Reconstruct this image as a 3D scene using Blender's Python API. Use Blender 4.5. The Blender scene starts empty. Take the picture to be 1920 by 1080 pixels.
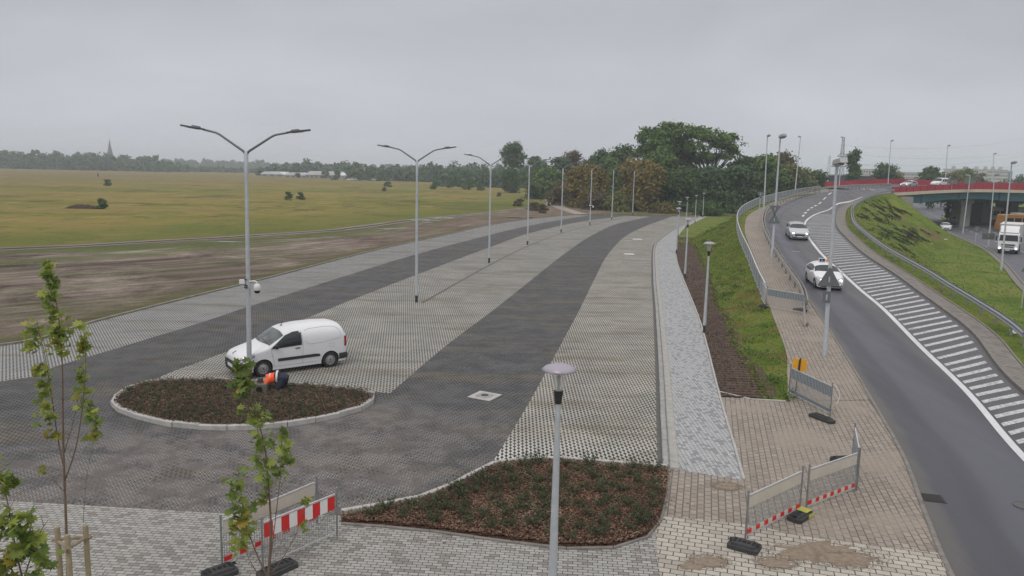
import bpy, bmesh, math, random
import numpy as np
from mathutils import Vector, Matrix, Euler
from mathutils.bvhtree import BVHTree
from mathutils.geometry import tessellate_polygon
random.seed(7); RNG=np.random.default_rng(7)
PI=math.pi
HAZE_D=0.00045
scene=bpy.context.scene
COL=scene.collection
# ------------------------------------------------------------------ camera
CAM=Vector((0,0,8.0)); FPX=1450.0
ROT=Matrix.Rotation(math.radians(90-8.6),3,'X')@Matrix.Rotation(math.radians(1.26),3,'Z')
cd=bpy.data.cameras.new('camera'); cam=bpy.data.objects.new('camera',cd); COL.objects.link(cam)
cam.location=CAM; cam.rotation_euler=ROT.to_euler(); cd.sensor_width=36; cd.lens=36*FPX/1920
cd.clip_start=0.1; cd.clip_end=20000; scene.camera=cam
# ------------------------------------------------------------------ world, sun, exposure
SUN_EL=math.radians(52); SUN_AZ=math.radians(205)
w=bpy.data.worlds.new('World'); scene.world=w; w.use_nodes=True
wn=w.node_tree; wn.nodes.clear()
def WN(t,**k):
    n=wn.nodes.new(t)
    for a,b in k.items(): setattr(n,a,b)
    return n
sky=WN('ShaderNodeTexSky',sky_type='NISHITA',sun_disc=False,sun_elevation=SUN_EL,sun_rotation=SUN_AZ,air_density=1.5,dust_density=4)
out=WN('ShaderNodeOutputWorld'); bg=WN('ShaderNodeBackground'); bg.inputs['Strength'].default_value=1.0
geo=WN('ShaderNodeNewGeometry'); sep=WN('ShaderNodeSeparateXYZ')
tc=WN('ShaderNodeTexCoord')
wn.links.new(tc.outputs['Generated'],sep.inputs[0])
rp=WN('ShaderNodeMapRange'); rp.inputs['From Min'].default_value=0.0; rp.inputs['From Max'].default_value=1.0; rp.inputs['To Min'].default_value=0; rp.inputs['To Max'].default_value=1
wn.links.new(sep.outputs['Z'],rp.inputs['Value'])
cr=WN('ShaderNodeValToRGB'); e=cr.color_ramp.elements
e[0].position=0; e[0].color=(.60,.62,.68,1); e[1].position=1; e[1].color=(1.15,1.13,1.15,1)
for p_,c_ in ((.05,(.585,.60,.655)),(.13,(.53,.54,.59)),(.22,(.45,.45,.495)),(.45,(.74,.73,.76))):
    q=e.new(p_); q.color=(*c_,1)
wn.links.new(rp.outputs[0],cr.inputs['Fac'])
mp=WN('ShaderNodeMapping'); mp.inputs['Scale'].default_value=(1.0,1.0,3.5)
nz=WN('ShaderNodeTexNoise'); nz.inputs['Scale'].default_value=2.2; nz.inputs['Detail'].default_value=6; nz.inputs['Roughness'].default_value=.5; nz.inputs['Distortion'].default_value=.4
wn.links.new(tc.outputs['Generated'],mp.inputs[0]); wn.links.new(mp.outputs[0],nz.inputs['Vector'])
nr=WN('ShaderNodeMapRange'); nr.inputs['From Min'].default_value=.3; nr.inputs['From Max'].default_value=.7; nr.inputs['To Min'].default_value=.87; nr.inputs['To Max'].default_value=1.10
wn.links.new(nz.outputs['Fac'],nr.inputs['Value'])
mu=WN('ShaderNodeVectorMath',operation='SCALE'); wn.links.new(cr.outputs[0],mu.inputs[0]); wn.links.new(nr.outputs[0],mu.inputs['Scale'])
sk=WN('ShaderNodeVectorMath',operation='SCALE'); sk.inputs['Scale'].default_value=.1; wn.links.new(sky.outputs[0],sk.inputs[0])
mx=WN('ShaderNodeMix',data_type='RGBA'); mx.inputs[0].default_value=.94
wn.links.new(sk.outputs[0],mx.inputs[6]); wn.links.new(mu.outputs[0],mx.inputs[7])
wn.links.new(mx.outputs[2],bg.inputs[0]); wn.links.new(bg.outputs[0],out.inputs[0])
sd=bpy.data.lights.new('sun','SUN'); so=bpy.data.objects.new('sun',sd); COL.objects.link(so)
sd.energy=0.7; sd.angle=math.radians(18); sd.color=(1,.96,.9)
so.rotation_euler=(math.radians(90)-SUN_EL,0,PI-SUN_AZ+PI) if False else Vector((math.sin(SUN_AZ)*math.cos(SUN_EL),math.cos(SUN_AZ)*math.cos(SUN_EL),math.sin(SUN_EL))).to_track_quat('Z','Y').to_euler()
vs=scene.view_settings; scene.display_settings.display_device='sRGB'
vs.view_transform='Standard'; vs.look='None'; vs.exposure=0.07; vs.gamma=1; vs.use_curve_mapping=False
scene.cycles.volume_bounces=1
# ------------------------------------------------------------------ projection helpers (pixel of a 1920 wide picture -> a point of the place)
def ray(x,y): return ROT@Vector(((x-960)/FPX,(540-y)/FPX,-1))
def G(x,y,z=0.0):
    d=ray(x,y); return CAM+d*((z-8)/d.z)
def YP(x,y,Y):
    d=ray(x,y); return CAM+d*(Y/d.y)
def zr(Y): return float(np.interp(Y,[0,27,34,60,120,150,400],[0,0,.25,1.5,4.4,5.8,6.4]))
def S(x,y):
    z=0
    for i in range(120):
        z=.5*z+.5*zr(G(x,y,z).y)
    return G(x,y,z)
def pts(L,f=None):
    r=[]
    for q in L:
        if q[0]=='w': r.append(Vector((q[1],q[2],q[3] if len(q)>3 else 0)))
        elif len(q)==3: r.append(G(*q))
        else: r.append((f or G)(*q))
    return r
def smooth(P,n):
    """Catmull-Rom through P, resampled to n points by arc length"""
    P=[Vector(p) for p in P]; Q=[]
    for i in range(len(P)-1):
        p0=P[max(i-1,0)];p1=P[i];p2=P[i+1];p3=P[min(i+2,len(P)-1)]
        for k in range(12):
            t=k/12
            Q.append(.5*((2*p1)+(p2-p0)*t+(2*p0-5*p1+4*p2-p3)*t*t+(3*p1-p0-3*p2+p3)*t**3))
    Q.append(P[-1]); return resample(Q,n)
def resample(Q,n):
    A=np.array([tuple(q) for q in Q]); d=np.r_[0,np.cumsum(np.linalg.norm(np.diff(A,axis=0),axis=1))]
    s=np.linspace(0,d[-1],n); return [Vector((np.interp(t,d,A[:,0]),np.interp(t,d,A[:,1]),np.interp(t,d,A[:,2]))) for t in s]
def length(Q): return sum((Q[i+1]-Q[i]).length for i in range(len(Q)-1))
def offset(Q,o,dz=0):
    """shift a polyline sideways (to its right), in the ground plane"""
    R=[]
    for i,q in enumerate(Q):
        a=Q[max(i-1,0)];b=Q[min(i+1,len(Q)-1)];d=(b-a);d.z=0
        if d.length<1e-9: d=Vector((0,1,0))
        d.normalize(); R.append(q+Vector((d.y,-d.x,0))*o+Vector((0,0,dz)))
    return R
# ------------------------------------------------------------------ materials
class NT:
    def __init__(s,name):
        s.m=bpy.data.materials.new(name); s.m.use_nodes=True; s.t=s.m.node_tree; s.t.nodes.clear()
        s.o=s.t.nodes.new('ShaderNodeOutputMaterial'); s.b=s.t.nodes.new('ShaderNodeBsdfPrincipled'); s.t.links.new(s.b.outputs[0],s.o.inputs[0])
        s.g=None
    def n(s,t,**k):
        x=s.t.nodes.new(t)
        for a,b in k.items(): setattr(x,a,b)
        return x
    def L(s,a,b): s.t.links.new(a,b)
    def pos(s):
        if not s.g: s.g=s.n('ShaderNodeNewGeometry')
        return s.g.outputs['Position']
    def obj(s): return s.n('ShaderNodeTexCoord').outputs['Object']
    def map(s,v,scale=(1,1,1),rot=0,loc=(0,0,0)):
        m=s.n('ShaderNodeMapping'); m.inputs['Scale'].default_value=scale; m.inputs['Rotation'].default_value=(0,0,rot); m.inputs['Location'].default_value=loc
        s.L(v,m.inputs[0]); return m.outputs[0]
    def noise(s,v,scale,detail=4,rough=.55,dist=0):
        n=s.n('ShaderNodeTexNoise'); s.L(v,n.inputs['Vector']); n.inputs['Scale'].default_value=scale; n.inputs['Detail'].default_value=detail; n.inputs['Roughness'].default_value=rough; n.inputs['Distortion'].default_value=dist
        return n.outputs['Fac']
    def ramp(s,f,stops,interp='LINEAR'):
        r=s.n('ShaderNodeValToRGB'); r.color_ramp.interpolation=interp; e=r.color_ramp.elements
        while len(e)<len(stops): e.new(.5)
        for i,(p,c) in enumerate(stops):
            e[i].position=p; c=c if hasattr(c,'__len__') else (c,c,c); e[i].color=(*c[:3],1)
        s.L(f,r.inputs[0]); return r.outputs[0]
    def rng(s,f,a,b,c=0,d=1):
        r=s.n('ShaderNodeMapRange'); s.L(f,r.inputs['Value'])
        for k,v in zip(('From Min','From Max','To Min','To Max'),(a,b,c,d)): r.inputs[k].default_value=v
        return r.outputs[0]
    def sstep(s,f,a,b,c=0,d=1):
        r=s.n('ShaderNodeMapRange',interpolation_type='SMOOTHSTEP'); s.L(f,r.inputs['Value'])
        for k,v in zip(('From Min','From Max','To Min','To Max'),(a,b,c,d)): r.inputs[k].default_value=v
        return r.outputs[0]
    def math(s,op,a,b=None,c=None):
        m=s.n('ShaderNodeMath',operation=op)
        for i,v in enumerate((a,b,c)):
            if v is None: continue
            if isinstance(v,(int,float)): m.inputs[i].default_value=v
            else: s.L(v,m.inputs[i])
        return m.outputs[0]
    def mix(s,f,a,b,blend='MIX'):
        m=s.n('ShaderNodeMix',data_type='RGBA',blend_type=blend)
        for i,v in ((0,f),(6,a),(7,b)):
            if isinstance(v,(int,float)): m.inputs[i].default_value=v if i==0 else (v,v,v,1)
            elif isinstance(v,tuple): m.inputs[i].default_value=(*v[:3],1)
            else: s.L(v,m.inputs[i])
        return m.outputs[2]
    def col(s,c):
        if isinstance(c,tuple): s.b.inputs['Base Color'].default_value=(*c[:3],1)
        else: s.L(c,s.b.inputs['Base Color'])
    def rough(s,v):
        if isinstance(v,(int,float)): s.b.inputs['Roughness'].default_value=v
        else: s.L(v,s.b.inputs['Roughness'])
    def bump(s,h,strength=.3,dist=.02):
        b=s.n('ShaderNodeBump'); b.inputs['Strength'].default_value=strength; b.inputs['Distance'].default_value=dist
        s.L(h,b.inputs['Height']); s.L(b.outputs[0],s.b.inputs['Normal'])
    def attr(s,name):
        a=s.n('ShaderNodeAttribute'); a.attribute_name=name; return a
def sc(c,k): return tuple(x*k for x in c)
MATS={}
def simple(name,c,rough=.6,metal=0,var=.12,scale=6,spec=None,coat=0,emit=None,bumps=0):
    if name in MATS: return MATS[name]
    t=NT(name); n=t.noise(t.obj(),scale,5,.6)
    t.col(t.ramp(n,[(.25,sc(c,1-var)),(.75,tuple(min(1,x*(1+var)) for x in c))]))
    t.rough(t.rng(n,.3,.7,max(.02,rough-.06),min(1,rough+.06))); t.b.inputs['Metallic'].default_value=metal
    if spec is not None: t.b.inputs['Specular IOR Level'].default_value=spec
    if coat: t.b.inputs['Coat Weight'].default_value=coat; t.b.inputs['Coat Roughness'].default_value=.05
    if emit: t.b.inputs['Emission Color'].default_value=(*emit[0],1); t.b.inputs['Emission Strength'].default_value=emit[1]
    if bumps: t.bump(t.noise(t.obj(),scale*8,3),bumps,.01)
    MATS[name]=t.m; return t.m
def leafmat(name,stops,rough=.6,trans=.25):
    if name in MATS: return MATS[name]
    t=NT(name); g=t.n('ShaderNodeNewGeometry'); n=t.noise(t.obj(),.45,3,.6)
    f=t.math('ADD',t.math('MULTIPLY',g.outputs['Random Per Island'],.55),t.math('MULTIPLY',t.rng(n,.3,.7),.45))
    c=t.ramp(f,stops); t.col(c); t.rough(rough); t.b.inputs['Specular IOR Level'].default_value=.25
    if trans:
        tr=t.n('ShaderNodeBsdfTranslucent'); t.L(c,tr.inputs[0]); ms=t.n('ShaderNodeMixShader'); ms.inputs[0].default_value=trans
        t.L(t.b.outputs[0],ms.inputs[1]); t.L(tr.outputs[0],ms.inputs[2]); t.L(ms.outputs[0],t.o.inputs[0])
    MATS[name]=t.m; return t.m
# ---- ground materials
def m_ecogrid(name,conc,hole,fill,rot,fillmask,dusty=None,near=False):
    """grid paving blocks with triangular openings"""
    t=NT(name); p=t.map(t.pos(),rot=rot); sx=t.n('ShaderNodeSeparateXYZ'); t.L(p,sx.inputs[0])
    a=t.math('DIVIDE',sx.outputs[0],.118); b=t.math('DIVIDE',sx.outputs[1],.25)
    par=t.math('MULTIPLY',t.math('MODULO',t.math('ABSOLUTE',t.math('FLOOR',a)),2.0),.5)
    fa=t.math('FRACT',a); fr=t.math('FRACT',t.math('ADD',b,par))
    da=t.math('ABSOLUTE',t.math('SUBTRACT',fa,.5)); db=t.math('MULTIPLY',t.math('ABSOLUTE',t.math('SUBTRACT',fr,.5)),2.0)
    h=t.math('ADD',.03,t.math('MULTIPLY',t.math('POWER',t.math('SUBTRACT',1.0,db),1.3),.43))
    hole_m=t.sstep(t.math('SUBTRACT',da,h),-.03,.04,1,0)
    jt=t.sstep(t.math('ABSOLUTE',t.math('SUBTRACT',t.math('FRACT',t.math('DIVIDE',sx.outputs[1],2.88)),.5)),.488,.496,0,1)
    hole_m=t.math('MAXIMUM',hole_m,t.math('MULTIPLY',jt,.7))
    n1=t.noise(t.pos(),.5,6,.6,.6); n2=t.noise(t.pos(),14,3); n3=t.noise(t.pos(),.09,5,.55)
    wn_=t.n('ShaderNodeTexWhiteNoise',noise_dimensions='2D'); cb=t.n('ShaderNodeCombineXYZ')
    t.L(t.math('FLOOR',t.math('DIVIDE',sx.outputs[0],.42)),cb.inputs[0]); t.L(t.math('FLOOR',t.math('DIVIDE',sx.outputs[1],.6)),cb.inputs[1]); t.L(cb.outputs[0],wn_.inputs['Vector'])
    c=t.mix(t.rng(n1,.3,.7),sc(conc,.8),sc(conc,1.12)); c=t.mix(t.rng(wn_.outputs[0],0,1,0,.25),c,sc(conc,.62))
    c=t.mix(t.rng(n2,.3,.7,0,.22),c,sc(conc,.55))
    hl=t.mix(t.rng(n1,.4,.62),hole,fill)
    if near:
        c=t.mix(t.sstep(sx.outputs[1],20.2,23.0,.9,0),c,(.60,.60,.56)); hl=t.mix(t.sstep(sx.outputs[1],20.2,23.0,1,0),hl,(.012,.012,.011))
    c=t.mix(hole_m,c,hl)
    # grit lying on top of the blocks in broad patches
    gm=t.math('MULTIPLY',t.sstep(n3,*fillmask),t.sstep(t.noise(t.pos(),2.2,6,.7),.30,.62,.35,1))
    c=t.mix(gm,c,t.mix(t.rng(n2,.3,.7),sc(fill,.75),sc(fill,1.15)))
    # rusty-green tinge along drainage rows
    r=t.noise(t.map(t.pos(),(.25,1.2,1),rot),.55,5,.7)
    c=t.mix(t.sstep(r,.48,.66,0,.6),c,t.mix(hole_m,(.17,.14,.085),(.06,.05,.03)))
    r2=t.noise(t.map(t.pos(),(.12,.8,1),rot),.8,6,.75); c=t.mix(t.sstep(r2,.5,.7,0,.35),c,sc(conc,.35))
    if dusty:
        vd=t.n('ShaderNodeVectorMath',operation='DISTANCE'); t.L(t.map(t.pos(),(.75,1,1)),vd.inputs[0]); vd.inputs[1].default_value=(dusty[0]*.75,dusty[1],0)
        dm=t.sstep(t.math('ADD',vd.outputs['Value'],t.math('MULTIPLY',t.math('SUBTRACT',n3,.5),14)),dusty[2]*.3,dusty[2],1,0); pt=t.sstep(t.noise(t.pos(),.8,6,.7,.6),.40,.58,.25,1)
        # thin pale rims of the blocks stay free of dust
        rim=t.math('MULTIPLY',t.sstep(t.math('ABSOLUTE',t.math('SUBTRACT',da,h)),.05,.10,1,0),t.sstep(t.noise(t.pos(),1.1,5,.7),.44,.56))
        c=t.mix(t.math('MULTIPLY',dm,t.math('MULTIPLY',pt,.85)),c,t.mix(t.rng(n2,.3,.7),(.105,.092,.083),(.155,.135,.122)))
        c=t.mix(t.math('MULTIPLY',rim,t.math('MULTIPLY',dm,.75)),c,(.33,.31,.29))
        c=t.mix(t.math('MULTIPLY',rim,.35),c,(.26,.25,.235))
    t.col(c); t.rough(.85); t.bump(t.math('SUBTRACT',1.0,hole_m),.5,.03)
    return t.m
def m_brick(name,c1,c2,c3,mortar,bw,bh,rot,ms=.012,off=.5,var=.5,stain=(.13,.11,.085),stn=(.6,.74),vertical=False):
    t=NT(name); p=t.map(t.pos(),rot=rot); b=t.n('ShaderNodeTexBrick'); b.offset=off; b.offset_frequency=2
    t.L(p,b.inputs['Vector']); b.inputs['Scale'].default_value=1; b.inputs['Brick Width'].default_value=bw; b.inputs['Row Height'].default_value=bh
    b.inputs['Mortar Size'].default_value=ms; b.inputs['Mortar Smooth'].default_value=.25; b.inputs['Bias'].default_value=0
    b.inputs['Color1'].default_value=(0,0,0,1); b.inputs['Color2'].default_value=(1,1,1,1); b.inputs['Mortar'].default_value=(.5,.5,.5,1)
    c=t.ramp(b.outputs['Color'],[(0,c3),(.16,c3),(.22,c1),(1,c2)])
    n=t.noise(t.pos(),3,6,.65); c=t.mix(t.rng(n,.3,.7,0,var),c,sc(c1,.72))
    n4=t.noise(t.pos(),60,2); c=t.mix(t.rng(n4,.3,.7,0,.25),c,sc(c1,.6))
    c=t.mix(b.outputs['Fac'],c,mortar)
    s2=t.noise(t.pos(),.35,7,.7,.5); c=t.mix(t.sstep(s2,stn[0],stn[1],0,.75),c,stain)
    t.col(c); t.rough(.85); t.bump(t.math('SUBTRACT',1.0,b.outputs['Fac']),.5,.012)
    return t.m
def m_asphalt(name,c=(.062,.063,.073),wear=False):
    t=NT(name); n=t.noise(t.pos(),90,3,.6); n1=t.noise(t.map(t.pos(),(1,.12,1),-.25),.9,5,.6); n2=t.noise(t.pos(),.08,4)
    k=t.mix(t.rng(n,.3,.7),sc(c,.7),sc(c,1.3)); k=t.mix(t.rng(n1,.35,.7,0,.45),k,sc(c,1.55)); k=t.mix(t.rng(n2,.35,.65,0,.4),k,sc(c,.75))
    if wear:
        dl=t.attr('dl').outputs['Fac']; lw=t.math('ADD',dl,t.math('MULTIPLY',t.math('SUBTRACT',n1,.5),.8)); k=t.mix(t.math('MULTIPLY',t.sstep(lw,.9,2.2),t.sstep(lw,3.0,4.4,.5,0)),k,sc(c,1.9)); k=t.mix(t.sstep(lw,.15,.55,.6,0),k,(.13,.115,.10)); k=t.mix(t.sstep(t.math('ABSOLUTE',t.math('SUBTRACT',lw,1.35)),.1,.45,.35,0),k,sc(c,.7)); k=t.mix(t.sstep(lw,4.6,5.6,0,.45),k,(.12,.112,.105))
    t.col(k); t.rough(t.rng(n1,.3,.7,.42,.6)); t.b.inputs['Specular IOR Level'].default_value=.35; t.bump(n,.25,.006); return t.m
def m_grass(name,stops,sx=(1,1,1),sc_=.25,fine=9,extra=None):
    t=NT(name); v=t.map(t.pos(),sx)
    a=t.noise(v,sc_,7,.62,.4); b=t.noise(t.pos(),fine,5,.75); d=t.noise(t.pos(),1.7,5,.7)
    f=t.math('ADD',t.math('MULTIPLY',a,.5),t.math('ADD',t.math('MULTIPLY',b,.28),t.math('MULTIPLY',d,.22)))
    c=t.ramp(f,stops)
    if extra: c=t.mix(t.sstep(t.noise(t.pos(),extra[1],6,.7,.8),extra[2],extra[3],0,extra[4]),c,extra[0])
    t.col(c); t.rough(.95); t.b.inputs['Specular IOR Level'].default_value=.1; t.bump(t.math('ADD',b,d),.9,.12); return t.m
def m_soil(name,c=(.085,.058,.045),chips=None,s=5):
    t=NT(name); a=t.noise(t.pos(),1.2,7,.7,.5); b=t.noise(t.pos(),s*4,5,.75)
    k=t.mix(t.rng(a,.3,.7),sc(c,.6),sc(c,1.35)); k=t.mix(t.rng(b,.3,.7,0,.6),k,sc(c,.4))
    h=b
    if chips:
        v=t.n('ShaderNodeTexVoronoi'); t.L(t.map(t.pos(),(1,1.6,1)),v.inputs['Vector']); v.inputs['Scale'].default_value=16; sp=t.n('ShaderNodeSeparateColor'); t.L(v.outputs['Color'],sp.inputs[0])
        k=t.mix(t.rng(a,.2,.8,.65,.95),k,t.ramp(sp.outputs[0],chips)); k=t.mix(t.sstep(v.outputs['Distance'],.35,.6,0,.7),k,sc(c,.3)); h=v.outputs['Distance']
    t.col(k); t.rough(.95); t.b.inputs['Specular IOR Level'].default_value=.15; t.bump(h,.9,.05); return t.m
# ------------------------------------------------------------------ mesh builder
class MB:
    def __init__(s): s.v=[]; s.f=[]; s.mi=[]
    def add(s,V,Fs,mi=0):
        o=len(s.v); s.v+= [tuple(v) for v in V]; s.f+=[tuple(i+o for i in f) for f in Fs]; s.mi+=[mi]*len(Fs); return s
    def box(s,c,size,rz=0,mi=0,taper=1,M=None):
        x,y,z=[k/2 for k in size]; V=[]
        for sz in (-1,1):
            k=taper if sz>0 else 1
            for a,b in ((-1,-1),(1,-1),(1,1),(-1,1)): V.append(Vector((a*x*k,b*y*k,sz*z)))
        R=Matrix.Rotation(rz,3,'Z'); V=[R@v+Vector(c) for v in V]
        if M is not None: V=[M@v for v in V]
        return s.add(V,[(3,2,1,0),(4,5,6,7),(0,1,5,4),(1,2,6,5),(2,3,7,6),(3,0,4,7)],mi)
    def beam(s,a,b,wd,h,mi=0,up=Vector((0,0,1))):
        a=Vector(a);b=Vector(b);d=(b-a).normalized(); sd_=d.cross(up)
        if sd_.length<1e-4: sd_=d.cross(Vector((0,1,0)))
        sd_.normalize(); u=sd_.cross(d).normalized(); V=[]
        for p in (a,b):
            for i,j in ((-1,-1),(1,-1),(1,1),(-1,1)): V.append(p+sd_*i*wd/2+u*j*h/2)
        return s.add(V,[(3,2,1,0),(4,5,6,7),(0,1,5,4),(1,2,6,5),(2,3,7,6),(3,0,4,7)],mi)
    def tube(s,P,R,n=8,mi=0,caps=True):
        P=[Vector(p) for p in P]
        if not hasattr(R,'__len__'): R=[R]*len(P)
        V=[];F_=[]; ref=None
        for i,p in enumerate(P):
            d=(P[min(i+1,len(P)-1)]-P[max(i-1,0)]).normalized()
            if ref is None: ref=d.orthogonal().normalized()
            ref=(ref-d*ref.dot(d)); 
            if ref.length<1e-6: ref=d.orthogonal()
            ref.normalize(); b=d.cross(ref)
            for k in range(n):
                an=2*PI*k/n; V.append(p+(ref*math.cos(an)+b*math.sin(an))*R[i])
        for i in range(len(P)-1):
            for k in range(n): F_.append((i*n+k,i*n+(k+1)%n,(i+1)*n+(k+1)%n,(i+1)*n+k))
        if caps: F_.append(tuple(range(n-1,-1,-1))); F_.append(tuple((len(P)-1)*n+k for k in range(n)))
        return s.add(V,F_,mi)
    def lathe(s,prof,n=20,mi=0,c=(0,0,0),M=None):
        V=[];F_=[]
        for r,z in prof:
            for k in range(n):
                a=2*PI*k/n; V.append(Vector((r*math.cos(a),r*math.sin(a),z))+Vector(c))
        if M is not None: V=[M@v for v in V]
        for i in range(len(prof)-1):
            for k in range(n): F_.append((i*n+k,i*n+(k+1)%n,(i+1)*n+(k+1)%n,(i+1)*n+k))
        return s.add(V,F_,mi)
    def prism(s,poly,z0,z1,mi=0,M=None):
        """closed outline (x,y) extruded from z0 to z1"""
        n=len(poly); V=[Vector((p[0],p[1],z0)) for p in poly]+[Vector((p[0],p[1],z1)) for p in poly]
        T=tessellate_polygon([[Vector((p[0],p[1],0)) for p in poly]])
        ar=sum(poly[i][0]*poly[(i+1)%n][1]-poly[(i+1)%n][0]*poly[i][1] for i in range(n))
        F_=[]
        for t in T:
            a,b,c=t; A=(Vector(poly[b]).to_2d()-Vector(poly[a]).to_2d()).cross(Vector(poly[c]).to_2d()-Vector(poly[a]).to_2d())
            if A<0: a,b,c=a,c,b
            F_.append((a+n,b+n,c+n)); F_.append((c,b,a))
        for i in range(n):
            j=(i+1)%n; F_.append((i,j,j+n,i+n) if ar>0 else (j,i,i+n,j+n))
        if M is not None: V=[M@v for v in V]
        return s.add(V,F_,mi)
    def sweep(s,Q,prof,mi=0,closed=True,caps=True):
        """profile (side offset, height) carried along polyline Q, upright"""
        V=[];n=len(prof)
        for i,q in enumerate(Q):
            d=Q[min(i+1,len(Q)-1)]-Q[max(i-1,0)]; d.z=0; d.normalize(); r=Vector((d.y,-d.x,0))
            for a,b in prof: V.append(q+r*a+Vector((0,0,b)))
        F_=[]
        for i in range(len(Q)-1):
            for k in range(n if closed else n-1): F_.append((i*n+k,(i+1)*n+k,(i+1)*n+(k+1)%n,i*n+(k+1)%n))
        if caps and closed: F_.append(tuple(range(n))); F_.append(tuple((len(Q)-1)*n+k for k in range(n-1,-1,-1)))
        return s.add(V,F_,mi)
    def build(s,name,mats,parent=None,smooth_=False,loc=None,bevel=0,auto=None):
        me=bpy.data.meshes.new(name); me.from_pydata(s.v,[],s.f); 
        if not isinstance(mats,(list,tuple)): mats=[mats]
        for m in mats: me.materials.append(m)
        if len(mats)>1: me.polygons.foreach_set('material_index',s.mi)
        bm=bmesh.new(); bm.from_mesh(me); bmesh.ops.recalc_face_normals(bm,faces=bm.faces) if len(s.f)<60000 else None
        if bevel:
            es=[e_ for e_ in bm.edges if len(e_.link_faces)==2 and e_.calc_face_angle(0)>.6]
            bmesh.ops.bevel(bm,geom=es,offset=bevel,segments=2,profile=.6,affect='EDGES')
        bm.to_mesh(me); bm.free()
        if smooth_: me.polygons.foreach_set('use_smooth',[True]*len(me.polygons))
        if smooth_ and auto: me.set_sharp_from_angle(angle=math.radians(auto))
        me.update(); o=bpy.data.objects.new(name,me); COL.objects.link(o)
        if parent is not None: o.parent=parent
        if loc is not None: o.location=loc
        return o
def tag(o,label,cat,group=None,kind=None):
    if label: o['label']=label
    if cat: o['category']=cat
    if group: o['group']=group
    if kind: o['kind']=kind
    return o
def struct(o,kind='structure'): o['kind']=kind; return o
def thing(name,loc,label,cat,rz=0,group=None):
    o=bpy.data.objects.new(name,None); COL.objects.link(o); o.location=loc; o.rotation_euler=(0,0,rz); o.empty_display_size=.2
    return tag(o,label,cat,group)
def copy_tree(o,loc=None,rz=None,label=None):
    def rec(a,parent):
        c=a.copy(); COL.objects.link(c)
        if parent is not None: c.parent=parent
        for ch in [x for x in KIDS.get(a.name,[])]: KIDS.setdefault(c.name,[]).append(rec(ch,c))
        return c
    c=rec(o,None)
    if loc is not None: c.location=loc
    if rz is not None: c.rotation_euler=(0,0,rz)
    if label: c['label']=label
    return c
KIDS={}
def index_kids(o):
    KIDS[o.name]=list(o.children)
    for c in o.children: index_kids(c)
def strip(name,A,B,n,m,mat,dz=0,disp=0,seed=0,edge_lock=True):
    """surface between two polylines, n stations long and m cells wide"""
    A=resample(A,n);B=resample(B,n);V=[];rs=np.random.default_rng(seed)
    for i in range(n):
        for j in range(m+1):
            p=A[i].lerp(B[i],j/m); z=dz
            if disp and 0<j<m: z+=disp*(rs.random()-.5)*2
            V.append((p.x,p.y,p.z+z))
    F_=[]
    for i in range(n-1):
        for j in range(m): F_.append((i*(m+1)+j,i*(m+1)+j+1,(i+1)*(m+1)+j+1,(i+1)*(m+1)+j))
    b=MB(); b.add(V,F_); o=b.build(name,mat,smooth_=True); return struct(o)
def flat(name,outline,z,mat):
    P=[Vector((p.x,p.y,0)) for p in outline]; T=tessellate_polygon([P]); V=[(p.x,p.y,z) for p in P]; F_=[]
    for a,b,c in T:
        if (P[b]-P[a]).cross(P[c]-P[a]).z<0: a,b=b,a
        F_.append((a,b,c))
    me=bpy.data.meshes.new(name); me.from_pydata(V,[],F_); me.materials.append(mat); me.update()
    o=bpy.data.objects.new(name,me); COL.objects.link(o); return struct(o)
def bvh_of(*obs):
    V=[];F_=[]
    for o in obs:
        k=len(V); V+=[v.co.copy() for v in o.data.vertices]; F_+=[tuple(i+k for i in p.vertices) for p in o.data.polygons]
    return BVHTree.FromPolygons(V,F_)
def txt(body,size,depth,mat,name,parent,M,align='CENTER'):
    c=bpy.data.curves.new(name,'FONT'); c.body=body; c.size=size; c.extrude=depth; c.align_x=align; c.align_y='CENTER'
    o=bpy.data.objects.new(name,c); COL.objects.link(o); dg=bpy.context.evaluated_depsgraph_get(); me=bpy.data.meshes.new_from_object(o.evaluated_get(dg))
    bpy.data.objects.remove(o); me.materials.clear(); me.materials.append(mat); n=bpy.data.objects.new(name,me); COL.objects.link(n)
    if parent is not None: n.parent=parent
    n.matrix_local=M; return n
# ================================================================== THE SETTING
GRASS_BANK=m_grass('bank_grass',[(.34,(.040,.065,.014)),(.44,(.095,.145,.024)),(.52,(.15,.20,.036)),(.60,(.215,.205,.060)),(.72,(.16,.11,.05))],sc_=.35,fine=7,extra=((.17,.105,.05),.33,.50,.64,.75))
GRASS_RIGHT=m_grass('slope_grass',[(.34,(.040,.065,.014)),(.44,(.095,.145,.024)),(.52,(.15,.20,.036)),(.60,(.215,.205,.060)),(.72,(.16,.11,.05))],sc_=.3,fine=6,extra=((.19,.13,.07),.17,.50,.64,.7))
ASPHALT=m_asphalt('asphalt'); ASPHALT_R=m_asphalt('asphalt_worn_lane',wear=True); ASPHALT2=m_asphalt('worn_asphalt',(.085,.087,.1))
CONC=simple('concrete',(.30,.295,.28),.85,var=.25,scale=3,bumps=.2); CONC_L=simple('pale_concrete',(.42,.41,.385),.85,var=.2,scale=5,bumps=.2)
CONC_D=simple('dirty_concrete',(.20,.185,.165),.9,var=.3,scale=4,bumps=.2)
PAINT=None
def mk_paint():
    t=NT('road_paint'); n=t.noise(t.pos(),9,6,.7); n2=t.noise(t.pos(),.6,3)
    t.col(t.mix(t.sstep(n,.58,.75,0,.6),t.mix(t.rng(n2,.3,.7),(.55,.55,.55),(.68,.68,.68)),(.2,.2,.21))); t.rough(.6); return t.m
PAINT=mk_paint()
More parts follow.
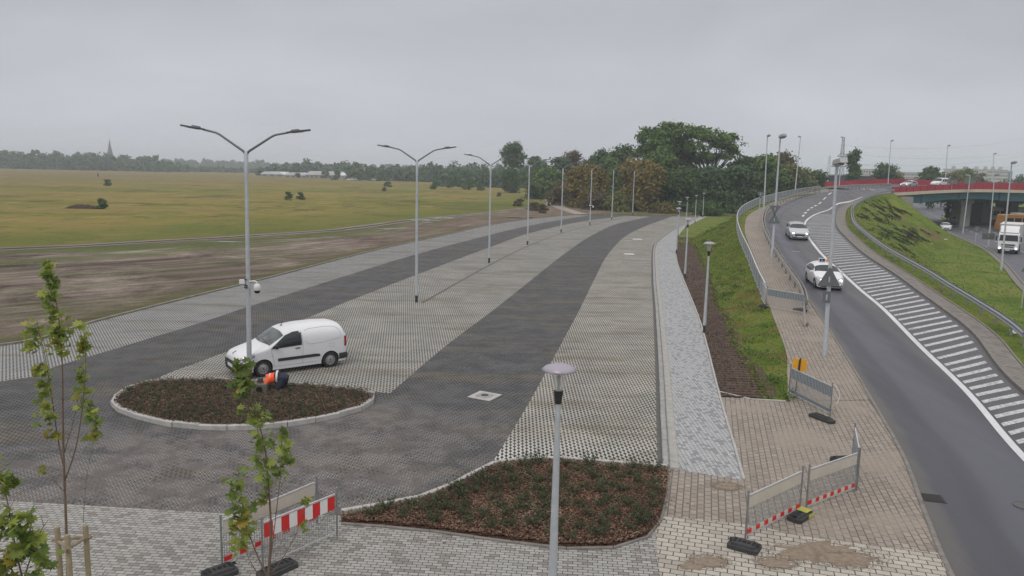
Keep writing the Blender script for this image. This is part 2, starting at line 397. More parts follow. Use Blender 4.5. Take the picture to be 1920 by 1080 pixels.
GALV=simple('galvanised_steel',(.50,.53,.56),.5,.3,var=.12,scale=8); GALV_D=simple('weathered_steel',(.24,.25,.25),.6,.4,var=.3,scale=3)
RAILM=simple('guardrail_steel',(.33,.31,.28),.55,.35,var=.25,scale=1.5); BLACKP=simple('black_plastic',(.02,.02,.022),.5,var=.3); RUBBER=simple('recycled_rubber',(.045,.045,.045),.8,var=.35,scale=9,bumps=.3)
DARKM=simple('dark_metal',(.05,.05,.055),.5,.3)
# road edges
roadL=pts([('w',6.6,4,0),('w',7.9,10,0),(1790,1080),(1733,945),(1704,868),(1665,796),(1617,714),(1569,637),(1538,590),(1510,551),(1471,495),(1452,465),(1439,432),(1436,415),(1441,400),(1460,388),(1485,376),(1513,367),(1563,358.5,5.9),(1613,354.5,6.15),(1670,352.3,6.3)],S)
kerbR=pts([('w',14.5,4,0),('w',16.2,14,0),(1920,738),(1824,627),(1763,578),(1720,547),(1680,517),(1620,477),(1590,450),(1570,427),(1568,407),(1576,390),(1600,377.5,4.5),(1630,368.5,5.2),(1672,363,5.75)],S)
solid=pts([('w',10.8,8,0),('w',13.2,15,0),(1920,858),(1810,733),(1723,647),(1657,580),(1613,543),(1580,513),(1547,483),(1527,460),(1512,437),(1510,417),(1527,403),(1557,392),(1587,381),(1617,372)],S)
roadLs=smooth(roadL,150)
for p in roadLs:
    if p.y<36: p.z=zr(p.y)
kerbRs=smooth(kerbR,150); solids=smooth(solid,170)
K_END=kerbRs[-1]; print('kerb end',K_END, 'roadL end',roadLs[-1])
def xc(Y): return float(np.interp(Y,[0,20,43,62,79,98,118,142,170,260,400],[13,16,21,25,30,38,50,62,75,100,130]))
def sst(x,a,b):
    t=min(1,max(0,(x-a)/(b-a))); return t*t*(3-2*t)
def hg(x,y): return -.06-1.29*sst(x-xc(y),2,9)*sst(y,20,34)
# -- one ground sheet to the horizon
B0=pts([('w',-42,20.6),('w',-32,26.4),(0,650),(165,608),(300,573),(500,523),(640,486),(733,463),(840,440),(920,422),(1000,410),(1073,403.5)])
TR=pts([('w',-120,24),('w',-75,42),(0,466),(167,459),(300,451),(400,446),(633,431),(773,412),(907,400),(973,392),(1030,386),('w',14,260)])
def seg_d(P,L):
    """signed distance and arc position of grid points to polyline (positive on its right)"""
    best=np.full(len(P),1e9); sg=np.zeros(len(P)); ss=np.zeros(len(P)); acc=0
    for a,b in zip(L[:-1],L[1:]):
        a=np.array([a.x,a.y]);b=np.array([b.x,b.y]);d=b-a;l=np.linalg.norm(d);d=d/l;r=P-a;t=np.clip(r@d,0,l);q=r-t[:,None]*d
        dd=np.linalg.norm(q,axis=1);m=dd<best;best[m]=dd[m];sg[m]=np.sign(r[m]@np.array([d[1],-d[0]]));ss[m]=(acc+t)[m];acc+=l
    return best*sg,ss
xs=np.concatenate([-np.geomspace(2790,130,26),np.arange(-125,125,1.25),np.geomspace(130,2790,26)])
ys=np.concatenate([[-300,-80,-30],np.arange(-10,200,1.25),np.geomspace(203,3590,36)])
XX,YY=np.meshgrid(xs,ys); PP=np.c_[XX.ravel(),YY.ravel()]; ZZ=np.array([hg(x,y) for x,y in PP])
nx_=len(xs); Fg=[(j*nx_+i,j*nx_+i+1,(j+1)*nx_+i+1,(j+1)*nx_+i) for j in range(len(ys)-1) for i in range(nx_-1)]
dT,sT=seg_d(PP,TR); dK,sK=seg_d(PP,B0)
rightz=np.array([sst(x-xc(y),-16,-10) if y<165 else sst(x-xc(y),-60,-30) for x,y in PP])
me=bpy.data.meshes.new('ground'); me.from_pydata(np.c_[PP,ZZ].tolist(),[],Fg)
for nm,val in (('dT',dT),('sT',sT),('dK',-dK),('rightz',rightz)):
    a=me.attributes.new(nm,'FLOAT','POINT'); a.data.foreach_set('value',np.clip(val,-9000,9000).astype(np.float32))
def mk_ground():
    t=NT('meadow_ground'); P=t.pos(); dT=t.attr('dT').outputs['Fac']; sT=t.attr('sT').outputs['Fac']; dK=t.attr('dK').outputs['Fac']; rz=t.attr('rightz').outputs['Fac']
    # meadow
    a=t.noise(t.map(P,(.35,1,1)),.03,7,.62,.5); b=t.noise(t.map(P,(.5,1,1)),.28,7,.72,.3); c=t.noise(P,2.5,6,.8)
    f=t.math('ADD',t.math('MULTIPLY',a,.42),t.math('ADD',t.math('MULTIPLY',b,.36),t.math('MULTIPLY',c,.22)))
    fld=t.ramp(f,[(.38,(.080,.090,.020)),(.45,(.150,.148,.030)),(.50,(.215,.188,.042)),(.54,(.260,.195,.060)),(.62,(.21,.15,.070))])
    fld=t.mix(t.sstep(t.noise(t.map(P,(.8,.6,1)),.07,8,.72),.53,.62,0,.8),fld,(.085,.070,.030)); fld=t.mix(t.sstep(t.noise(t.map(P,(.8,.5,1),0,(40,7,0)),.05,8,.72),.52,.62,0,.8),fld,(.13,.165,.032)); fld=t.mix(t.sstep(t.noise(t.map(P,(.8,.5,1),0,(4,70,0)),.12,8,.75),.53,.63,0,.7),fld,(.31,.235,.09)); fld=t.mix(t.sstep(t.noise(t.map(P,(.8,.35,1),0,(14,70,0)),.3,8,.78),.53,.63,0,.65),fld,(.08,.08,.026))
    far=t.sstep(dT,-320,-60,1,0); fld=t.mix(t.math('MULTIPLY',far,.5),fld,(.17,.12,.06))
    # band in front of the track greener
    fld=t.mix(t.math('MULTIPLY',t.sstep(dT,-32,-3,0,.75),t.sstep(b,.35,.6,.5,1)),fld,t.ramp(c,[(.3,(.06,.09,.016)),(.7,(.15,.18,.035))]))
    # churned soil; streaks run along the track
    cb=t.n('ShaderNodeCombineXYZ'); t.L(sT,cb.inputs[0]); t.L(dT,cb.inputs[1]); v=cb.outputs[0]
    s1=t.noise(t.map(v,(.05,.6,1)),1,6,.65,.6); s2=t.noise(t.map(v,(.10,1.5,1)),1,7,.75,1.0); s3=t.noise(P,5,6,.8)
    m=t.math('ADD',t.math('MULTIPLY',s1,.25),t.math('ADD',t.math('MULTIPLY',s2,.55),t.math('MULTIPLY',s3,.2)))
    m=t.math('ADD',t.math('MULTIPLY',m,.58),t.math('MULTIPLY',t.noise(t.map(v,(.5,.6,1)),.26,8,.75,.8),.42)); soil=t.ramp(m,[(.41,(.050,.035,.030)),(.455,(.105,.077,.066)),(.495,(.18,.138,.118)),(.535,(.26,.208,.175)),(.585,(.40,.345,.29))])
    xw=t.n('ShaderNodeSeparateXYZ'); t.L(P,xw.inputs[0])
    east=t.sstep(xw.outputs[0],-26,0); soil=t.mix(t.math('MULTIPLY',east,.65),soil,t.ramp(s2,[(.3,(.12,.078,.058)),(.7,(.26,.19,.145))]))
    grn=t.ramp(c,[(.3,(.055,.08,.018)),(.7,(.14,.17,.042))])
    g1=t.math('MULTIPLY',t.sstep(t.noise(t.map(v,(.035,.22,1)),1,7,.7,.7),.43,.53),t.sstep(dT,1,19,1,.30))
    g1=t.math('MULTIPLY',g1,t.sstep(xw.outputs[0],-22,-6,1,.3))
    soil=t.mix(g1,soil,grn)
    kw=t.math('ADD',dK,t.math('MULTIPLY',t.math('SUBTRACT',s3,.5),3.5)); soil=t.mix(t.sstep(kw,.8,2.6,.85,0),soil,t.ramp(s2,[(.3,(.07,.075,.024)),(.7,(.15,.13,.06))]))
    wob=t.math('ADD',dT,t.math('MULTIPLY',t.math('SUBTRACT',b,.5),4.5))
    # wheel tracks
    tr=t.math('MULTIPLY',t.sstep(t.math('ABSOLUTE',t.math('ADD',t.math('MULTIPLY',t.math('SUBTRACT',s1,.5),2.),dT)),1.3,2.3,1,0),1.0)
    tp_=t.math('ADD',dT,t.math('MULTIPLY',t.math('SUBTRACT',s2,.5),2.2)); trc=t.ramp(t.rng(tp_,-2.2,2.2),[(.1,(.16,.13,.105)),(.3,(.33,.285,.24)),(.42,(.035,.026,.024)),(.55,(.05,.038,.034)),(.62,(.34,.30,.25)),(.8,(.14,.11,.09)),(.95,(.05,.04,.035))])
    base=t.mix(t.sstep(wob,-.6,.6),fld,soil); base=t.mix(t.math('MULTIPLY',tr,t.sstep(s1,.36,.46,.45,1)),base,trc)
    rg=t.ramp(t.math('ADD',t.math('MULTIPLY',t.noise(P,.3,7,.65,.4),.55),t.math('MULTIPLY',c,.45)),[(.36,(.045,.075,.014)),(.45,(.10,.155,.024)),(.52,(.15,.205,.036)),(.58,(.21,.20,.060)),(.68,(.16,.11,.05))])
    base=t.mix(rz,base,rg)
    t.col(base); t.rough(.95); t.b.inputs['Specular IOR Level'].default_value=.12; t.bump(t.math('ADD',c,s2),.9,.15); return t.m
me.materials.append(mk_ground()); me.polygons.foreach_set('use_smooth',[True]*len(me.polygons)); me.update()
og=bpy.data.objects.new('ground',me); COL.objects.link(og); struct(og)
# puddles and a pale sheet on the churned ground
WATER=NT('puddle_water'); WATER.col((.06,.055,.05)); WATER.rough(.04); WATER.b.inputs['Specular IOR Level'].default_value=.8; WATER=WATER.m
def blob(px,py,rx,ry,n=18,j=.35,sd=0,ang=0):
    r=np.random.default_rng(sd); c=G(px,py); L=[]
    for k in range(n):
        a=2*PI*k/n; q=1+j*(r.random()-.5)*2; x=rx*math.cos(a)*q; y=ry*math.sin(a)*q
        L.append(Vector((c.x+x*math.cos(ang)-y*math.sin(ang),c.y+x*math.sin(ang)+y*math.cos(ang),0)))
    return L
for i,(x,y,a,b) in enumerate([(795,412,2.6,.9),(835,408,2.2,.8),(1005,408,3.2,1.3),(965,407.5,2,1.0),(735,428,1.8,.4),(423,452,1.5,.35),(800,416,1.2,.4)]):
    flat('puddle',blob(x,y,a,b,18,.4,i,.15),-.045,WATER)
# parking lot
LG=(.46,.455,.42); GREY_FILL=(.10,.085,.07)
E_L1=m_ecogrid('light_grid_paving',(.37,.375,.36),(.075,.072,.068),(.075,.062,.05),math.radians(-33),(.70,.85))
E_L2=m_ecogrid('light_grid_paving_middle',(.39,.385,.35),(.07,.066,.056),(.12,.10,.075),math.radians(-8),(.60,.8))
E_L3=m_ecogrid('light_grid_paving_right',(.43,.42,.375),(.058,.052,.042),(.11,.09,.06),0.0,(.60,.8),None,True)
E_D=m_ecogrid('dark_grid_paving',(.092,.094,.096),(.022,.022,.023),(.056,.053,.052),math.radians(-18),(.50,.66),(-6.5,19.3,8.0))
B1=pts([('w',-42,14.9),('w',-30,21.6),(0,717),(100,688),(240,647),(383,603),(460,577),(640,520),(780,477),(920,440),(993,423),(1053,412),(1107,403.5)])
B2=pts([(277,717),(333,693),(423,660),(633,573),(787,513),(920,463),(990,438),(1057,422),(1107,413),(1173,405)])
B3=pts([(731,738),(833,651),(927,580),(990,530),(1057,477),(1107,443),(1157,420),(1220,406)])
B4=pts([(926,863),(996,748),(1064,623),(1087,580),(1113,527),(1140,477),(1173,443),(1213,423),(1260,406)])
B5=pts([(1250,878),(1245,800),(1240,700),(1232,580),(1227,520),(1227,467),(1237,450),(1260,433),(1285,420),(1312,406.5)])
S_R=pts([(1392,900),(1375,840),(1345,735),(1310,600),(1280,523),(1268,487),(1267,453),(1280,430),(1300,418),(1325,406)])
B0s=smooth(B0,90);B1s=smooth(B1,90);B2s=smooth(B2,70);B3s=smooth(B3,60);B4s=smooth(B4,60);B5s=smooth(B5,70);S_Rs=smooth(S_R,70)
BEDTOP=pts([(640,965),(700,955),(736,948),(780,940),(823,925),(871,902),(910,880),(935,871),(958,867),(1044,864),(1121,870),(1251,880)])
PAVTOP=pts([('w',-30,18.6),('w',-20,18.0),(37,940),(213,950),(413,962),(640,966)])
lot=B0s+list(reversed(B5s))+list(reversed(BEDTOP))+list(reversed(PAVTOP))
flat('parking_lot',lot,0,E_D)
def between(A,B,name,z,mat):
    b=MB(); A=resample(A,100);B=resample(B,100); V=[(p.x,p.y,z) for p in A]+[(p.x,p.y,z) for p in B]; b.add(V,[(i,i+1,i+101,i+100) for i in range(99)]); o=b.build(name,mat); return struct(o)
between(B0s,B1s,'parking_row',.004,E_L1)
ISL=pts([(213,760),(225,742),(255,727),(305,717),(400,716),(470,720),(600,728),(670,734),(697,741),(700,752),(680,768),(640,780),(560,796),(480,804),(400,805),(330,800),(270,787),(228,774)])
ISL=smooth(ISL+[ISL[0]],90)[:-1]
mid=B2s+list(reversed(B3s))+pts([(650,728),(560,724),(470,719),(400,715),(330,715)]) 
flat('parking_row',mid,.004,E_L2)
flat('parking_row',B4s+list(reversed(B5s))+pts([(1251,882),(1121,872),(1044,866),(958,869)]),.004,E_L3)
# centre joint line through the lamp bases (a row of darker stones)
lampbase=pts([(468,712),(781,567),(917,493),(989,459),(1052,436),(1106,422),(1147,412),(1186,403)])
cj=MB(); cj.sweep([p+Vector((.35,-.2,0)) for p in smooth(lampbase[1:],60)],[(-.1,.006),(.1,.006),(.1,.010),(-.1,.010)]); struct(cj.build('paving_joint',simple('dark_stones',(.11,.105,.095),.9,var=.4,scale=9)))
# far edge kerb
def kerb(name,Q,wd=.15,h=.12,mat=CONC_L,stone=1.0,gap=.012,z0=-.04,side=0,jit=.012,seed=3):
    """a row of kerb stones along Q"""
    L=length(Q); n=max(1,int(L/stone)); P=resample(Q,n+1); b=MB(); r=np.random.default_rng(seed)
    for i in range(n):
        a,c=P[i],P[i+1]; d=(c-a).normalized(); u=Vector((d.y,-d.x,0)); j=(r.random()-.5)*jit; o1=side-wd/2; o2=side+wd/2
        a=a+d*gap/2;c=c-d*gap/2; bv=.02
        V=[]
        for p in (a,c):
            for o_,z in ((o1,z0),(o1,h-bv),(o1+bv,h),(o2-bv,h),(o2,h-bv),(o2,z0)): V.append(p+u*(o_+j)+Vector((0,0,z+j*.5)))
        b.add(V,[(0,1,7,6),(1,2,8,7),(2,3,9,8),(3,4,10,9),(4,5,11,10),(5,4,3,2,1,0),(6,7,8,9,10,11)])
    o=b.build(name,mat); return struct(o)
KL=simple('weathered_kerb',(.21,.20,.165),.9,var=.35,scale=2,bumps=.2)
kerb('kerb',offset(B0s,-.1),.16,.10,KL); kerb('kerb',pts([(1073,403),(1180,401.5),(1312,405)]),.2,.12,KL)
kerb('kerb',offset(B5s,-.02),.16,.12,CONC); kerb('kerb',offset(S_Rs,.05),.08,.05,CONC_L)
ik=ISL+[ISL[0]]; kerb('kerb',ik,.16,.16,CONC_L,.85,jit=.035); kerb('kerb',offset(smooth(BEDTOP,60),.0),.14,.13,CONC_L,.95,jit=.02)
# planting beds
CH=[(0,(.13,.06,.035)),(.3,(.07,.035,.025)),(.55,(.17,.085,.05)),(.8,(.24,.14,.09)),(1,(.045,.03,.022))]
MULCH=m_soil('bark_mulch',(.11,.07,.052),CH); MULCH_D=m_soil('bark_mulch_island',(.06,.045,.034),[(0,(.10,.06,.038)),(.4,(.06,.042,.03)),(.8,(.15,.105,.07)),(1,(.04,.032,.024))])
def bed(name,outline,z0,hump,mat,seed=0):
    """gently domed, uneven bed of bark"""
    xs_=[p.x for p in outline]; ys_=[p.y for p in outline]; step=.14
    P=[Vector((p.x,p.y)) for p in outline]
    from mathutils.geometry import intersect_point_line
    def inside(x,y):
        c=False;n=len(P);j=n-1
        for i in range(n):
            if (P[i].y>y)!=(P[j].y>y) and x<(P[j].x-P[i].x)*(y-P[i].y)/(P[j].y-P[i].y)+P[i].x: c=not c
            j=i
        return c
    gx=np.arange(min(xs_)-step,max(xs_)+step,step); gy=np.arange(min(ys_)-step,max(ys_)+step,step); PL=np.array([[p.x,p.y] for p in P]); idx={};V=[];F_=[]; r=np.random.default_rng(seed)
    def dist(x,y):
        return np.min(np.hypot(PL[:,0]-x,PL[:,1]-y))
    for i,x in enumerate(gx):
        for j,y in enumerate(gy):
            if inside(x,y):
                d=dist(x,y); idx[i,j]=len(V); V.append((x,y,z0+hump*(1-math.exp(-d/.7))+(r.random()-.5)*.035*min(1,d/.2)))
    for i in range(len(gx)-1):
        for j in range(len(gy)-1):
            k=[(i,j),(i+1,j),(i+1,j+1),(i,j+1)]
            if all(q in idx for q in k): F_.append(tuple(idx[q] for q in k))
    b=MB(); b.add(V,F_); o=b.build(name,mat,smooth_=True); flat(name+'_edge',outline,z0-.01,mat); return struct(o),inside
bed_isl,in_isl=bed('planting_bed',ISL,.07,.10,MULCH_D,1)
BEDN=pts([(640,968),(700,958),(736,951),(780,943),(823,928),(871,905),(910,883),(935,874),(958,870),(1044,867),(1121,873),(1251,882),(1254,897),(1250,930),(1242,960),(1235,988),(1208,1010),(1150,1026),(1100,1029),(1044,1026),(910,1009),(784,992),(700,985),(640,981)])
BEDN=resample(BEDN+[BEDN[0]],150)[:-1]
bed_near,in_near=bed('planting_bed',BEDN,.04,.08,MULCH,2)
kerb('bed_edging',smooth(pts([(1254,884),(1253,905),(1249,935),(1243,960),(1235,988),(1208,1011),(1150,1028),(1100,1031),(1044,1028),(910,1011),(784,994),(700,987),(640,983)]),60),.07,.05,CONC_D,1.0)
# pavements near the camera
P_GREY=m_brick('grey_pavers',(.34,.33,.30),(.44,.43,.395),(.22,.20,.175),(.055,.052,.048),.205,.105,math.radians(4.5),ms=.009,stn=(.62,.74))
P_WALK=m_brick('pale_walk_pavers',(.40,.41,.41),(.50,.505,.50),(.235,.24,.245),(.14,.14,.138),.17,.12,math.radians(90),ms=.008,stn=(.66,.78),stain=(.3,.25,.19))
P_BEHA=m_brick('brown_pavers',(.33,.285,.235),(.40,.35,.295),(.27,.23,.19),(.125,.105,.086),.25,.17,math.radians(-76),ms=.016,stain=(.30,.255,.205),stn=(.46,.62),var=.8)
P_CREAM=m_brick('cream_blocks',(.44,.41,.35),(.53,.495,.43),(.36,.33,.28),(.09,.075,.06),.28,.19,math.radians(16),ms=.013,stn=(.56,.66),stain=(.24,.19,.14))
P_RAMP=m_brick('ramp_pavers',(.31,.265,.22),(.36,.31,.26),(.25,.215,.18),(.13,.11,.09),.25,.18,math.radians(-72),ms=.012,stain=(.27,.23,.185),stn=(.42,.60))
pav=PAVTOP+pts([(640,983),(700,987),(784,994),(910,1011),(1044,1028),(1100,1031),(1150,1028),(1208,1011),(1235,988),(1243,960)])+[Vector((3.45,17.0,0)),Vector((3.15,14.6,0)),Vector((2.6,9,0)),Vector((2.2,4,0)),Vector((-30,4,0))]
flat('pavement',pav,.0,P_GREY)
creamtop=pts([(1241,966),(1280,971),(1424,986),(1492,1004),(1600,1018),(1761,1037)])
rl_near=[p for p in roadLs if p.y<28.2]
flat('pavement',[Vector((3.46,17.25,0))]+creamtop+[p for p in reversed(rl_near) if p.y<creamtop[-1].y]+[Vector((2.15,4,0)),Vector((2.57,9,0)),Vector((3.11,14.6,0))],.002,P_CREAM)
brown=pts([(1241,966),(1249,870),(1380,884),(1366,838),(1338,728),(1400,745),(1440,751),(1478,741)])+[p for p in reversed(rl_near) if p.y>creamtop[-1].y]+list(reversed(creamtop))
flat('pavement',brown,-.002,P_BEHA)
flat('pavement',list(B5s)+list(reversed(S_Rs)),.003,P_WALK)
sand=simple('spilled_sand',(.235,.185,.135),.95,var=.3,scale=8,bumps=.3)
for i,(x,y,a,b) in enumerate([(1535,1035,.95,.45),(1590,1050,.6,.28),(1455,1055,.35,.2),(1330,1052,.32,.22),(1362,912,.30,.22),(1300,1062,.3,.15)]): flat('sand_patch',blob(x,y,a,b,40,.3,i+20,.1),.007+.0006*i,sand)
# ramp pavement
foot=pts([(1477,752),(1476,700),(1473,656),(1448,589),(1436,560),(1428,530),(1414,483),(1398,440),(1397,420),(1402,405),(1418,394),(1440,384.5),(1485,371),(1540,361),(1600,355,6.1),(1665,350.5,6.3)],S)
foots=smooth(foot,140)
for p in foots:
    if p.y<36: p.z=zr(p.y)
rl_up=[p for p in roadLs if p.y>26.3]
ramp_walk=strip('ramp_pavement',foots,rl_up,140,5,P_BEHA,dz=.0)
# road
road=strip('road',roadLs,kerbRs,260,16,ASPHALT_R,dz=-.0)
at_=road.data.attributes.new('dl','FLOAT','POINT'); vv_=road.data.vertices; at_.data.foreach_set('value',[(vv_[i].co-vv_[i-i%17].co).length for i in range(len(vv_))])
BV_ROAD=bvh_of(road)
def drop(p,dz=.008,bv=None):
    h=(bv or BV_ROAD).ray_cast(Vector((p.x,p.y,30)),Vector((0,0,-1)))
    return Vector((p.x,p.y,(h[0].z if h[0] else p.z)+dz))
def ribbon(b,Q,wd,dz=.008):
    A=offset(Q,-wd/2);B=offset(Q,wd/2);m=2;V=[]
    for p,q in zip(A,B):
        for j in range(m+1): V.append(drop(p.lerp(q,j/m),dz))
    b.add(V,[(i*(m+1)+j,i*(m+1)+j+1,(i+1)*(m+1)+j+1,(i+1)*(m+1)+j) for i in range(len(Q)-1) for j in range(m)])
mh=MB(); mk=MB(); ribbon(mk,smooth(solid,260),.24)
dash=smooth(pts([(1505,406),(1513,396),(1524,388),(1540,380),(1560,373),(1588,366.5),(1618,362),(1650,358.5)],S),120)
Ld=length(dash); k=0
while k*4.4+2.2<Ld:
    q=[resample(dash,400)[int(399*min(1,(k*4.4+u)/Ld))] for u in np.linspace(0,2.2,6)]; 
    if (q[0]-q[-1]).length>.5: ribbon(mk,q,.26)
    k+=1
ribbon(mk,smooth(pts([(1484,471),(1492,471.5),(1500,472)],S),6),.12)
# hatched area: bars between the solid line and the right kerb
Ks=smooth(kerbR,600); Ss=smooth(solid,600)
acc=0;last=Ss[0];bars=0
def kx(x,y0,dx,dy):
    # march from the line towards the kerb
    p=Vector((x,y0,0)); 
    for i in range(400):
        q=p+Vector((dx,dy,0))*.05*i
        j=min(range(0,600,4),key=lambda n:(Ks[n].x-q.x)**2+(Ks[n].y-q.y)**2); t=Ks[min(j+4,599)]-Ks[max(j-4,0)]; r=q-Ks[j]
        if r.x*t.y-r.y*t.x>-.55 : return q
    return None
for i in range(1,600):
    acc+=(Ss[i]-last).length; last=Ss[i]
    if acc>.80+max(0,Ss[i].y-25)*.009:
        acc=0; s=Ss[i]
        if s.y<11 or s.y>99: continue
        t=(Ss[min(i+3,599)]-Ss[i-3]); t.z=0;t.normalize(); n_=Vector((t.y,-t.x,0)); f_=min(1,max(0,(s.y-42)/35)); d=(n_*(.68+.12*f_)+t*(.73-.13*f_)).normalized()
        a=s+d*.32; b_=kx(a.x,a.y,d.x,d.y)
        if b_ is None or (b_-a).length<.6: continue
        m=max(2,int((b_-a).length/.7)); V=[]
        for j in range(m+1):
            p=a.lerp(Vector((b_.x,b_.y,0)),j/m)
            for o_ in (-.18,.18): V.append(drop(p+t*o_,.007))
        mh.add(V,[(2*j,2*j+1,2*j+3,2*j+2) for j in range(m)]); bars+=1
print('bars',bars)
struct(mk.build('road_marking',PAINT))
t_=NT('worn_road_paint'); n=t_.noise(t_.pos(),7,7,.75); n2=t_.noise(t_.pos(),.5,4,.6)
t_.col(t_.mix(t_.sstep(t_.math('ADD',t_.math('MULTIPLY',n,.7),t_.math('MULTIPLY',n2,.3)),.46,.60,.10,.85),t_.mix(t_.rng(n2,.35,.65),(.54,.54,.54),(.66,.66,.655)),(.20,.20,.205))); t_.rough(.65)
struct(mh.build('road_marking',t_.m))
kerb('kerb',offset([p for p in roadLs if p.y>8],-.06),.12,.04,CONC_D,1.0)
# right kerb, narrow verge path, bank
def sweep_struct(name,Q,prof,mat):
    b=MB(); b.sweep(Q,prof); return struct(b.build(name,mat))
sweep_struct('kerb',offset(kerbRs,.08),[(-.08,-.2),(-.08,.11),(.08,.11),(.08,-.2)],CONC_D)
o1=offset(kerbRs,.16,.08); o2=offset(kerbRs,.95,.08); strip('verge_path',o1,o2,150,1,m_brick('verge_blocks',(.22,.20,.175),(.27,.245,.21),(.17,.155,.14),(.09,.08,.07),.5,.3,math.radians(60)))
sweep_struct('kerb_edging',offset(kerbRs,1.0,.05),[(-.04,-.2),(-.04,.07),(.04,.07),(.04,-.2)],CONC_D)
o3=offset(kerbRs,2.3,-.02)
b=MB();V=[];m=14; A=o2; rs=np.random.default_rng(5); rows=[]
for i,(p,q) in enumerate(zip([x+Vector((0,0,-.02)) for x in offset(kerbRs,1.02,.06)],o3)):
    d=q-p; d.z=0; d.normalize(); zt=q.z; toe=q+d*max(1.5,1.95*(zt+1.35)); toe.z=hg(toe.x,toe.y)-.02
    if toe.z>q.z: toe.z=q.z-.05
    row=[p]+[q.lerp(toe,j/m) for j in range(m+1)]
    for j,r_ in enumerate(row):
        if 1<j<m: r_.z+=.16*math.sin(PI*j/m)*(zt+1)/4+(rs.random()-.5)*.10
    rows.append(row)
# wrap the slope round the abutment
q=o3[-1]; d0=(rows[-1][-1]-q); 
for k in range(1,9):
    an=math.radians(13*k); R_=Matrix.Rotation(an,3,'Z'); dd=R_@Vector((d0.x,d0.y,0)); toe=Vector((q.x,q.y,0))+dd*(1-.05*k); toe.z=-1.37
    p0=rows[-1][0]; row=[kerbRs[-1]+Vector((0,0,-.2))]+[q.lerp(toe,j/m) for j in range(m+1)]
    for j,r_ in enumerate(row):
        if 1<j<m: r_.z+=(rs.random()-.5)*.12
    rows.append(row)
V=[v for r_ in rows for v in r_]; w_=m+2
b.add(V,[(i*w_+j,i*w_+j+1,(i+1)*w_+j+1,(i+1)*w_+j) for i in range(len(rows)-1) for j in range(w_-1)])
bank_r=struct(b.build('grass_slope',GRASS_RIGHT,smooth_=True)); BV_SL=bvh_of(bank_r)
# left bank, from the soil strip up to the railing
railL=pts([(1477,745),(1472,656),(1447,589),(1432,566),(1418,534),(1402,490),(1386,451),(1381,422),(1390,404),(1410,391),(1430,383),(1480,369.5),(1537,360)],S)
fenceline=smooth(railL[3:],120)
top=smooth(railL,110)
toeL=pts([(1472,753),(1434,748),(1415,705),(1391,660),(1367,602),(1350,567),(1342,537),(1322,505),(1306,462),('w',22.5,97),('w',27,108),('w',33,122),('w',43,136),('w',56,152)])
def wobble(Q,amp,seed,fr=1.0):
    r=np.random.default_rng(seed); n=len(Q); a=sum(np.sin(np.linspace(0,fr*k*PI*6,n)+r.uniform(0,6.28))*amp/(k**.7) for k in (1,2.3,4.1,7.7,13)); return [offset(Q,float(a[i]))[i] if False else Q[i]+Vector((float(a[i]),0,0)) for i in range(n)]
toe_s=wobble(smooth(toeL,160),.16,2)
bank_l=strip('grass_slope',toe_s,top,220,14,GRASS_BANK,dz=.0,disp=.05,seed=4)
strip('ramp_verge',top,smooth(foot[:-2],110),140,2,GRASS_BANK,dz=-.012)
SOIL=m_soil('bare_soil',(.125,.088,.068),None,3)
dirtpoly=[p for p in S_Rs if p.y<102]+[Vector((x.x,x.y,0)) for x in reversed([q for q in smooth(toeL,110) if q.y<98])]
dpl=offset([p for p in S_Rs if 27.0<p.y<100],.09); 
toes=[q for q in toe_s if 27<q.y<100]
strip('soil_strip',dpl,[q+Vector((.35,0,.03)) for q in toes],320,14,SOIL,dz=.015,disp=.009,seed=9)
strip('grass_patch',[p for p in offset(S_Rs,.09) if p.y>88],[q+Vector((1,0,.02)) for q in smooth(toeL,160) if 95<q.y<150],50,6,GRASS_BANK,dz=.03,disp=.05,seed=10)
kerb('soil_edging',pts([(1347,735),(1400,748),(1440,754),(1474,753)]),.06,.05,CONC_L,1.0)
# footpath leading off beyond the lot
fp=smooth(pts([(1090,402),(1070,396),(1050,389),(1035,381),(1028,374),(1005,366),(985,361)]),30)
strip('footpath',offset(fp,-1.3),offset(fp,1.5),40,2,simple('sandy_path',(.30,.255,.21),.95,var=.2,scale=.6),dz=.0)
# lower road
lowL=[Vector(p+(-1.3,)) for p in ((28,22),(36.5,46),(43.8,63.9),(56,86.9),(65,105),(70.6,118.3),(78.9,139),(92,170),(118,230),(165,330),(220,430))]
lowLs=smooth(lowL,80); lowR=offset(lowLs,30)
strip('lower_road',lowLs,lowR,80,2,ASPHALT2)
kerb('kerb',offset(lowLs,-.1),.22,.12,CONC_D,1.0)
strip('kerb_walk',offset(lowLs,-.75),offset(lowLs,-.22),80,1,CONC_D,dz=.03)
lm=MB()
for o_ in (3.8,7.6):
    q=offset(lowLs,o_); qq=resample(q,300); L_=length(q); k=0
    for i in range(0,296,4): 
        lm.add([qq[i]+Vector((-.08,0,.01)),qq[i]+Vector((.08,0,.01)),qq[i+2]+Vector((.08,0,.01)),qq[i+2]+Vector((-.08,0,.01))],[(0,1,2,3)])
struct(lm.build('road_marking',PAINT))
# tram stop and far side grass under the bridge
flat('grass_patch',[Vector((92,166,0)),Vector((108,163,0)),Vector((130,190,0)),Vector((110,200,0))],-1.27,GRASS_RIGHT)

rowd=MB(); q=offset(B5s,-.17); rowd.sweep(q,[(-.07,.0065),(.07,.0065),(.07,.012),(-.07,.012)]); struct(rowd.build('paving_joint',simple('dark_stones',(.11,.105,.095))))
kerb('kerb_slabs',offset(B5s,.22),.26,.035,simple('slab_grey',(.36,.35,.32),.9,var=.2,scale=4),.5)
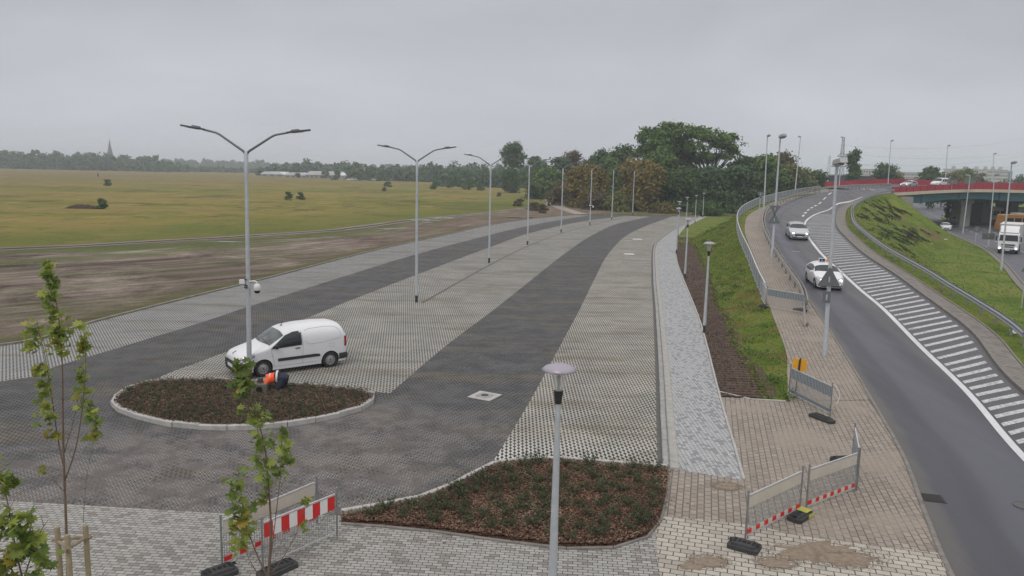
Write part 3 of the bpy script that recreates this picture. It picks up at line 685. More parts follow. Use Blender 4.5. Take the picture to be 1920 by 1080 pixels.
# ================================================================== LAMPS
LAMPH=simple('lamp_head_grey',(.10,.105,.115),.4,.3); LENS=simple('lamp_lens',(.30,.31,.32),.15); LILAC=simple('lamp_hat_lilac',(.36,.33,.38),.35,.2,var=.06)
GLASSY=NT('lamp_glass'); GLASSY.col((.75,.75,.74)); GLASSY.rough(.08); GLASSY.b.inputs['Alpha'].default_value=.38; GLASSY=GLASSY.m
def parking_lamp(loc,label,rz=0):
    t=thing('parking_lamp',loc,label,'street lamp',rz,'double armed lamps along the parking lot')
    b=MB(); b.lathe([(.0,-.02),(.085,-.02),(.085,.45),(.0,.45)],12); b.build('base_sleeve',DARKM,t)
    b=MB(); b.lathe([(0,.44),(.098,.44),(.095,.6),(.062,7.6),(.062,7.62)],14); b.lathe([(.075,7.6),(.075,8.45),(.05,8.5),(0,8.5)],14); b.build('pole',GALV,t,smooth_=True,auto=40)
    for s in (-1,1):
        b=MB(); b.tube([(0,0,8.35),(s*.10,0,8.5),(s*.92,0,9.05),(s*1.06,0,9.12),(s*1.54,0,9.22)],[.045,.045,.04,.04,.036],8); b.build('arm',simple('arm_grey',(.18,.185,.195),.4,.4),t,smooth_=True)
        b=MB(); A=Matrix.Translation((s*1.47,0,9.215))@Matrix.Rotation(-s*math.radians(8),4,'Y')
        out=[(0,.05),(.1,.07),(.16,.15),(.4,.17),(.64,.1),(.85,.05),(.85,-.05),(.64,-.1),(.4,-.17),(.16,-.15),(.1,-.07),(0,-.05)]
        b.prism([(s*x,y) for x,y in out],-.03,.035,M=A); b.box((s*.3,0,.05),(.36,.14,.07),M=A,taper=.7); h=b.build('lamp_head',LAMPH,t,bevel=.012)
        b=MB(); b.prism([(s*.22,-.11),(s*.22,.11),(s*.6,.11),(s*.6,-.11)],-.045,-.031,M=A); b.build('lens',LENS,h)
    return t
ORD=['nearest the camera, between the white van and the planted island','second from the camera, standing in the light parking row','third from the camera','fourth from the camera','fifth from the camera','third from the far end of the lot','second from the far end of the lot','farthest from the camera, before the trees']
first=parking_lamp(lampbase[0],'tall grey Y-shaped lamp '+ORD[0],math.radians(2)); index_kids(first); first.rotation_euler.y=math.radians(.8)
for i in range(1,8): copy_tree(first,lampbase[i],math.radians([0,3,6,12,16,20,24,28][i]),'tall grey Y-shaped lamp '+ORD[i])
# cameras hung on two of the lamp posts
WHITEP=simple('white_plastic',(.72,.73,.74),.35,var=.04)
def cctv(base,h,label):
    t=thing('security_camera',base+Vector((0,0,h)),label,'security camera',group='dome cameras on lamp posts')
    b=MB(); b.box((-.14,-.06,.02),(.20,.12,.16)); b.build('junction_box',WHITEP,t,bevel=.01)
    b=MB(); b.tube([(.06,-.03,.03),(.3,-.03,.05),(.38,-.03,.02),(.39,-.03,-.07)],.028,8); b.build('bracket',WHITEP,t,smooth_=True)
    b=MB(); b.lathe([(0,.02),(.07,.01),(.115,-.04),(.125,-.11),(.125,-.22),(.115,-.235),(0,-.235)],16,c=(.39,-.03,-.06)); b.build('housing',WHITEP,t,smooth_=True,auto=40)
    b=MB(); b.lathe([(.112,0),(.105,-.06),(.07,-.105),(0,-.12)],16,c=(.39,-.03,-.295)); b.build('dome',simple('smoked_dome',(.01,.01,.012),.08),t,smooth_=True)
    for z in (.1,-.12,-.2): b=MB(); b.lathe([(.075,z-.02),(.09,z-.02),(.09,z+.02),(.075,z+.02)],12); b.build('strap',DARKM,t)
    b=MB(); b.tube([(.0,-.1,-.05),(-.05,-.12,-.16),(.03,-.12,-.22),(.06,-.1,-.1)],.014,6); b.build('cable',DARKM,t)
    return t
cctv(lampbase[0],3.72,'white dome camera strapped to the nearest Y-shaped lamp')
cctv(lampbase[5],3.0,'small white camera on the sixth Y-shaped lamp, before the orange trees')
# pedestrian lamps with a flat hat
def park_lamp(loc,label,lean=0):
    t=thing('path_lamp',loc,label,'path lamp',group='hat shaped lamps along the path')
    b=MB(); b.lathe([(0,-.02),(.07,-.02),(.07,.42),(0,.42)],12); b.build('base_sleeve',DARKM,t)
    b=MB(); b.lathe([(0,.41),(.085,.41),(.083,.55),(.046,3.86),(0,3.86)],14); b.build('pole',GALV,t,smooth_=True,auto=40)
    b=MB(); b.lathe([(0,3.84),(.058,3.84),(.075,3.99),(.085,4.07),(0,4.07)],14); b.build('collar',BLACKP,t,smooth_=True,auto=40)
    b=MB(); b.lathe([(.075,4.06),(.085,4.15),(.15,4.42)],18); g=b.build('glass_cone',GLASSY,t,smooth_=True)
    b=MB(); b.lathe([(0,4.06),(.025,4.06),(.03,4.3),(.02,4.4),(0,4.4)],8); b.build('bulb',LENS,t,smooth_=True)
    b=MB(); b.lathe([(0,4.40),(.2,4.405),(.30,4.415),(.305,4.43),(.25,4.475),(.15,4.51),(0,4.525)],28); b.build('hat',LILAC,t,smooth_=True)
    return t
pl0=park_lamp(G(1034,1152),'nearest pale hat-shaped path lamp, tall in front of the near planting bed'); index_kids(pl0); pl0.scale=(1,1,1.04)
for (x,y,l) in [(1320,625,'hat-shaped path lamp in the bare soil strip, second from the camera'),(1284,523,'hat-shaped path lamp beside the pale walk, third from the camera'),(1268,476,'hat-shaped path lamp where the pale walk bends, fourth from the camera'),(1271,447,'fifth hat-shaped path lamp, partly hidden by the fourth'),(1286,428,'hat-shaped path lamp on the far grass edge, sixth from the camera'),(1303,418.5,'hat-shaped path lamp near the far end, second from the last'),(1317.5,408,'farthest hat-shaped path lamp, against the dark trees')]:
    copy_tree(pl0,G(x,y),0,l)
# tall road lamps
def road_lamp(base,top,label,headlen=1.0,heading=0,hs=1.0,flat_=False,group='tall street lights along the ramp and roads'):
    t=thing('street_light',base,label,'street light',group=group); v=top-base; H=v.z
    t.rotation_euler=(0,0,0)
    b=MB(); b.lathe([(0,-.1),(.11,-.1),(.11,.5),(.10,.55),(.055,H-.05),(0,H-.05)],12); 
    sh=Matrix.Identity(4); sh[0][2]=v.x/H; sh[1][2]=v.y/H
    p=b.build('pole',GALV,t,smooth_=True,auto=40)
    t.rotation_euler=Vector((v.x,v.y,v.z)).to_track_quat('Z','Y').to_euler()
    R=Matrix.Translation((0,0,v.length))@Matrix.Rotation(heading,4,'Z')
    b=MB(); b.tube([R@Vector((0,0,-.25)),R@Vector((0,0,0)),R@Vector((.25,0,.06))],.05,8); b.build('arm',GALV,t)
    b=MB(); o=[(-.02,-.09),(.12,-.17),(.75,-.2),(.98,-.12),(.98,.12),(.75,.2),(.12,.17),(-.02,.09)]
    R2=R@Matrix.Rotation(math.radians(-6),4,'Y')
    if flat_:
        for i in range(2):
            x0=-.05+.36*i; x1=x0+.355; b.prism([(x0 if i else x0-.10,0),(x1 if not i else x1+.10,0),(x1,.21),(x0,.21)],-.16,.16,M=R2@Matrix.Translation((0,0,-.02))@Matrix.Rotation(PI/2,4,'X'))
        h=b.build('lamp_head',simple('lamp_head_pale',(.42,.42,.42),.45,.1),t,bevel=.02); b=MB(); b.box((.2,0,-.05),(.5,.24,.07),M=R2,taper=.9); b.build('lens',LENS,h,bevel=.02); return t
    b.prism([(x*headlen,y*hs) for x,y in o],0,.07*hs+.02,M=R2); b.prism([(x*headlen*.86+.05,y*.8*hs) for x,y in o],.07*hs+.02,.17*hs,M=R2); h=b.build('lamp_head',simple('lamp_head_pale',(.42,.42,.42),.45,.1),t,bevel=.02)
    b=MB(); b.prism([(x*headlen*.7+.15,y*.8*hs) for x,y in o],-.07,.0,M=R2); b.build('lens',LENS,h,bevel=.01)
    return t
def rl(bx,by,tx,ty,label,Y=None,z=None,**k):
    if z is not None: b=G(bx,by,z)
    elif Y: b=YP(bx,by,Y)
    else: b=S(bx,by)
    return road_lamp(b,YP(tx,ty,b.y),label,**k)
rl(1546,666,1569,308,'big close street light between the cars, with a warning sign on its post',flat_=True)
rl(1447,484,1463,259,'second street light up the ramp, standing in the left guardrail',headlen=1.05,hs=1.2)
rl(1432,394,1439,256,'left street light of the three above the trees, by the railing',headlen=.95)
rl(1490,366,1501,257,'right street light of the three above the trees, farther up the ramp',headlen=1.0)
rl(1573,352,1581,258,'street light in front of the lattice mast',Y=168,headlen=1.1)
rl(1665,345,1670.5,265,'street light over the red parapet, before the dark round tree',Y=176,headlen=1.2)
rl(1772,344,1777,274,'street light rising behind the white van on the bridge',Y=172,headlen=1.1)
rl(1860,345,1863.5,289,'thin street light behind the bridge, above the pale flats',Y=190,headlen=1.1)
rl(1877,506,1897,307,'street light on the grass corner by the oncoming truck',z=-1.3,headlen=1.1,heading=-.2)
rl(1805,438,1819,330,'street light in front of the bridge left of the round sign',z=-1.3,headlen=1.4)
rl(1853,462,1865,329,'street light between the two signs and the truck',z=-1.3,headlen=1.2)
# ================================================================== SIGNS
SIGNBACK=simple('sign_back_grey',(.17,.18,.185),.5,.3,var=.1); 
def poly_plate(b,cx,cz,outline,th,yo,mi=0):
    M=Matrix.Translation((cx,yo,cz))@Matrix.Rotation(math.radians(90),4,'X'); b.prism(outline,0,th,mi=mi,M=M)
def tri(s,flip=False,r=.06):
    h=s*math.sqrt(3)/2; P=[]; sg=-1 if flip else 1
    for k,(x,y) in enumerate(((-s/2,-h/3),(s/2,-h/3),(0,2*h/3))):
        d=math.atan2(y,x)
        for a in (-50,0,50): P.append(((x-math.cos(d)*2*r+math.cos(d+math.radians(a))*r),(y-math.sin(d)*2*r+math.sin(d+math.radians(a))*r)*sg))
    return P if not flip else P[::-1]
def circ(r,n=20): return [(r*math.cos(2*PI*k/n),r*math.sin(2*PI*k/n)) for k in range(n)]
RIM=simple('sign_rim_light',(.5,.5,.5),.4)
def sign(base,H,plates,label,cat='road sign',rz=0,post=True,group=None,frontcol=None):
    t=thing('road_sign',base,label,cat,rz,group)
    if post:
        b=MB(); b.lathe([(0,-.1),(.035,-.1),(.035,H),(0,H)],10); b.build('post',GALV,t)
    for (kind,a,cz,cx) in plates:
        b=MB(); out={'tri':lambda:tri(a),'itri':lambda:tri(a,True),'circ':lambda:circ(a)}.get(kind,lambda:None)()
        if kind=='rect': out=[(-a[0]/2,-a[1]/2),(a[0]/2,-a[1]/2),(a[0]/2,a[1]/2),(-a[0]/2,a[1]/2)]
        poly_plate(b,cx,cz,out,.02,-.045); pl=b.build('sign_plate',SIGNBACK,t)
        b=MB(); b.beam((cx,-.07,cz-.12),(cx,-.07,cz+.12),.06,.02); b.build('bracket',GALV,pl)
    return t
lp=S(1546,666); d1=YP(1552,520,lp.y)
sign(lp+Vector((.02,-.12,0))+Vector(((YP(1551,520,lp.y)-lp).x,0,0)),2,[('tri',1.02,(YP(1551,523,lp.y)-lp).z,0),('rect',(.34,.52),(YP(1549,556,lp.y)-lp).z,-.05)],'grey back of a triangular warning sign with small plate, on the close lamp post',post=False)
p2=S(1447,484); 
sign(p2+Vector(((YP(1450,414,p2.y)-p2).x,-.14,0)),2,[('tri',1.0,(YP(1450,412,p2.y)-p2).z,0),('itri',.92,(YP(1449,389,p2.y)-p2).z-.1,0)],'pair of triangular sign backs on the second ramp lamp post',post=False)
p3_=S(1422,423); sign(p3_,(YP(1424,362,p3_.y)-p3_).z,[('itri',.9,(YP(1424,364,p3_.y)-p3_).z,0)],'give way sign seen from behind, beside the upper railing')
p4_=G(1828,455,-1.3); sign(p4_,(YP(1830,424,p4_.y)-p4_).z,[('circ',.46,(YP(1830,430,p4_.y)-p4_).z,0)],'round sign back standing on the grass by the lower road')
p5_=G(1850,467,-1.3); sign(p5_,(YP(1849,436,p5_.y)-p5_).z,[('rect',(1.75,.85),(YP(1849,443,p5_.y)-p5_).z,0)],'wide rectangular sign back left of the truck')
p6_=G(1915,577,-1.3); sign(p6_,3.2,[('tri',.8,2.95,0)],'triangular sign back at the right edge beside the lower road')
for i,(x,y,w2,h2,l) in enumerate([(1784,340.5,1.9,.85,'left grey board above the bridge parapet'),(1817,341,1.9,.85,'right grey board above the bridge parapet')]):
    q=YP(x,356,153.2); sign(q,(YP(x,341,153.2)-q).z,[('rect',(w2*1.05,.85),(YP(x,y,153.2)-q).z,0)],l,'sign board',group='boards on the bridge')
YEL=simple('yellow_sign',(.75,.36,.02),.5,var=.1)
def yellow():
    base=G(1491,742,0.0); t=thing('temporary_sign',base,'small yellow sign on a thin rusty post behind the barrier','sign')
    Ht=(YP(1495,672,base.y)-base).z; b=MB(); b.lathe([(0,0),(.028,0),(.022,Ht-.05),(0,Ht-.05)],8); b.build('post',simple('rusty_post',(.12,.085,.06),.7,.3,var=.35),t)
    b=MB(); b.box((.03,-.0,Ht-.24),(.5,.018,.46)); b.build('sign_plate',YEL,t,bevel=.006)
    b=MB(); b.box((.03,-.025,Ht-.28),(.045,.03,.62)); b.build('clamp',DARKM,t)
    t.rotation_euler=(0,math.radians(2),math.radians(-8))
yellow()
# ================================================================== GUARDRAILS AND RAILING
def along(Q,step):
    L=length(Q); n=max(2,int(L/step)+1); return resample(Q,n)
WP=[(-.02,0),(.03,.045),(.03,.085),(-.02,.13),(-.02,.18),(.03,.225),(.03,.265),(-.02,.31),(-.035,.31),(.012,.262),(.012,.228),(-.035,.183),(-.035,.127),(.012,.082),(.012,.048),(-.035,0)]
def guardrail(name,Q,label,h=.75,post_step=2.0,two=True,side=1,ends=True,mat=None,post_h=.62):
    mat=mat or RAILM; c=Q[len(Q)//2]; t=thing(name,Q[0],label,'guardrail'); o=Q[0]; P=[q-o for q in Q]
    b=MB(); f=[(side*a,z+h-.31) for a,z in WP]; b.sweep(offset(P,side*.10),f); b.build('rail',mat,t)
    if two:
        b=MB(); b.sweep(offset(P,-side*.10),[(-side*a,z+h-.31) for a,z in WP]); b.build('rail',mat,t)
    pp=along(P,post_step)
    for q in pp[:95]:
        b=MB(); b.box(q+Vector((0,0,h/2-.2)),(.10,.06,h+.3)); b.box(q+Vector((0,0,h-.17)),(.2,.12,.12)); b.build('post',GALV_D if mat is RAILM else mat,t)
    return t
gl=smooth(pts([(1509,588),(1503,560),(1480,524),(1459,490),(1437,449),(1431,424),(1436,403),(1447,391),(1462,383),(1490,373),(1520,364.5),(1548,359,5.75),(1597,354.5,6.1),(1670,350.7,6.35)],S),170)
guardrail('guardrail',gl,'long beige double guardrail curving up the left side of the ramp',h=.78,post_step=2.6)
# sloping end of the left guardrail down to the ground
t=thing('guardrail_end',gl[0],'sunken rusty end section of the left guardrail','guardrail'); e_=S(1512,614)-gl[0]
b=MB(); b.sweep([Vector((0,0,-.02)),e_*.5+Vector((0,0,-.26)),e_+Vector((.05,0,-.62))],[(a+.1,z+.47) for a,z in WP]); b.build('rail',RAILM,t)
b=MB(); b.box(e_*.9+Vector((.05,0,.0)),(.1,.08,.35)); b.build('post',GALV_D,t)
gr=offset([p for p in kerbRs if p.y>36.0],1.75,-.03); RAILG=simple('guardrail_grey',(.30,.315,.325),.5,.35,var=.15,scale=2)
guardrail('guardrail',gr,'grey double guardrail curving along the grass on the right of the hatched area',h=.76,post_step=2.4,mat=RAILG)
t=thing('pedestrian_railing',fenceline[0],'grey railing of close bars along the outer edge of the ramp walk','railing'); P=[q-fenceline[0] for q in fenceline]
b=MB(); b.sweep(P,[(-.03,1.06),(.03,1.06),(.03,1.12),(-.03,1.12)]); b.build('top_rail',simple('railing_top',(.62,.63,.63),.4,.2,var=.1),t)
b=MB(); b.sweep(P,[(-.02,.12),(.02,.12),(.02,.16),(-.02,.16)]); b.build('bottom_rail',GALV,t)
b=MB()
for q in along(P,.13): b.box(q+Vector((0,0,.6)),(.022,.022,.95))
b.build('bars',simple('railing_bars',(.30,.32,.33),.45,.4,var=.1),t)
for q in along(P,2.2)[:98]:
    b=MB(); b.box(q+Vector((0,0,.5)),(.06,.06,1.25)); b.build('post',GALV,t)
# ================================================================== CONSTRUCTION BARRIERS
CREAMB=simple('barrier_board_cream',(.55,.51,.43),.6,var=.12,scale=2); GREYB=simple('barrier_back_grey',(.17,.20,.22),.6,var=.15,scale=3); REDB=simple('barrier_red',(.62,.02,.02),.5,var=.1); WHB=simple('barrier_white',(.75,.75,.73),.5,var=.06); YB=simple('yellow_dirty_paint',(.45,.42,.08),.8,var=.3,scale=10)
WIRE=simple('wire_mesh_metal',(.36,.37,.37),.5,.4)
def barrier(a,b_,label,top,strip_='dash',H=1.05,low=.12,board=.26,group=None,rails=True,gap=.09,front=1):
    """mesh barrier panel between two posts standing at a and b_"""
    d=b_-a; L=math.hypot(d.x,d.y); rz=math.atan2(d.y,d.x); t=thing('construction_barrier',a,label,'barrier',rz,group); dz=d.z
    K=Matrix.Identity(4); K[2][0]=dz/L
    def B(): return MB()
    def fin(b,n,m,bev=0):
        o=b.build(n,m,t); o.data.transform(K); return o
    for x in (0,L):
        b=B(); b.lathe([(0,.02),(.021,.02),(.021,H+.09),(.026,H+.09),(.026,H+.14),(0,H+.14)],10,c=(x,0,0)); fin(b,'post',GALV_D)
    b=B(); b.beam((.05,0,H),(L-.05,0,H),.03,.035); fin(b,'top_bar',simple('barrier_bar',(.55,.55,.54),.4,.3))
    b=B(); b.beam((.05,0,low),(L-.05,0,low),.025,.03); fin(b,'bottom_bar',simple('barrier_bar',(.5,.5,.5)))
    # board
    if top=='stripes':
        n=9; b=B()
        for i in range(n): 
            x0=.06+(L-.12)*i/n; x1=.06+(L-.12)*(i+1)/n; b.box(((x0+x1)/2,0,H-.03-board/2),(x1-x0-.001,.02,board),mi=i%2)
        o=b.build('striped_board',[REDB,WHB],t); o.data.transform(K)
    else:
        b=B(); b.box((L/2,0,H-.03-board/2),(L-.12,.02,board)); o=fin(b,'board',top)
        if top is GREYB:
            b=B()
            for i in range(int(L/.09)): b.box((.08+i*.09,0,H-.03-board/2),(.012,.035,board*.96))
            o2=b.build('ribs',GALV,o); o2.data.transform(K)
    # mesh
    b=B()
    for i in range(int(L/.06)): b.box((.06+i*.06,0,(low+H-board)/2),(.009,.009,H-board-low))
    k=low+.05
    while k<H-board: b.box((L/2,0,k),(L-.1,.009,.009)); k+=.11
    fin(b,'wire_mesh',WIRE)
    if strip_:
        b=B(); z=low+.075
        if strip_=='dash':
            n=13
            for i in range(n): x0=.05+(L-.1)*i/n; x1=.05+(L-.1)*(i+1)/n; b.box(((x0+x1)/2,0,z),(x1-x0-.001,.018,.10),mi=(i+1)%2)
            o=b.build('foot_strip',[CREAMB,REDB],t); o.data.transform(K)
        else:
            b.box((L/2,0,z),(L-.1,.018,.10)); fin(b,'foot_strip',GREYB)
    return t
def foot(c,rz,label,yellow=False,size=(.82,.40),tilt=0):
    t=thing('barrier_foot',c,label,'barrier foot',rz,'rubber feet of the barriers')
    b=MB(); x,y=size[0]/2,size[1]/2
    pr=[(-x,-y),(x,-y),(x,y),(-x,y)]
    b.prism([(-x+.04,-y),(x-.04,-y),(x,-y+.05),(x,y-.05),(x-.04,y),(-x+.04,y),(-x,y-.05),(-x,-y+.05)],0,.10)
    b.box((0,0,.125),(size[0]*.8,size[1]*.75,.05),taper=.9); b.build('block',RUBBER,t,bevel=.01)
    b=MB()
    for i in range(-3,4):
        if i==0: continue
        b.box((i*.1,0,.1505),(.06,.12 if i%2 else .2,.004))
    b.lathe([(.0,.152),(.05,.152),(.05,.158),(0,.158)],12); b.build('slots',simple('black_hole',(.008,.008,.008),.9),t)
    if yellow:
        b=MB(); b.box((x*.5,0,.154),(x*.72,size[1]*.74,.006)); b.box((x*.55,-y+.0,.06),(x*.7,.012,.09)); b.build('paint_patch',YB,t)
    t.rotation_euler=(0,tilt,rz); return t
A1=G(1397,1014);A2=G(1499,961);B1_=G(1511,958);B2_=G(1603,922)
g_='mesh barriers on the brown pavement'
barrier(A1,A2,'cream barrier with red dashed foot strip, nearest the cream blocks',CREAMB,group=g_)
barrier(B1_,B2_,'cream barrier with red dashed foot strip, joined to the half yellow foot on its left',CREAMB,group=g_)
C2_=G(1597,868); barrier(B2_+Vector((.05,.03,0)),C2_,'barrier turned edge-on, ribbed grey back, running away from the cream pair',GREYB,strip_=None,group=g_)
rzA=math.atan2((A2-A1).y,(A2-A1).x)
foot(G(1395,1028),rzA+PI/2+.3,'rubber foot at the bottom end of the cream barrier',size=(.66,.44)); foot(G(1500,971),rzA+.05,'rubber foot half painted yellow, between the two cream barriers',True,size=(.74,.36)); foot(G(1578,866),.15,'rubber foot behind the edge-on barrier',size=(.6,.34))
D1=G(1479,741);D2=G(1556,781); barrier(D1,D2,'grey ribbed barrier with white tapes beside the yellow sign',GREYB,'grey',group=g_,board=.34)
foot(G(1541,787),math.atan2((D2-D1).y,(D2-D1).x)+.25,'long flat rubber foot under the barrier by the yellow sign',size=(.95,.3))
t=thing('plastic_tape',D2,'white tape hanging in a loop from the barrier post','tape',group='loose white tapes'); b=MB(); b.tube([(0,0,1.12),(.1,0,1.08),(.22,-.02,.92),(.27,-.02,.72),(.2,-.03,.5),(.17,-.03,.45)],.012,6); b.build('tape',WHB,t)
t=thing('plastic_tape',D1,'white tape hanging at the grass end of the barrier','tape',group='loose white tapes'); b=MB(); b.tube([(.0,0,.85),(0,0,1.13),(.12,0,1.1),(.28,-.02,.95),(.33,-.02,.72),(.27,-.02,.7)],.014,6); b.build('tape',WHB,t)
E1=S(1436,577);E2=S(1507,590); barrier(E1,E2,'grey barrier closing off the walk below the railing end',GREYB,None,group=g_,board=.34,H=1.1)
foot(S(1432,576),.5,'rubber foot on the grass at the railing end',size=(.7,.3)); foot(S(1500,583),-.2,'rubber foot by the guardrail end',size=(.75,.35))
t=thing('steel_gate_panel',S(1427,562),'short grey railing panel leaning between railing and barrier','railing'); q=E1-S(1427,562)
b=MB(); b.beam((0,0,1.05),q+Vector((0,0,1.05)),.03,.03); b.beam((0,0,.1),q+Vector((0,0,.1)),.03,.03); b.build('frame',GALV,t)
b=MB(); 
for i in range(7): b.box(q*(i/6)+Vector((0,0,.58)),(.02,.02,.95))
b.build('bars',GALV,t)
# left pair
F1=G(493,1070);F2=G(632,1007);H1=G(417,1068);H2=G(595,984)
barrier(F1,F2,'barrier with bold red and white striped board at the left foreground','stripes',None,group='mesh barriers on the grey pavers',H=1.0,board=.30)
barrier(H1,H2,'cream barrier standing behind the red and white striped one',CREAMB,group='mesh barriers on the grey pavers',H=1.02)
foot(G(412,1078),.75,'rubber foot under the left end of the rear cream barrier',size=(.62,.44)); foot(G(520,1072),math.atan2((F2-F1).y,(F2-F1).x),'rubber foot under the striped barrier, behind the sapling',size=(.8,.36))
# ================================================================== COVERS
def cover(x,y,sz,rz,label,mat,z=.006,ring=True):
    t=thing('manhole_cover',G(x,y)+Vector((0,0,z)),label,'manhole cover',rz,'concrete manhole slabs'); b=MB(); s=sz/2
    b.prism([(-s,-s),(s,-s),(s,s),(-s,s)],0,.03); b.build('slab',mat,t,bevel=.008)
    if ring:
        b=MB(); b.prism([(x_*s*.62,y_*s*.62) for x_,y_ in ((-1,-.6),(-.6,-1),(.6,-1),(1,-.6),(1,.6),(.6,1),(-.6,1),(-1,.6))],.03,.045); b.build('frame',CONC,t,bevel=.005)
        b=MB(); b.lathe([(0,.046),(sz*.15,.046),(sz*.15,.055),(sz*.11,.055),(sz*.11,.05),(0,.05)],20); b.build('lid',DARKM,t)
    return t
cover(909,743.5,.92,math.radians(-28),'large pale square slab in the dark lane near the front',CONC_L)
WS=simple('white_slab',(.62,.61,.58),.8,var=.08); cover(1180,477,.95,0,'small pale slab in the right parking row, nearer of two',WS,.014,False); cover(1195,449,1.1,0,'small pale slab in the right parking row, farther of two',WS,.014,False)
t=thing('storm_drain',drop(S(1748,934),.004),'dark iron gully grate at the left kerb of the road','drain',math.radians(-14)); b=MB(); b.box((0,0,.0),(.56,.52,.012)); b.build('frame',DARKM,t)
b=MB(); [b.box((0,-.21+.07*i,.012),(.48,.035,.014)) for i in range(7)]; b.build('grate',simple('worn_iron',(.07,.065,.06),.6,.5),t)
t=thing('manhole_cover',drop(G(1921,949),.006),'round road manhole at the right edge of the frame','manhole cover',group='concrete manhole slabs'); b=MB(); b.lathe([(0,0),(.26,0),(.26,.012),(.235,.012),(.235,.006),(0,.006)],28); b.build('lid',simple('asphalt_lid',(.09,.09,.095),.6),t)
t=thing('cable_pit',G(489,739),'grey concrete cable pit with a round opening, beside the kneeling worker','cable pit',math.radians(3))
b=MB(); b.box((0,0,.22),(.54,.5,.40)); b.build('box',simple('mossy_concrete',(.13,.125,.10),.9,var=.3,scale=6,bumps=.3),t,bevel=.015)
b=MB(); b.lathe([(0,0),(.11,0),(.11,.012),(0,.012)],18,M=Matrix.Translation((.02,-.26,.24))@Matrix.Rotation(PI/2,4,'X')); b.build('opening',simple('black_hole',(.01,.01,.01)),t)
b=MB(); b.lathe([(0,.42),(.12,.42),(.12,.43),(0,.43)],18); b.build('lid',DARKM,t)
# litter
r_=random.Random(3)
for (x,y,l,z,s) in [(1913,628,'crumpled red and white plastic on the right grass',None,.5),(1773,450,'white rag on the right slope',-1.2,.32),(1746,458,'small white paper low on the right slope',-1.2,.16)]:
    q=(BV_SL.ray_cast(CAM,ray(x,y).normalized())[0]) if True else None
    if q is None: q=G(x,y,-1.3)
    b=MB(); pr=[]
    for k in range(16):
        a=[r_.uniform(-s,s),r_.uniform(-s*.5,s*.5),r_.uniform(0,.12)]
        b.add([Vector(a),Vector(a)+Vector((r_.uniform(.1,.3),r_.uniform(-.1,.1),r_.uniform(0,.1)))*s*2,Vector(a)+Vector((r_.uniform(-.1,.1),r_.uniform(.1,.2),r_.uniform(0,.12)))*s*2],[(0,1,2)],mi=1 if (k%3==0 and s==.5) else 0)
    o=b.build('litter',[WHB,REDB]); o.location=q+Vector((0,0,.03)); tag(o,l,'litter')
# ================================================================== VEHICLES
GLASS=NT('vehicle_glass'); GLASS.col((.018,.024,.026)); GLASS.rough(.06); GLASS.b.inputs['Specular IOR Level'].default_value=.55; GLASS=GLASS.m
GLASS_V=NT('windscreen_glass'); GLASS_V.col(GLASS_V.ramp(GLASS_V.noise(GLASS_V.obj(),2.2,4,.6),[(.4,(.05,.062,.062)),(.6,(.13,.15,.15))])); GLASS_V.rough(.07); GLASS_V=GLASS_V.m
def paint(name,c,metal=0):
    if name in MATS: return MATS[name]
    t=NT(name); n=t.noise(t.obj(),1.6,5,.65); t.col(t.mix(t.sstep(n,.5,.8,0,.25),c,sc(c,.72))); t.rough(.28); t.b.inputs['Metallic'].default_value=metal; t.b.inputs['Coat Weight'].default_value=.5; t.b.inputs['Coat Roughness'].default_value=.08; MATS[name]=t.m; return t.m
P_WHITE=paint('white_paint',(.74,.75,.76)); P_SILVER=paint('silver_paint',(.50,.51,.53),.25); TYRE=simple('tyre',(.022,.022,.023),.85,var=.2,scale=12); RIMM=simple('wheel_rim',(.33,.33,.33),.4,.5); PLAST=simple('black_bumper_plastic',(.028,.029,.031),.6,var=.2); SEAM=simple('seam_dark',(.04,.04,.045),.8); WELL=simple('wheel_well_black',(.006,.006,.007),.95)
CHROME=simple('chrome',(.55,.56,.58),.15,.9); LAMPG=simple('headlamp_glass',(.45,.47,.5),.08,.3,coat=.5); REDL=simple('tail_lamp_red',(.30,.01,.015),.2,coat=.4); ORL=simple('orange_lamp',(.8,.25,.02),.25); PLATE=simple('number_plate',(.7,.7,.7),.4)
LIT=simple('lit_headlamp',(.9,.9,.85),.2,emit=((1,.97,.88),3.0))
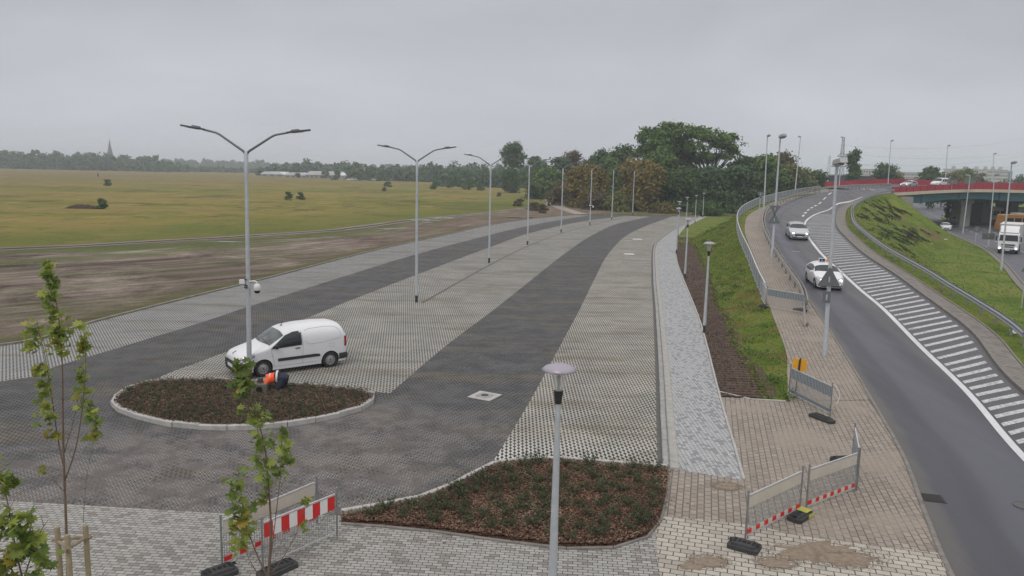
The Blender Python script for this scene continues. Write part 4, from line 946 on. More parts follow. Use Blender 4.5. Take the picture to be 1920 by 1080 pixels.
class Car:
    def __init__(s,L,top,belt,wid,z0=.2,m=2.2,n=2.6,paintm=None):
        s.L=L;s.top=top;s.belt=belt;s.wid=wid;s.z0=z0;s.m=m;s.n=n;s.paint=paintm
    def f(s,T,x):
        X=[a for a,_ in T];Y=[b for _,b in T]
        # smooth interpolation
        e=.05; return float((np.interp(x-e,X,Y)+2*np.interp(x,X,Y)+np.interp(x+e,X,Y))/4)
    def zt(s,x): return s.f(s.top,x)
    def zb(s,x): return min(s.f(s.belt,x),s.zt(x)-.03)
    def w(s,x): return s.f(s.wid,x)
    def side(s,x,z):
        zb,zt,w=s.zb(x),s.zt(x),s.w(x)
        if z<=zb: return w*(1-.07*((zb-z)/(zb-s.z0))**2.2)
        h=min(.999,(z-zb)/(zt-zb)); return w*(1-h**s.m)**(1/s.n)
    def ztop(s,x,y):
        w=s.w(x); q=min(.999,abs(y)/w); return s.zb(x)+(s.zt(x)-s.zb(x))*(1-q**s.n)**(1/s.m)
    def body(s,parent,wheels,R):
        xs=sorted(set([0,.02,.05]+list(np.linspace(.08,s.L-.06,76))+[s.L-.03,s.L])); b=MB();rows=[]
        for x in xs:
            P=[(0,s.z0)]; zb=s.zb(x)
            for k in range(7): 
                z=s.z0+(zb-s.z0)*k/6; P.append((s.side(x,z),z))
            for k in range(1,15):
                a=k/15*PI/2; w=s.w(x); y=w*math.cos(a)**(2/s.n); P.append((y,zb+(s.zt(x)-zb)*math.sin(a)**(2/s.m)))
            P.append((0,s.zt(x)))
            rows.append([(x,y,z) for y,z in P]+[(x,-y,z) for y,z in P[-2:0:-1]])
        n=len(rows[0]); V=[v for r in rows for v in r]; F_=[(i*n+k,i*n+(k+1)%n,(i+1)*n+(k+1)%n,(i+1)*n+k) for i in range(len(rows)-1) for k in range(n)]
        F_.append(tuple(range(n))); F_.append(tuple((len(rows)-1)*n+k for k in range(n-1,-1,-1)))
        b.add(V,F_); o=b.build('body',[s.paint,WELL],parent)
        cut=MB()
        for wx in wheels:
            for sg in (-1,1): cut.tube([(wx,sg*(s.w(wx)-.30),R),(wx,sg*(s.w(wx)+.2),R)],R+.055,28)
        c=cut.build('cut',[s.paint,WELL]); c.data.polygons.foreach_set('material_index',[1]*len(c.data.polygons))
        bpy.context.view_layer.update()
        o.parent=None; md=o.modifiers.new('b','BOOLEAN'); md.operation='DIFFERENCE'; md.object=c; md.solver='EXACT'
        dg=bpy.context.evaluated_depsgraph_get(); me=bpy.data.meshes.new_from_object(o.evaluated_get(dg)); o.modifiers.clear(); old=o.data; o.data=me; me.name='body'; bpy.data.objects.remove(c); bpy.data.meshes.remove(old); o.parent=parent
        me.polygons.foreach_set('use_smooth',[True]*len(me.polygons)); me.set_sharp_from_angle(angle=math.radians(35)); s.o=o; return o
    def wpatch(s,name,parent,x0,x1,v,mat,off=.007,nx=12,ny=14,edge=0):
        """patch on the top surface between x0 and x1, half width v(x) as a share of the width"""
        b=MB();V=[]
        for i in range(nx+1):
            t=i/nx
            for j in range(ny+1):
                u=-1+2*j/ny; x=(x0(u) if callable(x0) else x0)*(1-t)+(x1(u) if callable(x1) else x1)*t; y=u*s.w(x)*(v(t) if callable(v) else v); z=s.ztop(x,y)
                nrm=Vector((-(s.ztop(x+.02,y)-s.ztop(x-.02,y))/.04,-(s.ztop(x,y+.02)-s.ztop(x,y-.02))/.04,1)).normalized(); V.append(Vector((x,y,z))+nrm*off)
        b.add(V,[(i*(ny+1)+j,i*(ny+1)+j+1,(i+1)*(ny+1)+j+1,(i+1)*(ny+1)+j) for i in range(nx) for j in range(ny)]); return b.build(name,mat,parent,smooth_=True)
    def spatch(s,name,parent,sg,x0,x1,lo,hi,mat,off=.006,nx=14,nz=6):
        b=MB();V=[]
        for i in range(nx+1):
            x=x0+(x1-x0)*i/nx
            for j in range(nz+1):
                z=lo(x)+(hi(x)-lo(x))*j/nz; V.append((x,sg*(s.side(x,z)+off),z))
        b.add(V,[(i*(nz+1)+j,i*(nz+1)+j+1,(i+1)*(nz+1)+j+1,(i+1)*(nz+1)+j) for i in range(nx) for j in range(nz)]); return b.build(name,mat,parent,smooth_=True)
    def line(s,b,sg,P,wd=.012,off=.004,n=0):
        Q=resample([Vector((p[0],0,p[1])) for p in P],n or max(6,int(len(P)*6)));V=[]
        for i,q in enumerate(Q):
            d=(Q[min(i+1,len(Q)-1)]-Q[max(i-1,0)]).normalized(); n=Vector((-d.z,0,d.x))*wd/2
            for r in (q-n,q+n): V.append((r.x,sg*(s.side(r.x,r.z)+off),r.z))
        b.add(V,[(2*i,2*i+1,2*i+3,2*i+2) for i in range(len(Q)-1)])
    def wheel(s,parent,wx,sg,R,wd=.2,style=0):
        y=sg*(s.w(wx)-.02); M=Matrix.Translation((wx,y,R))@Matrix.Rotation(-sg*PI/2,4,'X')
        b=MB(); b.lathe([(R*.62,-wd),(R*.93,-wd),(R,-wd*.85),(R,-wd*.12),(R*.93,0),(R*.70,.0),(R*.64,-.02),(R*.62,-.06)],28,M=M); ty=b.build('wheel',TYRE,parent,smooth_=True,auto=35)
        b=MB(); b.lathe([(R*.65,-.03),(R*.62,-.015),(R*.5,-.03),(R*.42,-.012),(R*.2,.0),(.0,.002)],28,M=M); b.build('rim',RIMM,ty,smooth_=True,auto=35)
        b=MB()
        for k in range(10):
            a=2*PI*k/10; b.box((R*.5*math.cos(a),R*.5*math.sin(a),-.016),(R*.10,R*.07,.014),rz=a,M=M)
        b.lathe([(0,.004),(.03,.004),(.03,-.01)],10,M=M); b.build('rim_holes',SEAM,ty)
        b=MB(); b.lathe([(R+.05,-wd*1.3),(0,-wd*1.3)],24,M=M); b.build('wheel_well',WELL,ty)
def mirror(parent,c,sg,x,z,mat):
    b=MB(); y=sg*(c.side(x,z)+.10); b.box((x,y,z),(.10,.20,.15)); b.beam((x+.02,sg*(c.side(x,z)-.02),z-.05),(x,y,z-.04),.05,.05); return b.build('mirror',mat,parent,bevel=.03)
# ---- white panel van
def van():
    L=4.38; f=G(493,706);r=G(618,688); d=(r-f); d.z=0; ang=math.atan2(d.y,d.x); wx=(.93,3.66)
    top=[(0,.72),(.04,.84),(.15,.92),(.5,1.02),(.98,1.14),(1.08,1.19),(1.80,1.70),(2.05,1.775),(2.6,1.83),(3.3,1.84),(3.95,1.80),(4.22,1.72),(4.32,1.60),(4.38,1.42)]
    belt=[(0,.60),(.3,.78),(.9,.95),(1.4,1.02),(4.38,1.05)]; wid=[(0,.58),(.06,.74),(.2,.84),(.6,.89),(1.2,.905),(3.9,.905),(4.25,.87),(4.38,.80)]
    c=Car(L,top,belt,wid,.21,3.0,2.7,P_WHITE)
    # near side of the van is its left side (facing the camera): wheels stand on f and r
    u=d.normalized(); nrm=Vector((u.y,-u.x,0))  # towards the camera
    org=f-u*wx[0]-nrm*(.80)
    t=thing('panel_van',org,'white panel van parked beside the planted island, facing left','van',ang)
    near=-1
    c.body(t,wx,.325)
    for x in wx:
        for sg in (-1,1): c.wheel(t,x,sg,.325)
    c.wpatch('windscreen',t,lambda u:1.10+.10*u*u,lambda u:1.74+.04*u*u,lambda q:.90-.06*q,GLASS_V)
    b=MB(); b.box((1.34,.25,1.36),(.02,.2,.012)); b.build('dash_paper',WHITEP,t)
    b=MB(); 
    for sg in (-1,1):
        lo=lambda x:1.08+.03*(x-1.3); hi=lambda x:float(np.interp(x,[1.30,1.85,2.15,2.38,2.44],[1.12,1.50,1.59,1.605,1.54]))
        c.spatch('side_window',t,sg,1.30,2.44,lo,hi,GLASS,off=.012,nx=30,nz=12)
        b=MB(); c.line(b,sg,[(2.50,.34),(2.51,1.2),(2.48,1.62)]); c.line(b,sg,[(1.36,.36),(1.33,.62),(1.26,.9),(1.26,1.06)])
        c.line(b,sg,[(1.36,.36),(2.5,.34),(3.2,.34)],.010)
        c.line(b,sg,[(2.62,1.22),(2.66,1.13),(2.8,1.07),(3.4,1.09),(4.12,1.20)],.012); c.line(b,sg,[(2.62,1.60),(2.8,1.66),(3.5,1.68),(3.9,1.64),(4.08,1.52),(4.16,1.25)],.012)
        b.build('door_seam',simple('seam_grey',(.30,.31,.32),.7),t)
        b=MB(); c.line(b,sg,[(1.24,1.065),(1.6,1.072),(2.46,1.10)],.03,.018,60); c.line(b,sg,[(1.28,1.10),(1.83,1.50),(2.15,1.60),(2.40,1.615)],.022,.018,60); c.line(b,sg,[(2.45,1.58),(2.455,1.10)],.025,.018,30); b.build('window_trim',PLAST,t)
        c.spatch('rub_strip',t,sg,1.50,3.22,lambda x:.535,lambda x:.655-.03*max(0,x-3.1)/.12,PLAST,off=.022,nx=10,nz=2)
        bb=MB(); y=sg*(c.side(2.3,.95)+.012); bb.box((2.30,y,.975),(.20,.03,.035)); bb.build('door_handle',PLAST,t,bevel=.008)
        b2=MB()
        for xw in wx:
            A=[(xw+(.395)*math.cos(a),.325+.395*math.sin(a)) for a in np.linspace(math.radians(5),math.radians(175),14)]
            c.line(b2,sg,A,.045,.012)
        b2.build('arch_lip',PLAST if False else P_WHITE,t)
        mirror(t,c,sg,1.42,1.13,PLAST)
    b=MB(); c.line(b,-1,[(3.62,1.0),(3.82,1.01),(3.81,.86),(3.63,.85),(3.62,1.0)],.008); c.line(b,-1,[(2.36,.99),(2.26,.99)],.01); b.build('fuel_flap',simple('seam_grey',(.3,.31,.32)),t)
    # bumpers
    def ring(name,x0,x1,z0,z1,off,mat,front=True):
        b=MB();V=[];P=[]
        xs=[x0+(x1-x0)*k/8 for k in range(9)]
        if front: path=[(x,-1) for x in reversed(xs)]+[(x,1) for x in xs]
        else: path=[(x,-1) for x in xs]+[(x,1) for x in reversed(xs)]
        for x,sg in path:
            for z in (z0,z0+.04,(z0+z1)/2,z1-.03,z1):
                o_=off*(.4 if z in (z0,z1) else 1); xx=x+(-off if front else off)*(1 if abs(x-(x0 if front else x1))<.05 else .3)*(.4 if z in (z0,z1) else 1)
                V.append((xx,sg*(c.side(x,min(z,c.zb(x)))+o_),z))
        m=5; b.add(V,[(i*m+j,i*m+j+1,(i+1)*m+j+1,(i+1)*m+j) for i in range(len(path)-1) for j in range(m-1)]); return b.build(name,mat,t,smooth_=True)
    ring('front_bumper',0.0,.50,.20,.60,.035,PLAST); ring('rear_bumper',4.02,4.38,.30,.55,.05,PLAST,False)
    b=MB(); b.box((-.045,0,.43),(.02,.52,.115)); b.build('number_plate',PLATE,t)
    b=MB(); b.box((-.03,0,.60),(.03,.9,.05)); b.build('grille',SEAM,t)
    for sg in (-1,1):
        b=MB();V=[]
        nx,nz=8,5
        for i in range(nx+1):
            x=.10+.52*i/nx
            for j in range(nz+1):
                q=j/nz; lo=.70+.10*i/nx; hi=.80+.16*i/nx; z=lo+(hi-lo)*q; z=min(z,c.zt(x)-.02); y=c.side(x,z); V.append((x-.008,sg*(y+.008),z+.004))
        b.add(V,[(i*(nz+1)+j,i*(nz+1)+j+1,(i+1)*(nz+1)+j+1,(i+1)*(nz+1)+j) for i in range(nx) for j in range(nz)]); b.build('headlight',LAMPG,t,smooth_=True)
        b=MB(); b.box((4.335,sg*.80,1.02),(.10,.10,.42)); b.build('tail_light',REDL,t,bevel=.02)
        b=MB(); b.box((1.28,sg*(c.side(1.22,.8)+.006),.79),(.06,.012,.025)); b.build('indicator',ORL,t)
    b=MB(); z=c.ztop(.22,0); b.prism([(.0,-.07),(.05,-.02),(.16,-.03),(.2,.0),(.15,.045),(.09,.03),(.11,.07),(.03,.05)],0,.01,M=Matrix.Translation((.05,0,c.ztop(.05,0)+.012))@Matrix.Rotation(math.radians(-36),4,'Y')); b.build('badge',simple('badge_metal',(.12,.12,.13),.3,.6),t)
    b=MB(); b.tube([(1.98,0.0,1.75),(2.06,0.0,1.95)],.012,6); b.box((1.98,0,1.765),(.07,.05,.03)); b.build('antenna',PLAST,t)
    b=MB(); 
    for y0,y1 in ((-.62,.0),(.08,.66)): b.beam((1.13+.08*abs(y0),y0,c.ztop(1.13+.08*abs(y0),y0)+.02),(1.22,y1,c.ztop(1.22,y1)+.022),.02,.015)
    b.build('wiper',PLAST,t)
    b=MB(); b.box((1.55,.1,1.42),(.2,.14,.004)); 
    return t
van_o=van()
# ---- hatchback / saloon generator
def hatch(loc,rz,label,paintm,L=4.1,W=1.74,H=1.48,lit=True,kind='hatch',group=None,rails=False,dark_low=False,cat='car'):
    k=L/4.1; h=H/1.48; w=W/2
    top=[(0,.66),(.05,.74),(.2,.82),(.6,.93),(1.0,1.0),(1.12,1.03),(1.85,1.40),(2.15,1.47),(2.7,1.48),(3.3,1.43),(3.7,1.30),(3.95,1.05),(4.06,.92),(4.1,.85)]
    if kind=='estate': top=[(0,.64),(.05,.72),(.2,.80),(.6,.90),(1.05,.98),(1.15,1.0),(1.85,1.38),(2.15,1.46),(2.9,1.48),(3.6,1.42),(3.85,1.30),(4.0,1.08),(4.1,.95)]
    top=[(a*k,b*h) for a,b in top]; belt=[(0,.55*h),(.5*k,.74*h),(1.1*k,.88*h),(4.1*k,.95*h)]
    wid=[(0,w*.68),(.06,w*.82),(.22,w*.93),(.6,w*.99),(1.2,w),(3.3*k,w),(3.9*k,w*.92),(4.1*k,w*.82)]
    c=Car(L,top,belt,wid,.19,2.1,2.5,paintm); wx=(.80*k,3.35*k); t=thing('car',loc,label,cat,rz,group)
    hub=thing  # origin at the middle of the front bumper
    c.body(t,wx,.31)
    for x in wx:
        for sg in (-1,1): c.wheel(t,x,sg,.31,.19)
    c.wpatch('windscreen',t,lambda u:(1.16+.13*u*u)*k,lambda u:(1.80+.05*u*u)*k,lambda q:.90-.10*q,GLASS)
    c.wpatch('rear_window',t,lambda u:(3.42-.05*u*u)*k,lambda u:(3.86-.1*u*u)*k,lambda q:.66+.04*q,GLASS)
    for sg in (-1,1):
        c.spatch('side_window',t,sg,1.42*k,3.35*k,lambda x:.93*h,lambda x:float(np.interp(x/k,[1.42,1.85,2.2,2.8,3.2,3.35],[.97,1.235,1.30,1.30,1.22,1.05]))*h,GLASS)
        b=MB(); c.line(b,sg,[(2.25*k,.3),(2.26*k,.9*h),(2.26*k,1.33*h)],.03); c.line(b,sg,[(1.28*k,.32),(1.25*k,.8*h)],.012); c.line(b,sg,[(3.05*k,.5),(3.12*k,.92*h)],.012); b.build('door_seam',SEAM,t)
        mirror(t,c,sg,1.45*k,.97*h,paintm)
        # headlights wrap the front corner
        b=MB();V=[];nx,nz=8,4
        for i in range(nx+1):
            x=.03+.46*(i/nx)**1.4
            for j in range(nz+1):
                q=j/nz; z=(.60+.06*i/nx+(.13+.03*i/nx)*q)*h; z=min(z,c.zt(x)-.015); V.append((x-.012,sg*(c.side(x,z)+.006),z))
        b.add(V,[(i*(nz+1)+j,i*(nz+1)+j+1,(i+1)*(nz+1)+j+1,(i+1)*(nz+1)+j) for i in range(nx) for j in range(nz)]); hl=b.build('headlight',LAMPG,t,smooth_=True)
        if lit:
            b=MB(); b.lathe([(0,0),(.06,0),(.085,.02),(.085,-.03)],14,M=Matrix.Translation((.025,sg*w*.66,.645*h))@Matrix.Rotation(-PI/2,4,'Y')); b.build('lit_bulb',LIT,hl)
        b=MB(); b.box((L-.05,sg*w*.78,.85*h),(.10,.14,.18)); b.build('tail_light',REDL,t,bevel=.02)
    b=MB(); b.prism([(-w*.42,.40),(w*.42,.40),(w*.5,.50),(w*.46,.58),(-w*.46,.58),(-w*.5,.50)],-.01,.02,M=Matrix.Translation((-.012,0,-.0))@Matrix(((0,0,-1,0),(1,0,0,0),(0,1,0,0),(0,0,0,1)))); b.build('grille',PLAST,t,bevel=.008)
    b=MB(); b.box((-.005,0,.27),(.03,W*.72,.10)); 
    for sg in (-1,1): b.box((.04,sg*w*.66,.33),(.05,.22,.09))
    b.build('lower_intake',PLAST,t,bevel=.01)
    b=MB(); b.box((-.03,0,.37),(.015,.50,.11)); b.build('number_plate',PLATE,t)
    if rails:
        for sg in (-1,1):
            b=MB(); b.tube([(1.95*k,sg*w*.60,c.ztop(1.95*k,w*.60)),(2.05*k,sg*w*.60,c.ztop(2.05*k,w*.6)+.05),(3.3*k,sg*w*.58,c.ztop(3.3*k,w*.58)+.05),(3.4*k,sg*w*.58,c.ztop(3.4*k,w*.58)-.01)],.018,6); b.build('roof_rail',CHROME,t)
        b=MB()
        for x in (2.2,2.9): b.beam((x*k,-w*.6,1.50*h),(x*k,w*.6,1.50*h),.05,.025)
        b.build('roof_bar',CHROME,t)
    return t,c
def head_to(p,q): 
    """rotation that points the car's nose (its -x side) from p towards q"""
    d=q-p; return math.atan2(-d.y,-d.x)
def place_on(o,zf=None):
    pass
# silver estate
fp_=S(1500,449); rear=S(1487,432)
ca,cc=hatch(Vector((fp_.x,fp_.y,fp_.z+.0)),head_to(Vector((1.5,5,0)),Vector((0,0,0))),'silver estate car with roof rails and lit headlights coming down the ramp',P_SILVER,L=4.5,W=1.77,H=1.50,kind='estate',rails=True)
def seat(o,L,W):
    """stand a car on the road: pitch it to the slope under its wheels"""
    rz=o.rotation_euler.z; u=Vector((math.cos(rz),math.sin(rz),0)); f=drop(o.location+u*.7,0); r=drop(o.location+u*(L-.8),0); n=Vector((-u.y,u.x,0)); l=drop(o.location+u*L*.5+n*W*.4,0); q=drop(o.location+u*L*.5-n*W*.4,0)
    ax=(r-f).normalized(); ay=(l-q).normalized(); az=ax.cross(ay).normalized(); ay=az.cross(ax); o.rotation_euler=Matrix((ax,ay,az)).transposed().to_euler(); o.location=f-ax*.7
ca.location=S(1499,451); ca.rotation_euler.z=math.atan2(4.6,1.05); seat(ca,4.5,1.77)
cb,cc2=hatch(S(1558,544),math.atan2(4.4,.95),'white hatchback with learner roof sign and headlights on, nearer of the two ramp cars',P_WHITE,L=4.03,W=1.73,H=1.47)
cb.location=S(1557,545); cb.rotation_euler.z=math.atan2(4.0,.62); seat(cb,4.03,1.73)
b=MB(); b.box((0,0,.12),(.10,.46,.24)); lb=b.build('roof_sign_box',WHITEP,cb,bevel=.02,loc=(2.35,.12,1.47))
NAVY=simple('learner_blue',(.015,.03,.12),.5)
b=MB(); b.box((0,0,0),(.01,.34,.19)); b.build('sign_field',NAVY,lb,loc=(-.056,.02,.125))
txt('L',.20,.004,WHB,'letter',lb,Matrix.Translation((-.066,.02,.125))@Matrix(((0,0,-1,0),(-1,0,0,0),(0,1,0,0),(0,0,0,1))))
b=MB(); b.lathe([(0,0),(.08,0),(.09,.02),(.09,.14),(.06,.19),(0,.2)],14,c=(2.35,-.22,1.50)); b.build('beacon',ORL,cb,smooth_=True)
# cars on the bridge
def on_bridge(px,py,Y): return YP(px,py,Y)
c1,_=hatch(YP(1694,351.5,158),math.atan2(.62,.8),'silver car crossing the bridge behind the start of the red parapet',P_SILVER,L=4.4,W=1.75,H=1.48,lit=True,kind='hatch')
def small_van(loc,rz,label,lit=False):
    top=[(0,.8),(.05,.95),(.3,1.05),(.9,1.18),(1.0,1.22),(1.7,1.86),(2.0,1.93),(4.2,1.93),(4.5,1.85),(4.6,1.6)]; belt=[(0,.65),(.5,.9),(1.2,1.08),(4.6,1.1)]; wid=[(0,.66),(.1,.82),(.5,.91),(4.3,.91),(4.6,.86)]
    c=Car(4.6,top,belt,wid,.25,3.2,3.0,P_WHITE); t=thing('van',loc,label,'van',rz); c.body(t,(.85,3.7),.33)
    for x in (.85,3.7):
        for sg in (-1,1): c.wheel(t,x,sg,.33)
    c.wpatch('windscreen',t,1.05,1.68,.9,GLASS)
    for sg in (-1,1):
        c.spatch('side_window',t,sg,1.4,2.2,lambda x:1.16,lambda x:float(np.interp(x,[1.4,1.9,2.2],[1.2,1.68,1.72])),GLASS); c.spatch('side_window',t,sg,2.3,3.2,lambda x:1.16,lambda x:1.72,GLASS); c.spatch('side_window',t,sg,3.3,4.2,lambda x:1.16,lambda x:1.72,GLASS)
        b=MB(); b.box((.06,sg*.62,.85),(.1,.26,.16)); b.build('headlight',LAMPG,t,bevel=.02)
    b=MB(); b.box((-.01,0,.45),(.05,1.5,.22)); b.build('bumper',PLAST,t,bevel=.02)
    return t
small_van(YP(1750,351,159),math.atan2(.55,.83),'white passenger van on the bridge behind the red parapet')
# ---- truck
def truck():
    f=G(1888,476,-1.3); back=Vector((lowLs[-1].x,0,0)); d=Vector((66.5-55.2,107.6-86.9,0)).normalized(); rz=math.atan2(d.y,d.x)-.12
    t=thing('box_truck',f,'white box truck with lit headlights on the lower road at the right','truck',rz)
    b=MB(); b.box((2.2+3.3,0,2.45),(6.8,2.48,2.55)); b.build('cargo_box',simple('tarpaulin_white',(.50,.50,.48),.6,var=.12,scale=1.2),t,bevel=.04)
    b=MB(); b.box((5.5,0,3.75),(6.9,2.55,.08)); b.build('box_roof',simple('roof_pale',(.62,.62,.60)),t)
    b=MB(); P=[(0,.45),(-.02,1.0),(.05,1.65),(.22,2.55),(.45,2.72),(2.0,2.75),(2.0,.45)]
    M=Matrix(((1,0,0,0),(0,0,-1,0),(0,1,0,0),(0,0,0,1))); b.prism(P,-1.15,1.15,M=M); b.build('cab',P_WHITE,t,bevel=.07)
    b=MB(); P=[(.30,2.74),(.62,3.3),(1.1,3.55),(1.9,3.62),(1.9,2.74)]; b.prism(P,-1.05,1.05,M=M); b.build('roof_deflector',P_WHITE,t,bevel=.08)
    b=MB(); b.add([(.055,-1.04,1.68),(.055,1.04,1.68),(.205,.98,2.44),(.205,-.98,2.44)],[(0,1,2,3)]); o=b.build('windscreen',GLASS,t); o.location=(-.03,0,0)
    for sg in (-1,1):
        b=MB(); b.add([(.30,sg*1.16,1.62),(1.25,sg*1.16,1.62),(1.25,sg*1.16,2.38),(.42,sg*1.16,2.38)],[(0,1,2,3)]); b.build('side_window',GLASS,t)
        b=MB(); b.box((.0,sg*1.38,1.95),(.16,.16,.62)); b.beam((.1,sg*1.1,2.2),(.0,sg*1.35,2.2),.05,.05); b.build('mirror',PLAST,t,bevel=.03)
        b=MB(); b.box((-.03,sg*.90,.72),(.08,.42,.24)); h=b.build('headlight',LAMPG,t,bevel=.03)
        b=MB(); b.lathe([(0,0),(.10,0),(.12,.02)],14,M=Matrix.Translation((-.08,sg*.92,.72))@Matrix.Rotation(-PI/2,4,'Y')); b.build('lit_bulb',LIT,h)
        for x,r in ((1.2,.46),(5.9,.46)):
            M2=Matrix.Translation((x,sg*1.12,r))@Matrix.Rotation(-sg*PI/2,4,'X'); b=MB(); b.lathe([(.25,-.3),(r,-.3),(r,-.03),(r*.9,0),(r*.6,0),(.2,-.08),(0,-.06)],22,M=M2); w_=b.build('wheel',TYRE,t,smooth_=True,auto=35)
            b=MB(); b.lathe([(.26,.004),(.16,-.03),(0,.02)],16,M=M2); b.build('rim',RIMM,w_)
    b=MB(); b.box((-.045,0,1.18),(.06,1.55,.18)); b.box((-.045,0,.92),(.06,1.3,.12)); b.box((-.03,0,.52),(.08,2.2,.16)); b.build('grille',PLAST,t,bevel=.02)
    b=MB(); b.box((-.085,0,.50),(.02,.52,.12)); b.build('number_plate',PLATE,t)
    b=MB(); b.box((4.8,0,.85),(7.6,.9,.3)); b.box((3.4,-1.05,.75),(1.6,.25,.5)); b.box((3.4,1.05,.75),(1.6,.25,.5)); b.build('chassis',DARKM,t)
    return t
truck()
# trams and vehicles under the bridge
def tram(loc,rz,label,L,colm):
    t=thing('tram',loc,label,'tram',rz,'yellow trams beyond the truck'); b=MB(); b.prism([(0,.35),(.0,1.2),(.35,3.1),(.6,3.25),(L,3.25),(L,.35)],-1.2,1.2,M=Matrix(((1,0,0,0),(0,0,-1,0),(0,1,0,0),(0,0,0,1)))); b.build('body',colm,t,bevel=.08)
    for sg in (-1,1):
        n=int(L/1.7)
        for i in range(n): b=MB(); b.box((1.2+i*1.65,sg*1.21,2.1),(1.35,.03,1.0)); b.build('window',GLASS,t)
    b=MB(); b.box((L/2,0,.45),(L*.98,2.43,.35)); b.build('skirt',DARKM,t)
    b=MB(); b.box((L/2,0,3.4),(L*.6,1.6,.3)); b.build('roof_unit',simple('roof_grey',(.4,.4,.38)),t)
    return t
YT=simple('tram_yellow',(.36,.17,.045),.5,var=.15,scale=.5); CT=simple('tram_cream',(.55,.50,.42),.5,var=.1)
q=G(1872,434,-1.3); tram(q,math.atan2(.15,1),'yellow and brown tram standing behind the truck, left one',14,YT)
q=G(1905,440,-1.3); tram(q+Vector((3,1,0)),math.atan2(.15,1),'yellow and brown tram at the right edge behind the truck',14,YT)
q=G(1866,420,-1.3); tram(q+Vector((0,8,0)),math.atan2(.12,1),'cream roofed tram in the shade under the bridge',16,CT)
# dark van and white car coming out behind the slope
t=small_van(G(1752,420,-1.3),math.atan2(-.4,1)+PI*0,'dark van parked under the bridge, roof just showing above the slope'); 
for c_ in t.children:
    if c_.name.startswith('body'): c_.data.materials[0]=paint('dark_blue_paint',(.02,.024,.035))
t.location=G(1764,424,-1.3)+Vector((2,3,0))
c3,_=hatch(G(1774,433,-1.3),math.atan2(1.9,.9),'white car just appearing from behind the right slope',P_WHITE,L=4.2,lit=False)
# ================================================================== KNEELING WORKER
def skinned(name,verts,edges,rad,mat,parent,sub=2):
    me=bpy.data.meshes.new(name); me.from_pydata(verts,edges,[]); o=bpy.data.objects.new(name,me); COL.objects.link(o)
    m=o.modifiers.new('s','SKIN'); 
    for i,r in enumerate(rad): me.skin_vertices[0].data[i].radius=(r,r) if not hasattr(r,'__len__') else r
    me.skin_vertices[0].data[0].use_root=True
    s_=o.modifiers.new('u','SUBSURF'); s_.levels=sub; s_.render_levels=sub
    dg=bpy.context.evaluated_depsgraph_get(); n=bpy.data.meshes.new_from_object(o.evaluated_get(dg)); o.modifiers.clear(); o.data=n; n.name=name; n.materials.clear(); n.materials.append(mat); n.polygons.foreach_set('use_smooth',[True]*len(n.polygons)); o.parent=parent; return o
SKIN=simple('skin',(.45,.26,.19),.6,var=.05); NAVYC=simple('navy_cloth',(.018,.024,.042),.9,var=.35,scale=9,bumps=.3); ORC=simple('orange_hivis',(.85,.11,.03),.8,var=.12,scale=10); REFL=simple('reflective_tape',(.62,.62,.66),.4,var=.05); HAIR=simple('dark_hair',(.03,.022,.018),.8)
